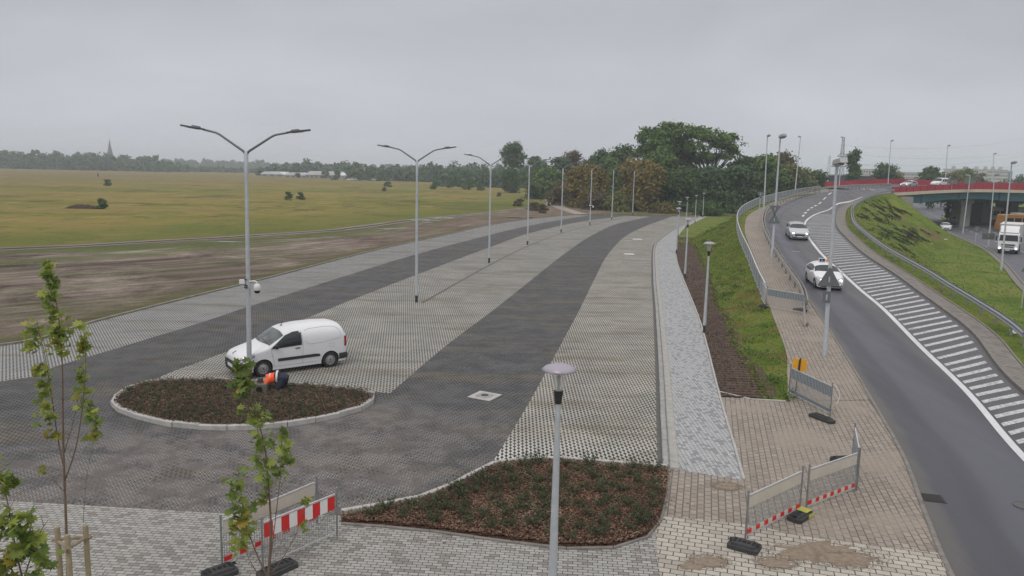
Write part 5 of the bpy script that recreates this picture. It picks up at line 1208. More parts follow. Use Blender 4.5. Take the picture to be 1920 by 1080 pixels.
def worker():
    base=G(519,736); t=thing('person',base,'worker kneeling bent over in orange hi-vis top and navy trousers, beside the cable pit','person',math.radians(4)); t.scale=(1.12,1.12,1.12)
    # x to the right (hips), head to the left into the pit
    V=[(.20,.05,.50),(.0,.03,.50),(-.12,.01,.475),(-.27,-.02,.44),(-.36,-.04,.40),(-.45,-.06,.36),   #0 hips 1 waist 2 chest 3 shoulders 4 neck 5 head
       (.24,-.10,.44),(.02,-.15,.10),(.40,-.14,.06),(.50,-.14,.04),   # near leg: hip, knee, ankle, toe
       (.24,.18,.44),(.03,.24,.10),(.42,.23,.06),(.52,.23,.04),
       (-.26,-.18,.42),(-.33,-.24,.22),(-.46,-.18,.30),(-.52,-.16,.34),
       (-.26,.15,.42),(-.36,.20,.24),(-.48,.14,.30),(-.54,.12,.34),(.33,.05,.44)]
    E_=[(0,1),(1,2),(2,3),(3,4),(4,5),(0,6),(6,7),(7,8),(8,9),(0,10),(10,11),(11,12),(12,13),(3,14),(14,15),(15,16),(16,17),(3,18),(18,19),(19,20),(20,21),(0,22)]
    R_=[(.165,.165),(.15,.15),(.16,.16),(.13,.13),.06,.095,.115,.075,.05,.04,.115,.075,.05,.04,.06,.048,.036,.03,.06,.048,.036,.03,.12]
    RB=[((r_[0]-.035,r_[1]-.035) if hasattr(r_,'__len__') else r_) for r_ in R_]; RB[6]=RB[10]=.075; RB[22]=.07; RB[7]=RB[11]=.055; body=skinned('body',V,E_,RB,SKIN,t)
    def cloth(name,ids,mat,grow,extra=None):
        mp={k:i for i,k in enumerate(ids)}; ed=[(mp[a],mp[b]) for a,b in E_ if a in mp and b in mp]
        rr=[tuple((x+grow) for x in (R_[k] if hasattr(R_[k],'__len__') else (R_[k],R_[k]))) for k in ids]; return skinned(name,[V[k] for k in ids],ed,rr,mat,t)
    cloth('trousers',[0,1,22,6,7,8,10,11,12],NAVYC,.032); 
    cloth('hi_vis_top',[2,1,3,14,15,18,19],ORC,.022)
    cloth('boots',[8,9],simple('boot_leather',(.03,.025,.02),.7),.022); 
    M=Matrix.Translation((.06,.03,.50))@Matrix.Rotation(math.radians(88),4,'Y')
    def band(x,ry,rz_,w,mat,zc=.50,yc=.03,nm='reflective_band'):
        b=MB();n=26;VV=[]
        for i in (-1,1):
            for k in range(n):
                a=2*PI*k/n; VV.append((x+i*w/2,yc+ry*math.cos(a),zc+rz_*math.sin(a)))
        b.add(VV,[(k,(k+1)%n,n+(k+1)%n,n+k) for k in range(n)]); b.build(nm,mat,t,smooth_=True)
    band(.035,.212,.212,.06,REFL,.505,.035); band(-.02,.200,.205,.045,NAVYC,.495,.025,'jacket_hem'); band(-.19,.175,.178,.035,REFL,.455,0)
    b=MB(); b.lathe([(0,.115),(.06,.105),(.105,.05),(.112,0),(.10,-.05)],18,M=Matrix.Translation((-.47,-.06,.37))@Matrix.Rotation(math.radians(-50),4,'Y')); b.build('hair',HAIR,t,smooth_=True)
    # fingers on both hands gripping the rim of the pit
    for (hx,hy,hz) in ((-.52,-.16,.34),(-.54,.12,.34)):
        for k in range(5):
            y=hy+(k-2)*.018; l=[.045,.06,.068,.062,.048][k]; b=MB(); b.tube([(hx,y,hz),(hx-l*.6,y+(0 if k else -.02),hz+.008),(hx-l,y+(0 if k else -.03),hz-.02)],[.010,.009,.007],6); b.build('finger',SKIN,body,smooth_=True)
    return t
worker()
# ================================================================== BRIDGE
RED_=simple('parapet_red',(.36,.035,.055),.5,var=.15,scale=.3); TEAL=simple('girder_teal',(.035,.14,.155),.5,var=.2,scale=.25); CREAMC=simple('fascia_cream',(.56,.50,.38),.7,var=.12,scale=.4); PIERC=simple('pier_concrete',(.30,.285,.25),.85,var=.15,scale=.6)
def bridge():
    N=smooth([YP(1673,361.5,146.3),YP(1710,359.8,149),YP(1740,358,151),YP(1800,355.5,154),YP(1860,355.3,156),YP(1920,356.8,158),YP(2020,360,162),YP(2200,368,172)],60)
    o=N[0].copy(); t=thing('flyover',o,'curved road bridge with red parapets, cream edge and teal girders','bridge'); P=[q-o for q in N]
    b=MB(); b.sweep(P,[(.0,.0),(.0,1.08),(-.12,1.08),(-.12,.0)]); b.build('parapet',RED_,t)
    for q in along(P,2.0): b=MB(); b.box(q+Vector((.0,-.02,.5)),(.06,.08,1.02)); b.build('parapet_post',simple('parapet_dark_red',(.24,.02,.035),.5),t)
    b=MB(); b.sweep(P,[(.10,-.55),(.10,.02),(-.2,.02),(-.2,-.55)]); b.build('fascia',CREAMC,t)
    b=MB(); h=[]
    Q=offset(P,-.9)
    V=[]
    for i,q in enumerate(Q):
        s=i/(len(Q)-1); L0=length(P)*s; dip=.35*math.exp(-((L0-9.5)/4.5)**2)+.30*math.exp(-((L0-33)/5)**2)
        lo=-1.95-dip+(.9*max(0,1-L0/6))
        for z in (-.5,lo,lo,-.5): pass
        d=Q[min(i+1,len(Q)-1)]-Q[max(i-1,0)]; d.z=0; d.normalize(); r=Vector((d.y,-d.x,0))
        V+= [q+r*.0+Vector((0,0,-.5)),q+Vector((0,0,lo)),q-r*.5+Vector((0,0,lo)),q-r*.5+Vector((0,0,-.5))]
    F_=[(i*4+k,(i+1)*4+k,(i+1)*4+(k+1)%4,i*4+(k+1)%4) for i in range(len(Q)-1) for k in range(4)]
    b.add(V,F_); b.build('girder',TEAL,t)
    for k in (1,2): 
        sh=offset([Vector((0,0,0)),Vector((1,0,0))],0); b=MB(); b.add([v+Vector((0,3.2*k,0)) for v in V],F_); b.build('girder',TEAL,t)
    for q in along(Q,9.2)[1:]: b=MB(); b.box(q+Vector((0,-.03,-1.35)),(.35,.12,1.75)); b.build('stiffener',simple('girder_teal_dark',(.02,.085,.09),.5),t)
    # deck surface
    far=[YP(1546,350,190)-o,YP(1590,347.5,190)-o,YP(1644,345,184)-o,YP(1700,345.5,176)-o,YP(1760,348.5,176)-o,YP(1830,351,178)-o,YP(1920,353,182)-o,YP(2100,359,190)-o]
    far=smooth(far,60); nearl=[q-o for q in roadLs if q.y>138]+[q-o for q in N[1:]]
    b=MB(); A=resample([Vector((q.x,q.y,q.z-.05)) for q in nearl],80); B_=resample(far,80); V=list(A)+list(B_); b.add(V,[(i,i+1,i+81,i+80) for i in range(79)]); b.add([v-Vector((0,0,.5)) for v in V],[(i,i+1,i+81,i+80) for i in range(79)]); b.build('deck',ASPHALT,t)
    b=MB(); b.sweep(far,[(.0,.0),(.0,1.15),(.12,1.15),(.12,.0)]); b.build('parapet',RED_,t)
    b=MB(); b.sweep(far,[(.0,-.6),(.0,.0),(.25,.0),(.25,-.6)]); b.build('fascia',CREAMC,t)
    b=MB(); b.sweep(offset(P[:40],-1.3),[(-.02,.5),(.05,.5),(.05,.8),(-.02,.8)]); b.build('inner_rail',RAILM,t)
    # piers
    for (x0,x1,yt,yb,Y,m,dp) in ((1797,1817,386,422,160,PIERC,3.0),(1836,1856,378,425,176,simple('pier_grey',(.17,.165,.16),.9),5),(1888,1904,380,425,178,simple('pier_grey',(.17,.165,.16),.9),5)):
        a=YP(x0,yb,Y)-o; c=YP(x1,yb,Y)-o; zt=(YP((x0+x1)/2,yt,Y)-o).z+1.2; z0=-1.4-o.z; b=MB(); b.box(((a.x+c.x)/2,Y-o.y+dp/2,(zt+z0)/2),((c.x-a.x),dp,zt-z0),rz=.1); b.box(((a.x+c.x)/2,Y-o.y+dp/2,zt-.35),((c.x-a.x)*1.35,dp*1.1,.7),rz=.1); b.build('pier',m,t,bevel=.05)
    b=MB(); b.box((2.6,5.5,-1.7-.6),(2.5,11,3.2),rz=.05); b.build('abutment',PIERC,t)
    # carriageway crossing behind, seen as a dark underside
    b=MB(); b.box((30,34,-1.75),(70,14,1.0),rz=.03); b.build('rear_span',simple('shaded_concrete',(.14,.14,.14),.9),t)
bridge()
ff=[p for p in foots if p.y>112]; strip('ramp_verge',ff,[YP(1478,362,150),YP(1510,358,172),YP(1546,354,188),YP(1590,350.5,188),YP(1644,347.5,182),YP(1700,345.8,175)],40,3,CONC_D,dz=-.08)
# ================================================================== BUILDINGS AND MASTS FAR OFF
def wallmat(name,c): return simple(name,c,.8,var=.08,scale=.05)
def block(name,px0,px1,ptop,pbase,Y,label,col,dep=14,rows=5,cols=12,winc=(.10,.11,.13),cat='apartment block',stair=False,roofc=None,win=True,group=None):
    a=YP(px0,pbase,Y);c=YP(px1,pbase,Y);tp=YP((px0+px1)/2,ptop,Y); W=c.x-a.x; z0=-1.4; H=tp.z-z0
    t=thing(name,Vector(((a.x+c.x)/2,Y+dep/2,z0)),label,cat,0,group); b=MB(); b.box((0,0,H/2),(W,dep,H)); b.build('wall',wallmat(name+'_wall'+str(px0),col),t)
    b=MB(); b.box((0,0,H+.25),(W+.5,dep+.5,.5)); 
    if stair:
        for i in range(3): b.box((-W*.35+W*.35*i,0,H+1.6),(W*.05,4,2.6))
    b.build('roof',wallmat('flat_roof_pale',roofc or (.42,.42,.42)),t)
    if win:
        n=0
        vis0=max(0,H-(rows*2.9))
        for r in range(rows):
            for k in range(cols):
                if n>=96: break
                b=MB(); x=-W/2+W*(k+.5)/cols; b.box((x,-dep/2-.03,H-1.7-2.85*r),(W/cols*.55,.12,1.5)); b.build('window',simple('far_window',winc,.3),t); n+=1
    return t
block('apartment_block',1611,1641,318,345,640,'small beige apartment block left of the dark round tree',(.50,.47,.42),rows=3,cols=6)
block('apartment_block',1686,1729,324,345,700,'low wide pale flats between the two dark round trees',(.50,.46,.43),rows=3,cols=12,stair=False)
block('apartment_block',1730,1780,327,345,760,'low pale flats behind the white van',(.47,.45,.43),rows=3,cols=12)
block('apartment_block',1784,1846,318,345,680,'long pale panel block with stair towers, left one above the bridge',(.52,.50,.49),rows=4,cols=18,stair=True)
block('apartment_block',1848,1888,319,345,650,'pale panel block at the right end of the long row',(.54,.52,.51),rows=4,cols=12,stair=True)
block('apartment_block',1889,1896,322,345,700,'narrow dark tower beside the right panel block',(.22,.22,.24),rows=3,cols=2)
block('apartment_block',1512,1545,325,345,900,'distant pale block behind the small trees left of the mast',(.50,.48,.47),rows=2,cols=8)
dk=block('warehouse',1547,1637,329.5,350,330,'dark navy store hall with a big white letter behind the bridge',(.035,.038,.055),dep=30,cat='warehouse',win=False,roofc=(.07,.07,.09))
o_=YP(1550.5,335.5,329.6); txt('S',3.6,.1,WHB,'letter',dk,Matrix.Translation(o_-dk.location)@Matrix.Rotation(PI/2,4,'X'))
# white halls beyond the meadow
def hall(px0,px1,ptop,pbase,Y,label,rc=(.62,.63,.66),wc=(.35,.36,.37),dep=22,gable=.45,doors=4,cat='hall'):
    a=G(px0,pbase);Y=a.y; a=YP(px0,pbase,Y);c=YP(px1,pbase,Y);tp=YP((px0+px1)/2,ptop,Y); W=c.x-a.x; H=tp.z; t=thing('hall',Vector(((a.x+c.x)/2,Y+dep/2,0)),label,cat)
    b=MB(); b.box((0,0,H*gable/2),(W,dep,H*gable)); b.build('wall',wallmat('hall_wall',wc),t)
    b=MB(); b.prism([(-W/2-.5,H*gable-.05),(W/2+.5,H*gable-.05),(W*.36,H),(-W*.36,H)],-dep/2-.5,dep/2+.5,M=Matrix(((1,0,0,0),(0,0,-1,0),(0,1,0,0),(0,0,0,1)))); b.build('roof',simple('hall_roof',rc,.6,var=.1,scale=.1),t)
    for i in range(doors): b=MB(); b.box((-W/2+W*(i+.5)/doors,-dep/2-.05,H*gable*.42),(W/doors*.45,.12,H*gable*.7)); b.build('door',simple('hall_door',(.12,.13,.15),.6),t)
    return t
hall(534,576,324,332,0,'white hall with a sloping bright roof, left one across the meadow',(.72,.73,.76))
hall(572,640,321.5,333,0,'long pale green roofed hall right behind the bright white one',(.42,.47,.46),doors=8)
hall(489,531,322,330,0,'low grey shed left of the white hall across the meadow',(.30,.31,.33),(.28,.29,.3),doors=3)
hall(683,696,327,334.5,0,'tiny pale house with white walls at the meadow edge',(.45,.33,.3),(.62,.6,.58),doors=2,cat='house',gable=.6,dep=10)
for i,(x,w_) in enumerate([(655,8),(664,6),(701,6),(712,9),(722,7),(728,5)]):
    g=G(x,338.5); t=thing('parked_car',g,['white','grey','pale','silver','white','blue grey'][i]+' car, number '+['one','two','three','four','five','six'][i]+' from the left in the distant row by the tiny house','car',.1*i,'cars parked far across the meadow')
    b=MB(); b.prism([(-2.1,.3),(-2.1,.8),(-1.2,.95),(-.6,1.42),(1.0,1.45),(1.9,.95),(2.1,.85),(2.1,.3)],-.85,.85,M=Matrix(((1,0,0,0),(0,0,-1,0),(0,1,0,0),(0,0,0,1)))); b.build('body',[P_WHITE,P_SILVER][i%2],t,bevel=.08); b=MB(); b.box((.2,-.86,1.15),(1.9,.03,.34)); b.build('window',GLASS,t)
    for xx in (-1.3,1.3): b=MB(); b.lathe([(0,-.1),(.32,-.1),(.32,.1),(0,.1)],12,M=Matrix.Translation((xx,-.8,.32))@Matrix.Rotation(PI/2,4,'X')); b.build('wheel',TYRE,t)
# church spire
def church():
    Y=900; base=YP(207,300,Y); top=YP(206,262,Y); br=YP(207,296,Y); t=thing('church_tower',Vector((base.x,Y,0)),'thin grey church spire above the left woods','church'); zb=YP(206,293,Y).z; zs=YP(206,288,Y).z
    b=MB(); b.box((0,0,zb/2),(6.5,6.5,zb)); b.build('tower',simple('church_stone',(.16,.14,.14),.9),t)
    b=MB(); b.lathe([(4.2,zb),(3.0,zs),(1.6,zs+(top.z-zs)*.45),(.15,top.z)],8); b.build('spire',simple('spire_slate',(.13,.135,.15),.7),t)
    b=MB(); b.tube([(0,0,top.z),(0,0,top.z+1.5)],.15,5); b.build('finial',DARKM,t)
church()
# lattice masts
def mast(px,pt,pb,Y,w0,w1,label,arms=()):
    base=YP(px,pb,Y); z0=-1.4; H=YP(px,pt,Y).z-z0; t=thing('lattice_mast',Vector((base.x,Y,z0)),label,'mast'); n=14; b=MB(); lv=[]
    for i in range(n+1):
        s=i/n; w=w0*(1-s)**1.2+w1; z=H*s; lv.append([Vector((sx*w/2,sy*w/2,z)) for sx,sy in ((-1,-1),(1,-1),(1,1),(-1,1))])
    th=.05*w0/5+.05
    for i in range(n):
        for k in range(4):
            b.beam(lv[i][k],lv[i+1][k],th,th); b.beam(lv[i][k],lv[i+1][(k+1)%4],th*.6,th*.6); b.beam(lv[i+1][k],lv[i+1][(k+1)%4],th*.6,th*.6)
    b.build('lattice',simple('mast_steel',(.15,.155,.17),.6,.3),t)
    for z,l in arms:
        b=MB(); b.beam((-l/2,0,H*z),(l/2,0,H*z),.14,.16); b.beam((-l/2,0,H*z),(0,0,H*(z+.05)),.12,.12); b.beam((l/2,0,H*z),(0,0,H*(z+.05)),.12,.12); b.build('crossarm',simple('mast_steel',(.16,.17,.19)),t)
    return t,H
mt,mH=mast(1575,257,340,230,2.0,.45,'tall lattice power mast between the poplar and the near street light',((.60,6.0),(.74,3.0),(.68,2.5)))
mast(1553,292,330,600,3,.9,'thin distant lattice mast left of the power mast',((.15,8),))
# overhead wires from the mast to the right
wi=0
for (ya,xe,ye) in ((272,1960,252),(286,1960,278),(305,1960,283),(318,1960,300),(300,1960,330)):
    a=YP(1577,ya,230); e=YP(xe,ye,300); b=MB(); P=[]
    for k in range(25):
        s=k/24; p=a.lerp(e,s); p.z-=5.5*4*s*(1-s)*.5; P.append(p-a)
    b.tube(P,.022,4); o=b.build('power_line',simple('wire_dark',(.12,.12,.13),.6)); o.location=a; wi+=1
    tag(o,['topmost','second from the top','third from the top','fourth from the top','lowest'][wi-1]+' overhead wire running right from the lattice mast','wire','overhead wires')
# ================================================================== TREES AND PLANTS
def quads(name,C,N,size,mat,parent=None,aspect=1.5,bend=True,rs=RNG,loc=None):
    """many leaf-sized diamonds; C centres, N normals"""
    n=len(C); A=rs.normal(size=(n,3)); A-=N*np.sum(A*N,axis=1,keepdims=True); A/=np.linalg.norm(A,axis=1,keepdims=True)+1e-9; B=np.cross(N,A)
    s=(size*rs.uniform(.6,1.4,n))[:,None] if np.isscalar(size) else size[:,None]
    k=s/aspect; P=np.empty((n,5,3)); P[:,0]=C-A*s; P[:,1]=C-A*s*.1+B*k; P[:,2]=C+A*s; P[:,3]=C-A*s*.1-B*k*.9; P[:,4]=C+N*s*.25*(1 if bend else 0)
    V=P.reshape(-1,3).astype(np.float32); base=np.arange(n)[:,None]*5
    tri_=np.stack([np.stack([base[:,0]+a,base[:,0]+b,base[:,0]+4],1) for a,b in ((0,1),(1,2),(2,3),(3,0))],1).reshape(-1,3)
    me=bpy.data.meshes.new(name); me.vertices.add(len(V)); me.vertices.foreach_set('co',V.ravel()); me.loops.add(tri_.size); me.loops.foreach_set('vertex_index',tri_.ravel().astype(np.int32))
    me.polygons.add(len(tri_)); me.polygons.foreach_set('loop_start',np.arange(0,tri_.size,3,dtype=np.int32)); me.polygons.foreach_set('loop_total',np.full(len(tri_),3,dtype=np.int32)); me.update(calc_edges=True); me.validate()
    me.materials.append(mat); o=bpy.data.objects.new(name,me); COL.objects.link(o)
    if parent is not None: o.parent=parent
    if loc is not None: o.location=loc
    return o
def crown_pts(lobes,n,seed,clump=.9,perclump=22,fill=.35):
    r=np.random.default_rng(seed); Lb=np.array(lobes,float); a=(Lb[:,3]*Lb[:,5])**1.0; a/=a.sum(); nc=max(4,n//perclump); k=r.choice(len(Lb),nc,p=a)
    d=r.normal(size=(nc,3)); d[:,2]=np.abs(d[:,2])*1.15-.45*r.random(nc); d/=np.linalg.norm(d,axis=1,keepdims=True)
    rad=1-fill*r.random(nc)**1.6; cc=Lb[k,:3]+d*Lb[k,3:6]*rad[:,None]
    idx=r.integers(0,nc,n); C=cc[idx]+r.normal(size=(n,3))*clump*np.array([1,1,.62]); out=(C-Lb[k[idx],:3])/Lb[k[idx],3:6]; out/=np.linalg.norm(out,axis=1,keepdims=True)+1e-9
    N=out*.9+r.normal(size=(n,3))*.75+np.array([0,0,.45]); N/=np.linalg.norm(N,axis=1,keepdims=True); return C,N,cc
BARK=simple('bark',(.075,.062,.05),.95,var=.4,scale=3,bumps=.4)
def gstops(c,spread=.55,warm=None):
    w=warm or (c[0]*1.9,c[1]*1.45,c[2]*1.1); return [(.12,sc(c,.40)),(.35,sc(c,.75)),(.55,c),(.75,sc(c,1.35)),(.95,w)]
LEAF={'dark':leafmat('leaves_dark_green',gstops((.075,.130,.038))),'mid':leafmat('leaves_mid_green',gstops((.115,.19,.045))),'olive':leafmat('leaves_olive',gstops((.17,.19,.05))),'orange':leafmat('leaves_orange_brown',[(.05,(.07,.075,.02)),(.3,(.14,.125,.032)),(.6,(.24,.175,.042)),(.9,(.33,.25,.065))]),
 'yellow':leafmat('leaves_yellow_green',[(.1,(.06,.07,.02)),(.5,(.15,.14,.035)),(.9,(.27,.21,.05))]),'blue':leafmat('leaves_blue_green',gstops((.080,.142,.060))),'rust':leafmat('leaves_rusty',[(.1,(.065,.055,.028)),(.5,(.13,.105,.05)),(.9,(.21,.16,.07))])}
def tree(px,ptop,pbase,Y,hw,kind,label,leaves=3200,low=.12,shape='round',group=None,cat='tree',size=.42,lobes=None,seed=None,z0=None,nl=10,clump=.8,perclump=22,fill=.35,name='broadleaf_tree'):
    global TSEED
    seed=seed or (TSEED:=globals().get('TSEED',100)+1); r=np.random.default_rng(seed)
    if Y is None: base=G(px,pbase); 
    else: base=YP(px,pbase,Y); 
    z0=hg(base.x,base.y) if z0 is None else z0; tp=YP(px,ptop,base.y); H=tp.z-z0; R=hw*base.y/1450.0
    t=thing(name,Vector((base.x,base.y,z0)),label,cat,0,group)
    if lobes is None:
        lobes=[]
        for i in range(nl):
            u=(i+.5)/nl; z=H*(low+(1-low)*u)
            if shape=='round': wz=math.sqrt(max(.05,1-((u-.45)/.62)**2))
            elif shape=='column': wz=(1.0-.62*u)
            elif shape=='cone': wz=1.05-u
            elif shape=='bush': wz=math.sqrt(max(.05,1-(u*.9)**2))
            an=r.uniform(0,2*PI); rr=R*wz*.50*r.uniform(.6,1.1); s_=R*wz*r.uniform(.42,.62); sz=min(H*.22,s_*1.0)
            lobes.append((math.cos(an)*rr,math.sin(an)*rr,min(z,H-sz*.8),s_,s_,max(sz,H*.08)))
        lobes.append((0,0,H*(low+.86*(1-low))-0.0*R,R*.35,R*.35,H*.13))
    leaves=int(leaves*1.35); size*=.85
    C,N,cc=crown_pts(lobes,leaves,seed,clump,perclump,fill); C[:,2]=np.clip(C[:,2],.05,None)
    quads('crown',C.astype(float),N,size,LEAF[kind] if isinstance(kind,str) else kind,t,rs=r)
    b=MB(); tr=max(.08,H*.022); th=H*.62; lean=r.uniform(-.04,.04)*H
    b.tube([(0,0,-.1),(0,0,H*.02),(lean*.4,0,th*.5),(lean,lean*.5,th)],[tr*1.4,tr*1.1,tr*.8,tr*.45],8)
    for lb in lobes[:14]:
        s_=r.uniform(.35,.8); a=Vector((lean*s_*.8,0,th*s_)); e=Vector(lb[:3]); m=a.lerp(e,.55)+Vector((0,0,-.03*H)); b.tube([a,m,e],[tr*.5,tr*.3,tr*.1],5)
    b.build('trunk',BARK,t,smooth_=True)
    return t
# --- tree belt behind the lot, left to right
gb='trees behind the parking lot'
T=tree
T(963,274,352,300,23,'blue','lone tall tree with a broad high crown behind the lamps, left of the wood',3600,.55,size=.55,nl=9,clump=.9)
T(957,318,352,290,15,'dark','dark slim tree growing under the lone tall tree',2600,.03,size=.5,group=gb)
T(1000,296,352,330,26,'blue','hazy green tree just right of the lone tall tree',2600,.1,size=.6,group=gb)
T(1028,318,372,240,38,'mid','wide fresh green tree behind the fourth and fifth lamps',4600,.05,size=.5,group=gb,nl=14)
T(1008,345,366,235,20,'olive','low yellowish shrub tree at the meadow edge by the fourth lamp',1800,.02,size=.45,shape='bush',group=gb)
T(1075,286,372,265,30,'rust','tall thin reddish grey tree behind the orange one',2100,.2,size=.45,group=gb,nl=12,fill=.8)
T(1048,300,372,260,26,'blue','grey green tree left of the reddish thin one',2800,.1,size=.5,group=gb)
T(1052,350,398,190,26,'rust','dark brushy bush where the sandy path starts',2200,.02,size=.35,shape='bush',group=gb)
T(1097,314,402,182,40,'orange','large orange brown tree left of the two autumn trees',6400,.05,size=.42,group=gb,nl=16)
T(1120,365,404,172,24,'rust','low rusty bush under the left orange tree',1600,.02,size=.36,shape='bush',group=gb)
T(1122,287,398,215,22,'dark','dark green tree rising just right of the left orange tree',3200,.1,size=.45,group=gb)
T(1160,276,398,218,36,'dark','dark tree with a ragged top between the two orange trees',4600,.1,size=.46,group=gb,nl=14)
T(1143,300,398,205,30,'mid','mid green tree filling the gap between the two orange trees',3600,.05,size=.45,group=gb)
T(1192,307,404,172,44,'orange','right one of the two orange brown trees, behind the farthest lamp',7400,.04,size=.42,group=gb,nl=18)
T(1160,368,406,168,26,'olive','olive bush at the lot edge between the last two lamps',1700,.02,size=.34,shape='bush',group=gb)
# the old poplar with an open crown, built of separate leaf masses on long limbs
def poplar():
    Y=188; base=YP(1306,400,Y); z0=-.06; k=Y/1450
    def W(px,py,r,rz_=None,dy=0): p=YP(px,py,Y+dy); return (p.x-base.x,dy,p.z-z0,r*k,r*k*.9,(rz_ or r*.62)*1.28*k)
    L_=[W(1222,262,26,18,1),W(1252,252,24,15),W(1240,278,26,16,-2),W(1212,290,22,14,2),W(1282,250,26,14,-1),W(1308,256,24,14,2),W(1330,262,22,14),W(1268,274,22,14,2),W(1300,282,22,13,-2),W(1345,276,20,12,1),W(1362,264,22,12),W(1380,276,15,9,-1),W(1325,300,22,12,1),W(1352,296,16,8,-1),W(1225,306,22,14),W(1300,300,16,9,2),W(1375,290,11,6)]
    t=tree(1306,238,400,Y,95,'mid','biggest tree, old poplar with an open spreading crown above the wood',9500,lobes=L_,size=.40,clump=.55,perclump=30,fill=.55,z0=z0,name='poplar_tree')
    for c in list(t.children):
        if c.name.startswith('trunk'): bpy.data.objects.remove(c)
    b=MB(); tr=1.0; f=Vector((YP(1326,335,Y).x-base.x,0,YP(1326,335,Y).z-z0)); b.tube([(0.5,0,-.1),(.9,0,3),f*.6+Vector((1,0,0)),f],[1.1,.9,.75,.6],9)
    for l in L_:
        e=Vector(l[:3]); m=f.lerp(e,.5)+Vector((0,0,-.6)); b.tube([f,m,e],[.36,.22,.07],6)
        for q in range(3): b.tube([m,m.lerp(e,.6)+Vector((RNG.uniform(-2,2),RNG.uniform(-2,2),RNG.uniform(-.5,1.5))),e+Vector((RNG.uniform(-2,2),RNG.uniform(-1,1),RNG.uniform(-.5,1.5)))],[.12,.07,.03],4)
    b.build('trunk',BARK,t,smooth_=True)
poplar()
T(1232,288,402,182,36,'mid','fresh green round tree below the left side of the old poplar',5600,.05,size=.42,group=gb,nl=15)
T(1270,282,402,192,34,'olive','lighter green tree in front of the old poplar trunk',5000,.08,size=.42,group=gb,nl=14)
T(1285,322,404,172,42,'dark','broad very dark tree behind the farthest path lamps',7600,.02,size=.42,group=gb,nl=18)
T(1225,335,404,176,34,'dark','dark tree right of the right orange tree',5000,.02,size=.42,group=gb,nl=14)
T(1245,385,407,164,22,'yellow','small yellowish bush at the far edge of the lot',1600,.02,size=.28,shape='bush',group=gb)
T(1335,318,404,176,34,'blue','grey green tree right below the old poplar',5200,.03,size=.42,group=gb,nl=14)
T(1322,383,407,158,34,'dark','dark leafy bush at the end of the pale walk',2400,.02,size=.30,shape='bush',group=gb)
T(1375,318,404,170,36,'blue','silvery green willow-like tree behind the curve of the railing',5600,.03,size=.40,group=gb,nl=15)
T(1392,298,402,190,32,'dark','dark green tree behind the leftmost road lamp',4600,.05,size=.45,group=gb,nl=13)
T(1432,296,402,185,32,'mid','leafy tree between the two close road lamps, green',4800,.05,size=.44,group=gb,nl=14)
T(1412,330,402,172,30,'dark','low dark tree behind the upper railing',4200,.03,size=.42,group=gb)
T(1462,289,398,200,23,'rust','thin brownish top rising above the green trees by the road lamps',1700,.3,size=.40,group=gb,fill=.8)
T(1470,312,398,190,30,'olive','olive tree behind the upper guardrail, left',4200,.05,size=.45,group=gb)
T(1502,320,396,205,23,'olive','yellowish green tree behind the upper guardrail, middle',3600,.05,size=.45,group=gb)
T(1526,324,392,215,15,'dark','small dark tree just left of the navy hall',2800,.05,size=.45,group=gb)
T(1490,335,398,190,26,'dark','low dark tree right behind the railing end',3200,.03,size=.42,group=gb)
T(1597,286,350,230,17,'dark','slim poplar standing beside the lattice mast',4200,.05,'column',size=.42,nl=16,clump=.55,name='poplar_tree')
T(1660,311,352,250,22,'dark','round dark tree behind the red parapet, left one',4200,.12,size=.48,nl=12)
T(1682,325,350,262,9,'olive','small thin tree touching the right side of the left round tree',900,.2,size=.4,fill=.8)
T(1744,317,352,260,23,'dark','round dark tree behind the white van, right one',4200,.1,size=.48,nl=12)
T(1790,322,348,275,16,'olive','yellow green tree before the long panel block',1700,.15,size=.5,fill=.7)
T(1806,318,348,285,18,'mid','green tree before the middle of the long panel block',1900,.15,size=.5,fill=.7)
T(1768,328,348,275,12,'rust','thin brownish tree left of the yellow green one',900,.15,size=.42,fill=.8)
T(1836,324,348,300,12,'rust','thin bare brown tree before the panel block windows',700,.2,size=.4,fill=.9)
T(1911,331,350,320,9,'blue','small cone shaped tree at the right edge above the bridge',1100,.05,'cone',size=.45)
for x,y,b_,Y,hw,l in ((1776,376,410,172,7,'dark slim tree seen under the bridge, left'),(1789,374,412,178,5,'dark thin tree seen under the bridge, right of the slim one')): T(x,y,b_,Y,hw,'dark',l,700,.25,'column',size=.26,z0=-1.3,clump=.3)
# bushes on the meadow
gm='bushes on the meadow'
for (x,yt,yb,hw,k,l,n) in ((200,337,348,9.5,'dark','single dark round bush far out on the left meadow',900),(191,374,391,11,'dark','dark bush growing at the right end of the brown heap',1100),(540,360,375,9,'dark','left bush of the pair on the middle meadow',800),(563,361,374,7,'dark','right bush of the pair on the middle meadow',700),(814,343,355,7.5,'dark','small dark bush on the meadow between second and third lamps',700),(727,342,350,9,'dark','flat bush beyond the second lamp on the meadow',600),(720,352,358,4,'rust','tiny brown bush near the second lamp top',300),(610,321,334,8,'blue','dark bush before the pale green roofed hall',600),(560,325,333,5,'blue','dark bush before the bright white hall',400),(865,338,353,12,'blue','bush at the wood edge, left of the third lamp',900),(880,341,356,12,'mid','pale green bush at the wood edge right of the third lamp',900),(845,340,352,10,'blue','grey bush at the wood edge beyond the third lamp',700),(898,345,357,11,'mid','light bush at the wood edge near the third lamp',900),(935,362,368,5,'rust','low brown tuft where the meadow meets the path',300),(1003,380,395,16,'rust','reddish brushy bush by the churned ground',1300),(1018,384,399,11,'rust','brown bush beside the sandy path',900),(975,374,386,16,'rust','dry bush line between meadow and churned ground',900)):
    g=G(x,yb); s_=g.y/1450
    T(x,yt,yb,None,hw,k,l,n,.0,'bush',gm,'bush',size=max(.16,1.1*s_),nl=6,clump=max(.18,1.4*s_),name='bush')
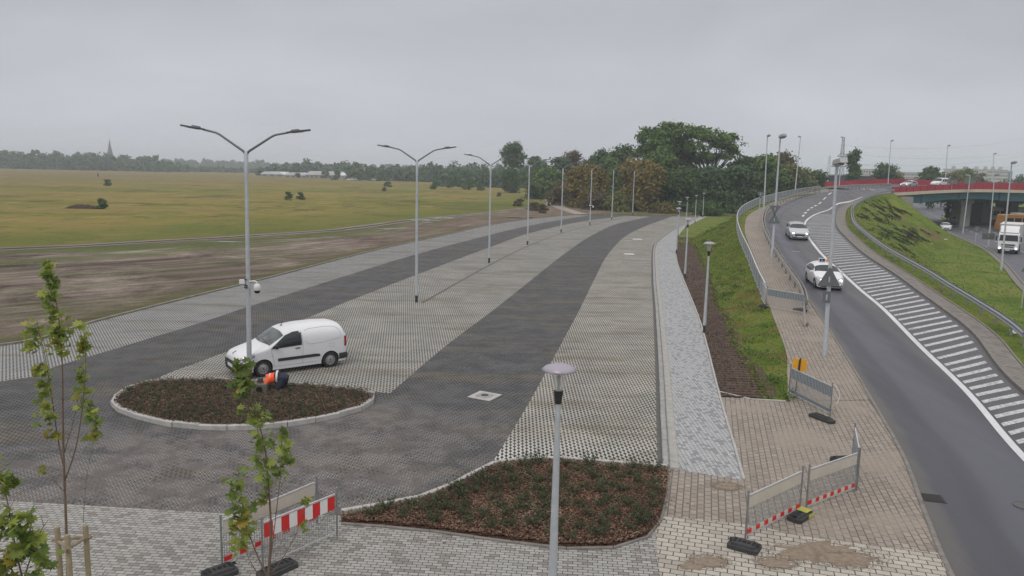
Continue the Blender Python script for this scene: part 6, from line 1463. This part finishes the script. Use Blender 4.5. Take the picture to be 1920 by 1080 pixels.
# brown heap beside the bush
hp=G(155,390); b=MB(); n=26;V=[];rr=np.random.default_rng(8)
for i in range(n+1):
    for j in range(11):
        u=i/n*2-1;v=j/10*2-1; h=max(0,1-u*u-v*v)**.7; V.append((u*2.9,v*1.6,h*.75*(.6+.5*rr.random())-.06))
b.add(V,[(i*11+j,i*11+j+1,(i+1)*11+j+1,(i+1)*11+j) for i in range(n) for j in range(10)]); o=b.build('soil_heap',m_soil('heap_soil',(.085,.052,.035)),smooth_=True); o.location=hp; tag(o,'low brown heap of earth and brush on the left meadow','heap')
q=thing('wooden_stake',G(184,331),'tiny dark post far out on the left meadow','post'); b=MB(); b.lathe([(0,0),(.35,0),(.3,1.6),(0,1.9)],8); b.build('post',DARKM,q)
# far woods that read as masses
def woods(name,prof,Y,kind,label,size,per,seed,dep=60,pb=None,spacing=9):
    """prof: (px, top py) outline of the wood at distance Y"""
    r=np.random.default_rng(seed); X0=YP(prof[0][0],prof[0][1],Y).x; X1=YP(prof[-1][0],prof[-1][1],Y).x; n=int((X1-X0)/(spacing*.8)); Cs=[];Ns=[]
    px=[p[0] for p in prof];py=[p[1] for p in prof]
    for row in range(4):
        for i in range(n):
            x=X0+(X1-X0)*(i+r.uniform(-.4,.4))/n; y=Y+row*dep/4+r.uniform(-6,6); pxx=960+1450*(x/Y); H=(YP(pxx,np.interp(pxx,px,py),Y).z)*(.55+.13*row+r.uniform(0,.16)) +.06
            R=r.uniform(.36,.58)*max(6,H); lb=[(x+r.uniform(-R,R)*.4,y+r.uniform(-R,R)*.4,H*u,R*(1.05-u*.5)*.62,R*.62,H*.16) for u in (.08,.25,.45,.65,.83)]
            C,N,_=crown_pts(lb,int(per*1.25),int(r.integers(1e9)),R*.2,7,.5); C[:,2]=np.clip(C[:,2],0,H+.5); Cs.append(C);Ns.append(N)
    o=quads(name,np.concatenate(Cs),np.concatenate(Ns),size,LEAF[kind],rs=r); tag(o,label,'woods',None,'stuff'); return o
woods('woods',[(-160,284),(0,284),(60,283.5),(118,288),(135,286.5),(170,287),(202,294),(222,293),(245,291.5),(265,297),(285,303),(310,306),(330,316)],735,'blue','dark rounded wood along the left horizon under the church spire',1.9,120,1,spacing=10)
woods('woods',[(255,298),(300,299),(330,298),(355,299),(400,302),(450,303),(480,302),(500,306),(560,305),(600,308),(720,311),(800,310)],1300,'blue','pale hazy wood on the horizon behind the meadow',3.6,100,2,spacing=16)
woods('woods',[(270,318),(295,308),(310,312),(335,314),(360,313),(400,316),(440,317),(480,317),(490,321)],820,'blue','darker low wood before the hazy one',2.0,100,4,spacing=10)
woods('woods',[(480,311),(500,307),(530,309),(545,299),(575,300),(580,309),(610,308),(630,303),(652,308),(660,311),(672,312)],640,'blue','wood with taller trees behind the white halls',1.6,120,5,spacing=8)
woods('woods',[(640,309),(652,307),(680,311),(700,310),(720,308),(760,309),(790,306),(828,304),(860,306),(900,308),(930,304),(960,306),(1000,305)],500,'blue','grey green wood between the tiny house and the lone tall tree',1.0,150,3,spacing=7)
woods('woods',[(820,322),(850,316),(880,318),(910,314),(950,318),(1000,316),(1050,322)],375,'blue','nearer woodland edge beyond the third and fourth lamps',.8,150,6,spacing=6,dep=40)
woods('woods',[(1000,330),(1080,340),(1180,345),(1300,340),(1420,338),(1525,341)],225,'dark','dark undergrowth filling the wood behind the lot',.5,110,7,spacing=4,dep=30)
woods('woods',[(1630,336),(1700,337),(1760,334),(1840,336),(1900,337),(2050,338)],420,'blue','low green strip of trees behind the bridge',.9,90,8,spacing=7,dep=40)
# junipers in the two beds
JM=leafmat('juniper_needles',[(.1,(.035,.05,.02)),(.45,(.075,.10,.045)),(.8,(.12,.15,.065)),(.97,(.17,.18,.08))],.7,.1)
def juniper(seed,label,group):
    r=np.random.default_rng(seed); t=thing('juniper_shrub',(0,0,0),label,'shrub',0,group); b=MB()
    for k in range(15):
        a=r.uniform(0,2*PI); el=r.uniform(.25,1.1); L_=r.uniform(.16,.36); d=Vector((math.cos(a)*math.cos(el),math.sin(a)*math.cos(el),math.sin(el))); P=[Vector((0,0,.02)),d*L_*.5,d*L_+Vector((0,0,.03))]; b.tube(P,[.006,.005,.002],4)
    b.build('stems',BARK,t)
    C=[];N=[]
    for k in range(19):
        a=r.uniform(0,2*PI); el=r.uniform(.1,1.2); L_=r.uniform(.15,.40); d=np.array((math.cos(a)*math.cos(el),math.sin(a)*math.cos(el),math.sin(el)*.8))
        for q in range(9): C.append(d*L_*(.3+.75*q/9)+r.normal(size=3)*.018+np.array([0,0,.04])); N.append(r.normal(size=3))
    N=np.array(N); N/=np.linalg.norm(N,axis=1,keepdims=True); quads('foliage',np.array(C),N,.030,JM,t,aspect=3.0,rs=r); return t
def scatter(inside,outline,count,gap,ztop,label,group,seed,s0,s1,edge=.25):
    r=np.random.default_rng(seed); protos=[juniper(seed*10+i,label,group) for i in range(3)]
    for p in protos: index_kids(p)
    xs_=[p.x for p in outline];ys_=[p.y for p in outline]; PL=np.array([[p.x,p.y] for p in outline]); done=[];used=[0,0,0];tries=0
    while len(done)<count and tries<20000:
        tries+=1; x=r.uniform(min(xs_),max(xs_));y=r.uniform(min(ys_),max(ys_))
        if not inside(x,y) or np.min(np.hypot(PL[:,0]-x,PL[:,1]-y))<edge or any((x-a)**2+(y-b)**2<gap*gap for a,b in done): continue
        if label.startswith('small') and abs(x-G(489,735).x)<.9 and abs(y-G(489,735).y)<.9: continue
        done.append((x,y)); i=int(r.integers(3)); s_=r.uniform(s0,s1); o=protos[i] if not used[i] else copy_tree(protos[i],label=label); used[i]=1; o.location=(x,y,ztop); o.rotation_euler=(0,0,r.uniform(0,6.28)); o.scale=(s_,s_,s_*r.uniform(.8,1.1))
    return len(done)
print('junipers',scatter(in_near,BEDN,78,.42,.10,'low dark green juniper growing in the bark of the near planting bed','junipers in the near planting bed',3,.8,1.3),
 scatter(in_isl,ISL,150,.34,.15,'small dark green juniper growing in the kerbed island bed','junipers in the island bed',4,.40,.65))
def chips(name,inside,outline,n,z,mat,label,seed,size):
    r=np.random.default_rng(seed); xs_=[p.x for p in outline];ys_=[p.y for p in outline]; C=[]
    while len(C)<n:
        x=r.uniform(min(xs_),max(xs_));y=r.uniform(min(ys_),max(ys_))
        if inside(x,y): C.append((x,y,z+r.uniform(-.02,.03)))
    N=r.normal(size=(n,3))*.6+np.array([0,0,1]); N/=np.linalg.norm(N,axis=1,keepdims=True); tag(quads(name,np.array(C),N,size,mat,aspect=2.2,rs=r),label,'bark chips',None,'stuff')
CHM=leafmat('bark_chips',[(.1,(.06,.04,.03)),(.4,(.15,.092,.062)),(.7,(.26,.16,.105)),(.95,(.44,.33,.24))],.9,0); CHM2=leafmat('bark_chips_dull',[(.1,(.045,.035,.024)),(.45,(.11,.078,.052)),(.75,(.17,.12,.08)),(.95,(.28,.21,.15))],.9,0)
chips('bark_chips',in_near,BEDN,16000,.125,CHM,'red brown bark chips covering the near planting bed',1,.035); chips('bark_chips',in_isl,ISL,16000,.175,CHM2,'dull brown bark chips covering the island bed',2,.035)
GT_=leafmat('grass_blades',[(.05,(.07,.10,.02)),(.35,(.12,.18,.032)),(.6,(.175,.23,.045)),(.85,(.25,.25,.07)),(.97,(.24,.14,.06))],.9,.2)
# dark burnt streaks of dead plants on the right slope
r=np.random.default_rng(12); C=[]
def slope_at(px,py):
    h=BV_SL.ray_cast(CAM,ray(px,py).normalized()); return h[0]
for k in range(95):
    g_=r.random()
    if g_<.55: cx,cy=r.normal(1648,19),r.normal(395,11)
    else: cx,cy=r.normal(1688,19),r.normal(440,10)
    L_=r.uniform(6,26); 
    for q in range(int(L_*2.2)):
        u=q/2.2; x=cx+u*.86+r.normal()*.35; y=cy+u*.5+r.normal()*.3; h=slope_at(x,y)
        if h is not None: C.append((h.x,h.y,h.z+.06))
C=np.array(C); C=np.repeat(C,2,axis=0)+r.normal(size=(len(C)*2,3))*np.array([.10,.10,.04]); N=r.normal(size=C.shape)*.6+np.array([0,0,1]); N/=np.linalg.norm(N,axis=1,keepdims=True)
tag(quads('dead_plants',C,N,.11,leafmat('dead_plants',[(.1,(.018,.018,.016)),(.6,(.045,.042,.032)),(.95,(.09,.08,.045))],.95,0),aspect=2.5,rs=r),'black streaks of withered plants on the right grass slope','dead plants',None,'stuff')
# grass tufts
GT=GT_
def tufts(name,surfs,n,size,label,seed,ymax=120,mat=None):
    r=np.random.default_rng(seed); C=[]
    tri=[]
    for o in surfs:
        vs_=[v.co for v in o.data.vertices]
        for p in o.data.polygons:
            if p.center.y<ymax: tri.append(([vs_[i] for i in p.vertices],p.area*(40/max(15,p.center.y))**1.2))
    A=np.array([a for _,a in tri]); A/=A.sum(); ks=r.choice(len(tri),n,p=A)
    for k in ks:
        q=tri[k][0]; u,v=r.random(),r.random(); p=q[0].lerp(q[1],u).lerp(q[3].lerp(q[2],u),v) if len(q)==4 else q[0]; C.append((p.x,p.y,p.z+.03))
    C=np.array(C); N=r.normal(size=C.shape)*np.array([.7,.7,.35])+np.array([0,0,.6]); N/=np.linalg.norm(N,axis=1,keepdims=True); S_=size*r.uniform(.5,1.3,len(C))*np.clip(C[:,1]/45,.8,2.0)
    tag(quads(name,C,N,S_,mat or GT,aspect=2.4,rs=r),label,'grass',None,'stuff')
tufts('grass',[bank_l],24000,.042,'short grass blades on the left bank of the ramp',1); tufts('grass',[bank_r],20000,.045,'short grass blades on the slope right of the ramp',2)
def g_weed(surf):
    vs_=[v.co for v in surf.data.vertices]; nn=14 if surf is bank_l else 15; P=[p for p in surf.data.polygons if p.center.y<110 and 3<=p.index%nn<=nn-3]
    cen=[]
    def g(r):
        if not cen or r.random()<.03:
            p=P[int(r.integers(len(P)))]; cen.append(vs_[p.vertices[0]])
            if len(cen)>1: pass
        c=cen[-1]; return (c.x+r.normal()*.22,c.y+r.normal()*.3,c.z+.05+abs(r.normal())*.07)
    return g
# clods on the bare soil, low grass on the flat right side
def spots(name,gen,n,size,mat,label,seed,up=.6):
    r=np.random.default_rng(seed); C=[]
    while len(C)<n:
        p=gen(r)
        if p is not None: C.append(p)
    C=np.array(C); N=r.normal(size=C.shape)*np.array([.7,.7,.4])+np.array([0,0,up]); N/=np.linalg.norm(N,axis=1,keepdims=True); tag(quads(name,C,N,size*r.uniform(.4,1.5,n),mat,aspect=1.6,rs=r),label,'ground cover',None,'stuff')
sA=resample(dpl,200); sB=resample(toes,200)
def g_soil(r):
    i=int(r.integers(200)*1.0); i=int(200*r.random()**1.5*.999); p=sA[i].lerp(sB[i],r.random()); return (p.x,p.y,.045)
spots('soil_clods',g_soil,9000,.035,leafmat('clods',[(.1,(.04,.028,.022)),(.5,(.10,.07,.055)),(.95,(.19,.145,.115))],.95,0),'crumbly brown clods on the bare soil strip',41)
spots('weeds',g_weed(bank_l),5000,.05,LEAF['mid'],'darker clumps of weeds on the left bank',45,.2); spots('weeds',g_weed(bank_r),2200,.07,LEAF['dark'],'darker clumps of weeds on the right slope',46,.2)
def g_litter(r):
    u=r.random()
    if u<.45: q=BEDN[int(r.integers(len(BEDN)))]; p=(q.x+r.normal()*.45,q.y+r.normal()*.45)
    elif u<.6: q=ISL[int(r.integers(len(ISL)))]; p=(q.x+r.normal()*.35,q.y+r.normal()*.35)
    else: p=(r.uniform(-14,11),11+16*r.random())
    return (p[0],p[1],.022)
spots('fallen_leaves',g_litter,900,.022,CHM,'bits of bark and fallen leaves strewn on the paving',51,2.5)
def g_sand(r):
    x,y,a,b=[(1535,1035,.95,.45),(1590,1050,.6,.28),(1455,1055,.35,.2),(1330,1052,.32,.22),(1362,912,.30,.22)][int(r.integers(5))]; c=G(x,y); an=r.uniform(0,6.28); q=1+abs(r.normal())*.28
    return (c.x+math.cos(an)*a*q,c.y+math.sin(an)*b*q,.012)
spots('sand_grains',g_sand,2600,.016,sand,'grains of sand thinning out round the spilled sand',52,4)
def g_edge(r):
    i=int(200*r.random()**1.4*.999); p=sA[i].lerp(sB[i],1-abs(r.normal())*.10); return (p.x,p.y,.06)
spots('grass',g_edge,2500,.06,GT_,'ragged grass creeping over the soil strip',42)
def g_flat(r):
    y=34+110*r.random()**1.6; x=xc(y)+r.uniform(6,26); k=int(np.argmin([abs(q.y-y) for q in lowLs])); 
    return (x,y,hg(x,y)+.03) if x<lowLs[k].x-.9 else None
spots('grass',g_flat,14000,.06,GT_,'low grass on the flat ground by the lower road',43,1.0)
# ---- maple saplings close to the camera
MAPLE=leafmat('maple_leaves',[(.0,(.09,.135,.034)),(.25,(.15,.215,.05)),(.5,(.23,.30,.065)),(.74,(.35,.38,.08)),(.84,(.42,.38,.07)),(.90,(.30,.26,.04)),(.97,(.50,.33,.04)),(1,(.42,.20,.06))],.5,.35)
MAPLE_Y=leafmat('maple_leaves_turning',[(.0,(.08,.11,.03)),(.3,(.15,.19,.04)),(.6,(.30,.27,.05)),(.85,(.50,.32,.045)),(1,(.45,.22,.05))],.5,.35)
MAPLE_P=leafmat('maple_leaves_fresh',[(.0,(.05,.085,.022)),(.4,(.10,.15,.035)),(.8,(.17,.22,.05)),(1,(.34,.31,.05))],.5,.35)
STEMM=simple('sapling_bark',(.16,.105,.07),.8,var=.25,scale=20)
LO=[(0,-.5),(.10,-.28),(.38,-.42),(.30,-.16),(.62,-.02),(.36,.08),(.44,.34),(.16,.26),(0,.62),(-.16,.26),(-.44,.34),(-.36,.08),(-.62,-.02),(-.30,-.16),(-.38,-.42),(-.10,-.28)]
def maple_leaves(name,pts_,size,mat,parent,r,hang=.6):
    b=MB()
    for p in pts_:
        s_=size*r.uniform(.45,1.35); yaw=r.uniform(0,2*PI); tilt=r.uniform(.1,1.5)*hang+.25; roll=r.uniform(-.6,.6)
        M=Matrix.Translation(p)@Matrix.Rotation(yaw,4,'Z')@Matrix.Rotation(-tilt,4,'X')@Matrix.Rotation(roll,4,'Y')
        curl=r.uniform(.1,.5); V=[M@Vector((x*s_,(y-.5)*s_*-1 if False else (-y-.1)*s_,-abs(x)*s_*curl)) for x,y in LO]+[M@Vector((0,-.1*s_,.02*s_))]
        b.add(V,[(i,(i+1)%16,16) for i in range(16)])
    o=b.build(name,mat,parent); return o
def sapling(name,basepx,Y,stems,clusters,label,stake=False,size=.145,zmain=None):
    b0=YP(basepx[0],basepx[1],Y); base=Vector((b0.x,Y,0)); t=thing(name,base,label,'sapling',0,'young maples in the foreground'); r=np.random.default_rng(int(Y*10))
    for k,(P,r0,r1) in enumerate(stems):
        Q=[YP(x,y,Y+dy)-base for x,y,dy in P]
        if k==0: Q=[Vector((Q[0].x*.8,0,-.05))]+Q
        Qs=smooth(Q,18); b=MB(); b.tube(Qs,list(np.linspace(r0,r1,18)),7)
        # short side twigs
        for i in range(3,17,2):
            q=Qs[i]; d=Vector((r.uniform(-1,1),r.uniform(-1,1),r.uniform(.2,1)))*.11; b.tube([q,q+d*.6,q+d],[.004,.003,.002],4)
        b.build('stem' if k==0 else 'branch',STEMM,t,smooth_=True)
    for (P,w,n,m,nm) in clusters:
        pp=[]
        Q=smooth([YP(x,y,Y)-base for x,y in P],40)
        for i in range(int(n*.86)):
            q=Q[int(r.integers(40))]; pp.append(q+Vector((r.normal()*w*.62,r.normal()*w*.8,r.normal()*.05)))
        maple_leaves('leaves',pp,size,m,t,r)
    return t
M_,MY,MP=MAPLE,MAPLE_Y,MAPLE_P
s1=sapling('maple_sapling',(130,1120),12.2,[([(128,1100,0),(124,980,0),(120,880,0),(118,790,0),(117,690,0),(112,610,0),(104,560,0),(92,497,0)],.030,.004),([(120,880,0),(108,820,.1),(98,750,.1),(85,670,.1),(68,600,.1)],.012,.003),([(122,900,0),(142,840,-.1),(155,760,-.1),(161,680,-.1),(157,605,-.1)],.013,.003),([(120,850,0),(135,800,.15),(148,740,.2)],.008,.002),([(123,925,0),(105,905,-.1),(95,885,-.1)],.006,.002),([(156,980,0),(162,900,0),(175,830,0)],.005,.002)],
 [([(90,497),(96,545),(98,600),(104,640)],.085,125,M_,'l'),([(108,600),(116,640),(120,665)],.13,34,M_,'l'),([(58,603),(66,640),(76,660)],.10,30,M_,'l'),([(62,645),(52,658)],.07,14,M_,'l'),([(74,685),(84,740),(90,790)],.10,62,M_,'l'),([(68,688),(64,690)],.05,4,MY,'l'),([(154,603),(160,640),(152,665)],.07,26,M_,'l'),([(157,640),(155,675)],.05,9,MY,'l'),([(152,690),(157,760)],.075,44,M_,'l'),([(150,742),(140,745)],.04,4,MY,'l'),([(166,755),(180,790),(176,812)],.075,34,M_,'l'),([(172,806),(182,820)],.04,9,MY,'l'),([(80,806),(95,812),(106,822)],.06,16,MY,'l'),([(72,888),(92,882)],.04,6,MY,'l')],
 'tallest young maple at the left with bare lower stem, tied to wooden stakes')
s2=sapling('maple_sapling',(503,1120),11.2,[([(503,1100,0),(507,1030,0),(508,980,0),(503,900,0),(497,840,0),(482,780,0),(468,730,0),(452,680,0)],.030,.005),([(505,1090,0),(482,1040,.1),(462,985,.1),(452,930,.1),(447,880,.1)],.013,.003),([(506,1060,0),(525,900,-.1),(528,840,-.1),(527,815,-.1)],.010,.003),([(510,1075,0),(540,1030,.1),(562,985,.1),(578,935,.1)],.008,.002),([(500,1100,0),(468,1050,-.1),(455,1010,-.1)],.009,.002)],
 [([(450,680),(452,710),(462,745)],.12,60,MP,'l'),([(446,692),(456,725)],.08,16,MY,'l'),([(468,765),(480,790),(488,815)],.14,42,M_,'l'),([(480,820),(492,860),(500,900)],.12,42,M_,'l'),([(488,905),(500,935)],.10,16,M_,'l'),([(505,830),(527,825),(535,860),(522,905)],.11,54,M_,'l'),([(447,885),(440,920),(452,960)],.14,60,M_,'l'),([(445,955),(452,1000),(442,1040)],.13,52,M_,'l'),([(450,965),(448,1010)],.10,14,MY,'l'),([(482,1015),(496,925)],.05,6,MY,'l'),([(581,935),(573,950)],.08,12,M_,'l'),([(574,978),(566,985)],.06,7,M_,'l'),([(528,808),(532,818)],.06,10,MP,'l')],
 'young maple with green and yellow leaves in front of the striped barrier')
s3=sapling('maple_sapling',(45,1150),8.3,[([(45,1120,0),(35,1060,0),(24,1000,0),(12,930,0),(-4,870,0)],.022,.005),([(40,1100,0),(70,1010,.1),(90,975,.1)],.010,.003),([(30,1040,0),(55,1000,.05),(60,960,.05)],.010,.003)],
 [([(-4,868),(6,900),(10,925)],.09,34,M_,'l'),([(24,905),(30,915)],.05,5,MP,'l'),([(5,940),(0,980),(8,1010)],.11,46,M_,'l'),([(38,965),(50,990),(66,1025)],.10,52,M_,'l'),([(70,1030),(90,1060),(75,1075)],.09,40,M_,'l'),([(10,1030),(20,1060),(8,1075)],.10,36,MY,'l'),([(30,1010),(50,1050)],.10,36,M_,'l')],
 'dense leafy maple at the bottom left corner with yellow lowest leaves')
# stakes with cross bars round the left sapling
WOODS_=simple('stake_wood',(.27,.22,.14),.85,var=.2,scale=8,bumps=.3)
base=Vector((YP(130,1000,12.2).x,12.2,0))
st=[(-.17,.16,YP(107,988,12.36)),(.33,.20,YP(160,985,12.4)),(.06,-.32,YP(126,1003,11.9))]; tops=[]
for i,(_,_,tp) in enumerate(st):
    t=thing('wooden_stake',Vector((tp.x,tp.y,0)),['left thick wooden stake beside the tall maple','right thick wooden stake beside the tall maple','front wooden stake before the tall maple trunk'][i],'stake',0,'stakes round the left sapling'); b=MB(); b.lathe([(0,-.1),(.045,-.1),(.045,tp.z-.01),(.038,tp.z),(0,tp.z+.005)],12); b.build('post',WOODS_,t,smooth_=True,auto=40); tops.append(tp)
for i,(a,b_) in enumerate(((0,1),(1,2),(2,0))):
    A=tops[a]+Vector((0,0,-.22));B=tops[b_]+Vector((0,0,-.22-.02*i)); d=(B-A).normalized()*.09; b=MB(); b.tube([A-d,B+d],.030,8); o=b.build('cross_bar',WOODS_); tag(o,['back cross bar joining the left and right stakes','right cross bar running to the front stake','left cross bar running to the front stake'][i],'cross bar','cross bars of the tree stakes')
# ================================================================== HAZE
hz=bpy.data.materials.new('haze'); hz.use_nodes=True; ht=hz.node_tree; ht.nodes.clear(); ho=ht.nodes.new('ShaderNodeOutputMaterial'); hv=ht.nodes.new('ShaderNodeVolumePrincipled'); hv.inputs['Color'].default_value=(.86,.92,1.0,1); hv.inputs['Density'].default_value=HAZE_D; hv.inputs['Anisotropy'].default_value=.0; ht.links.new(hv.outputs[0],ho.inputs['Volume'])
if HAZE_D>0:
    b=MB(); b.box((0,1000,24.5),(5600,5200,55)); o=b.build('haze',hz); struct(o,'stuff'); tag(o,'thin grey haze hanging over the whole place','haze')
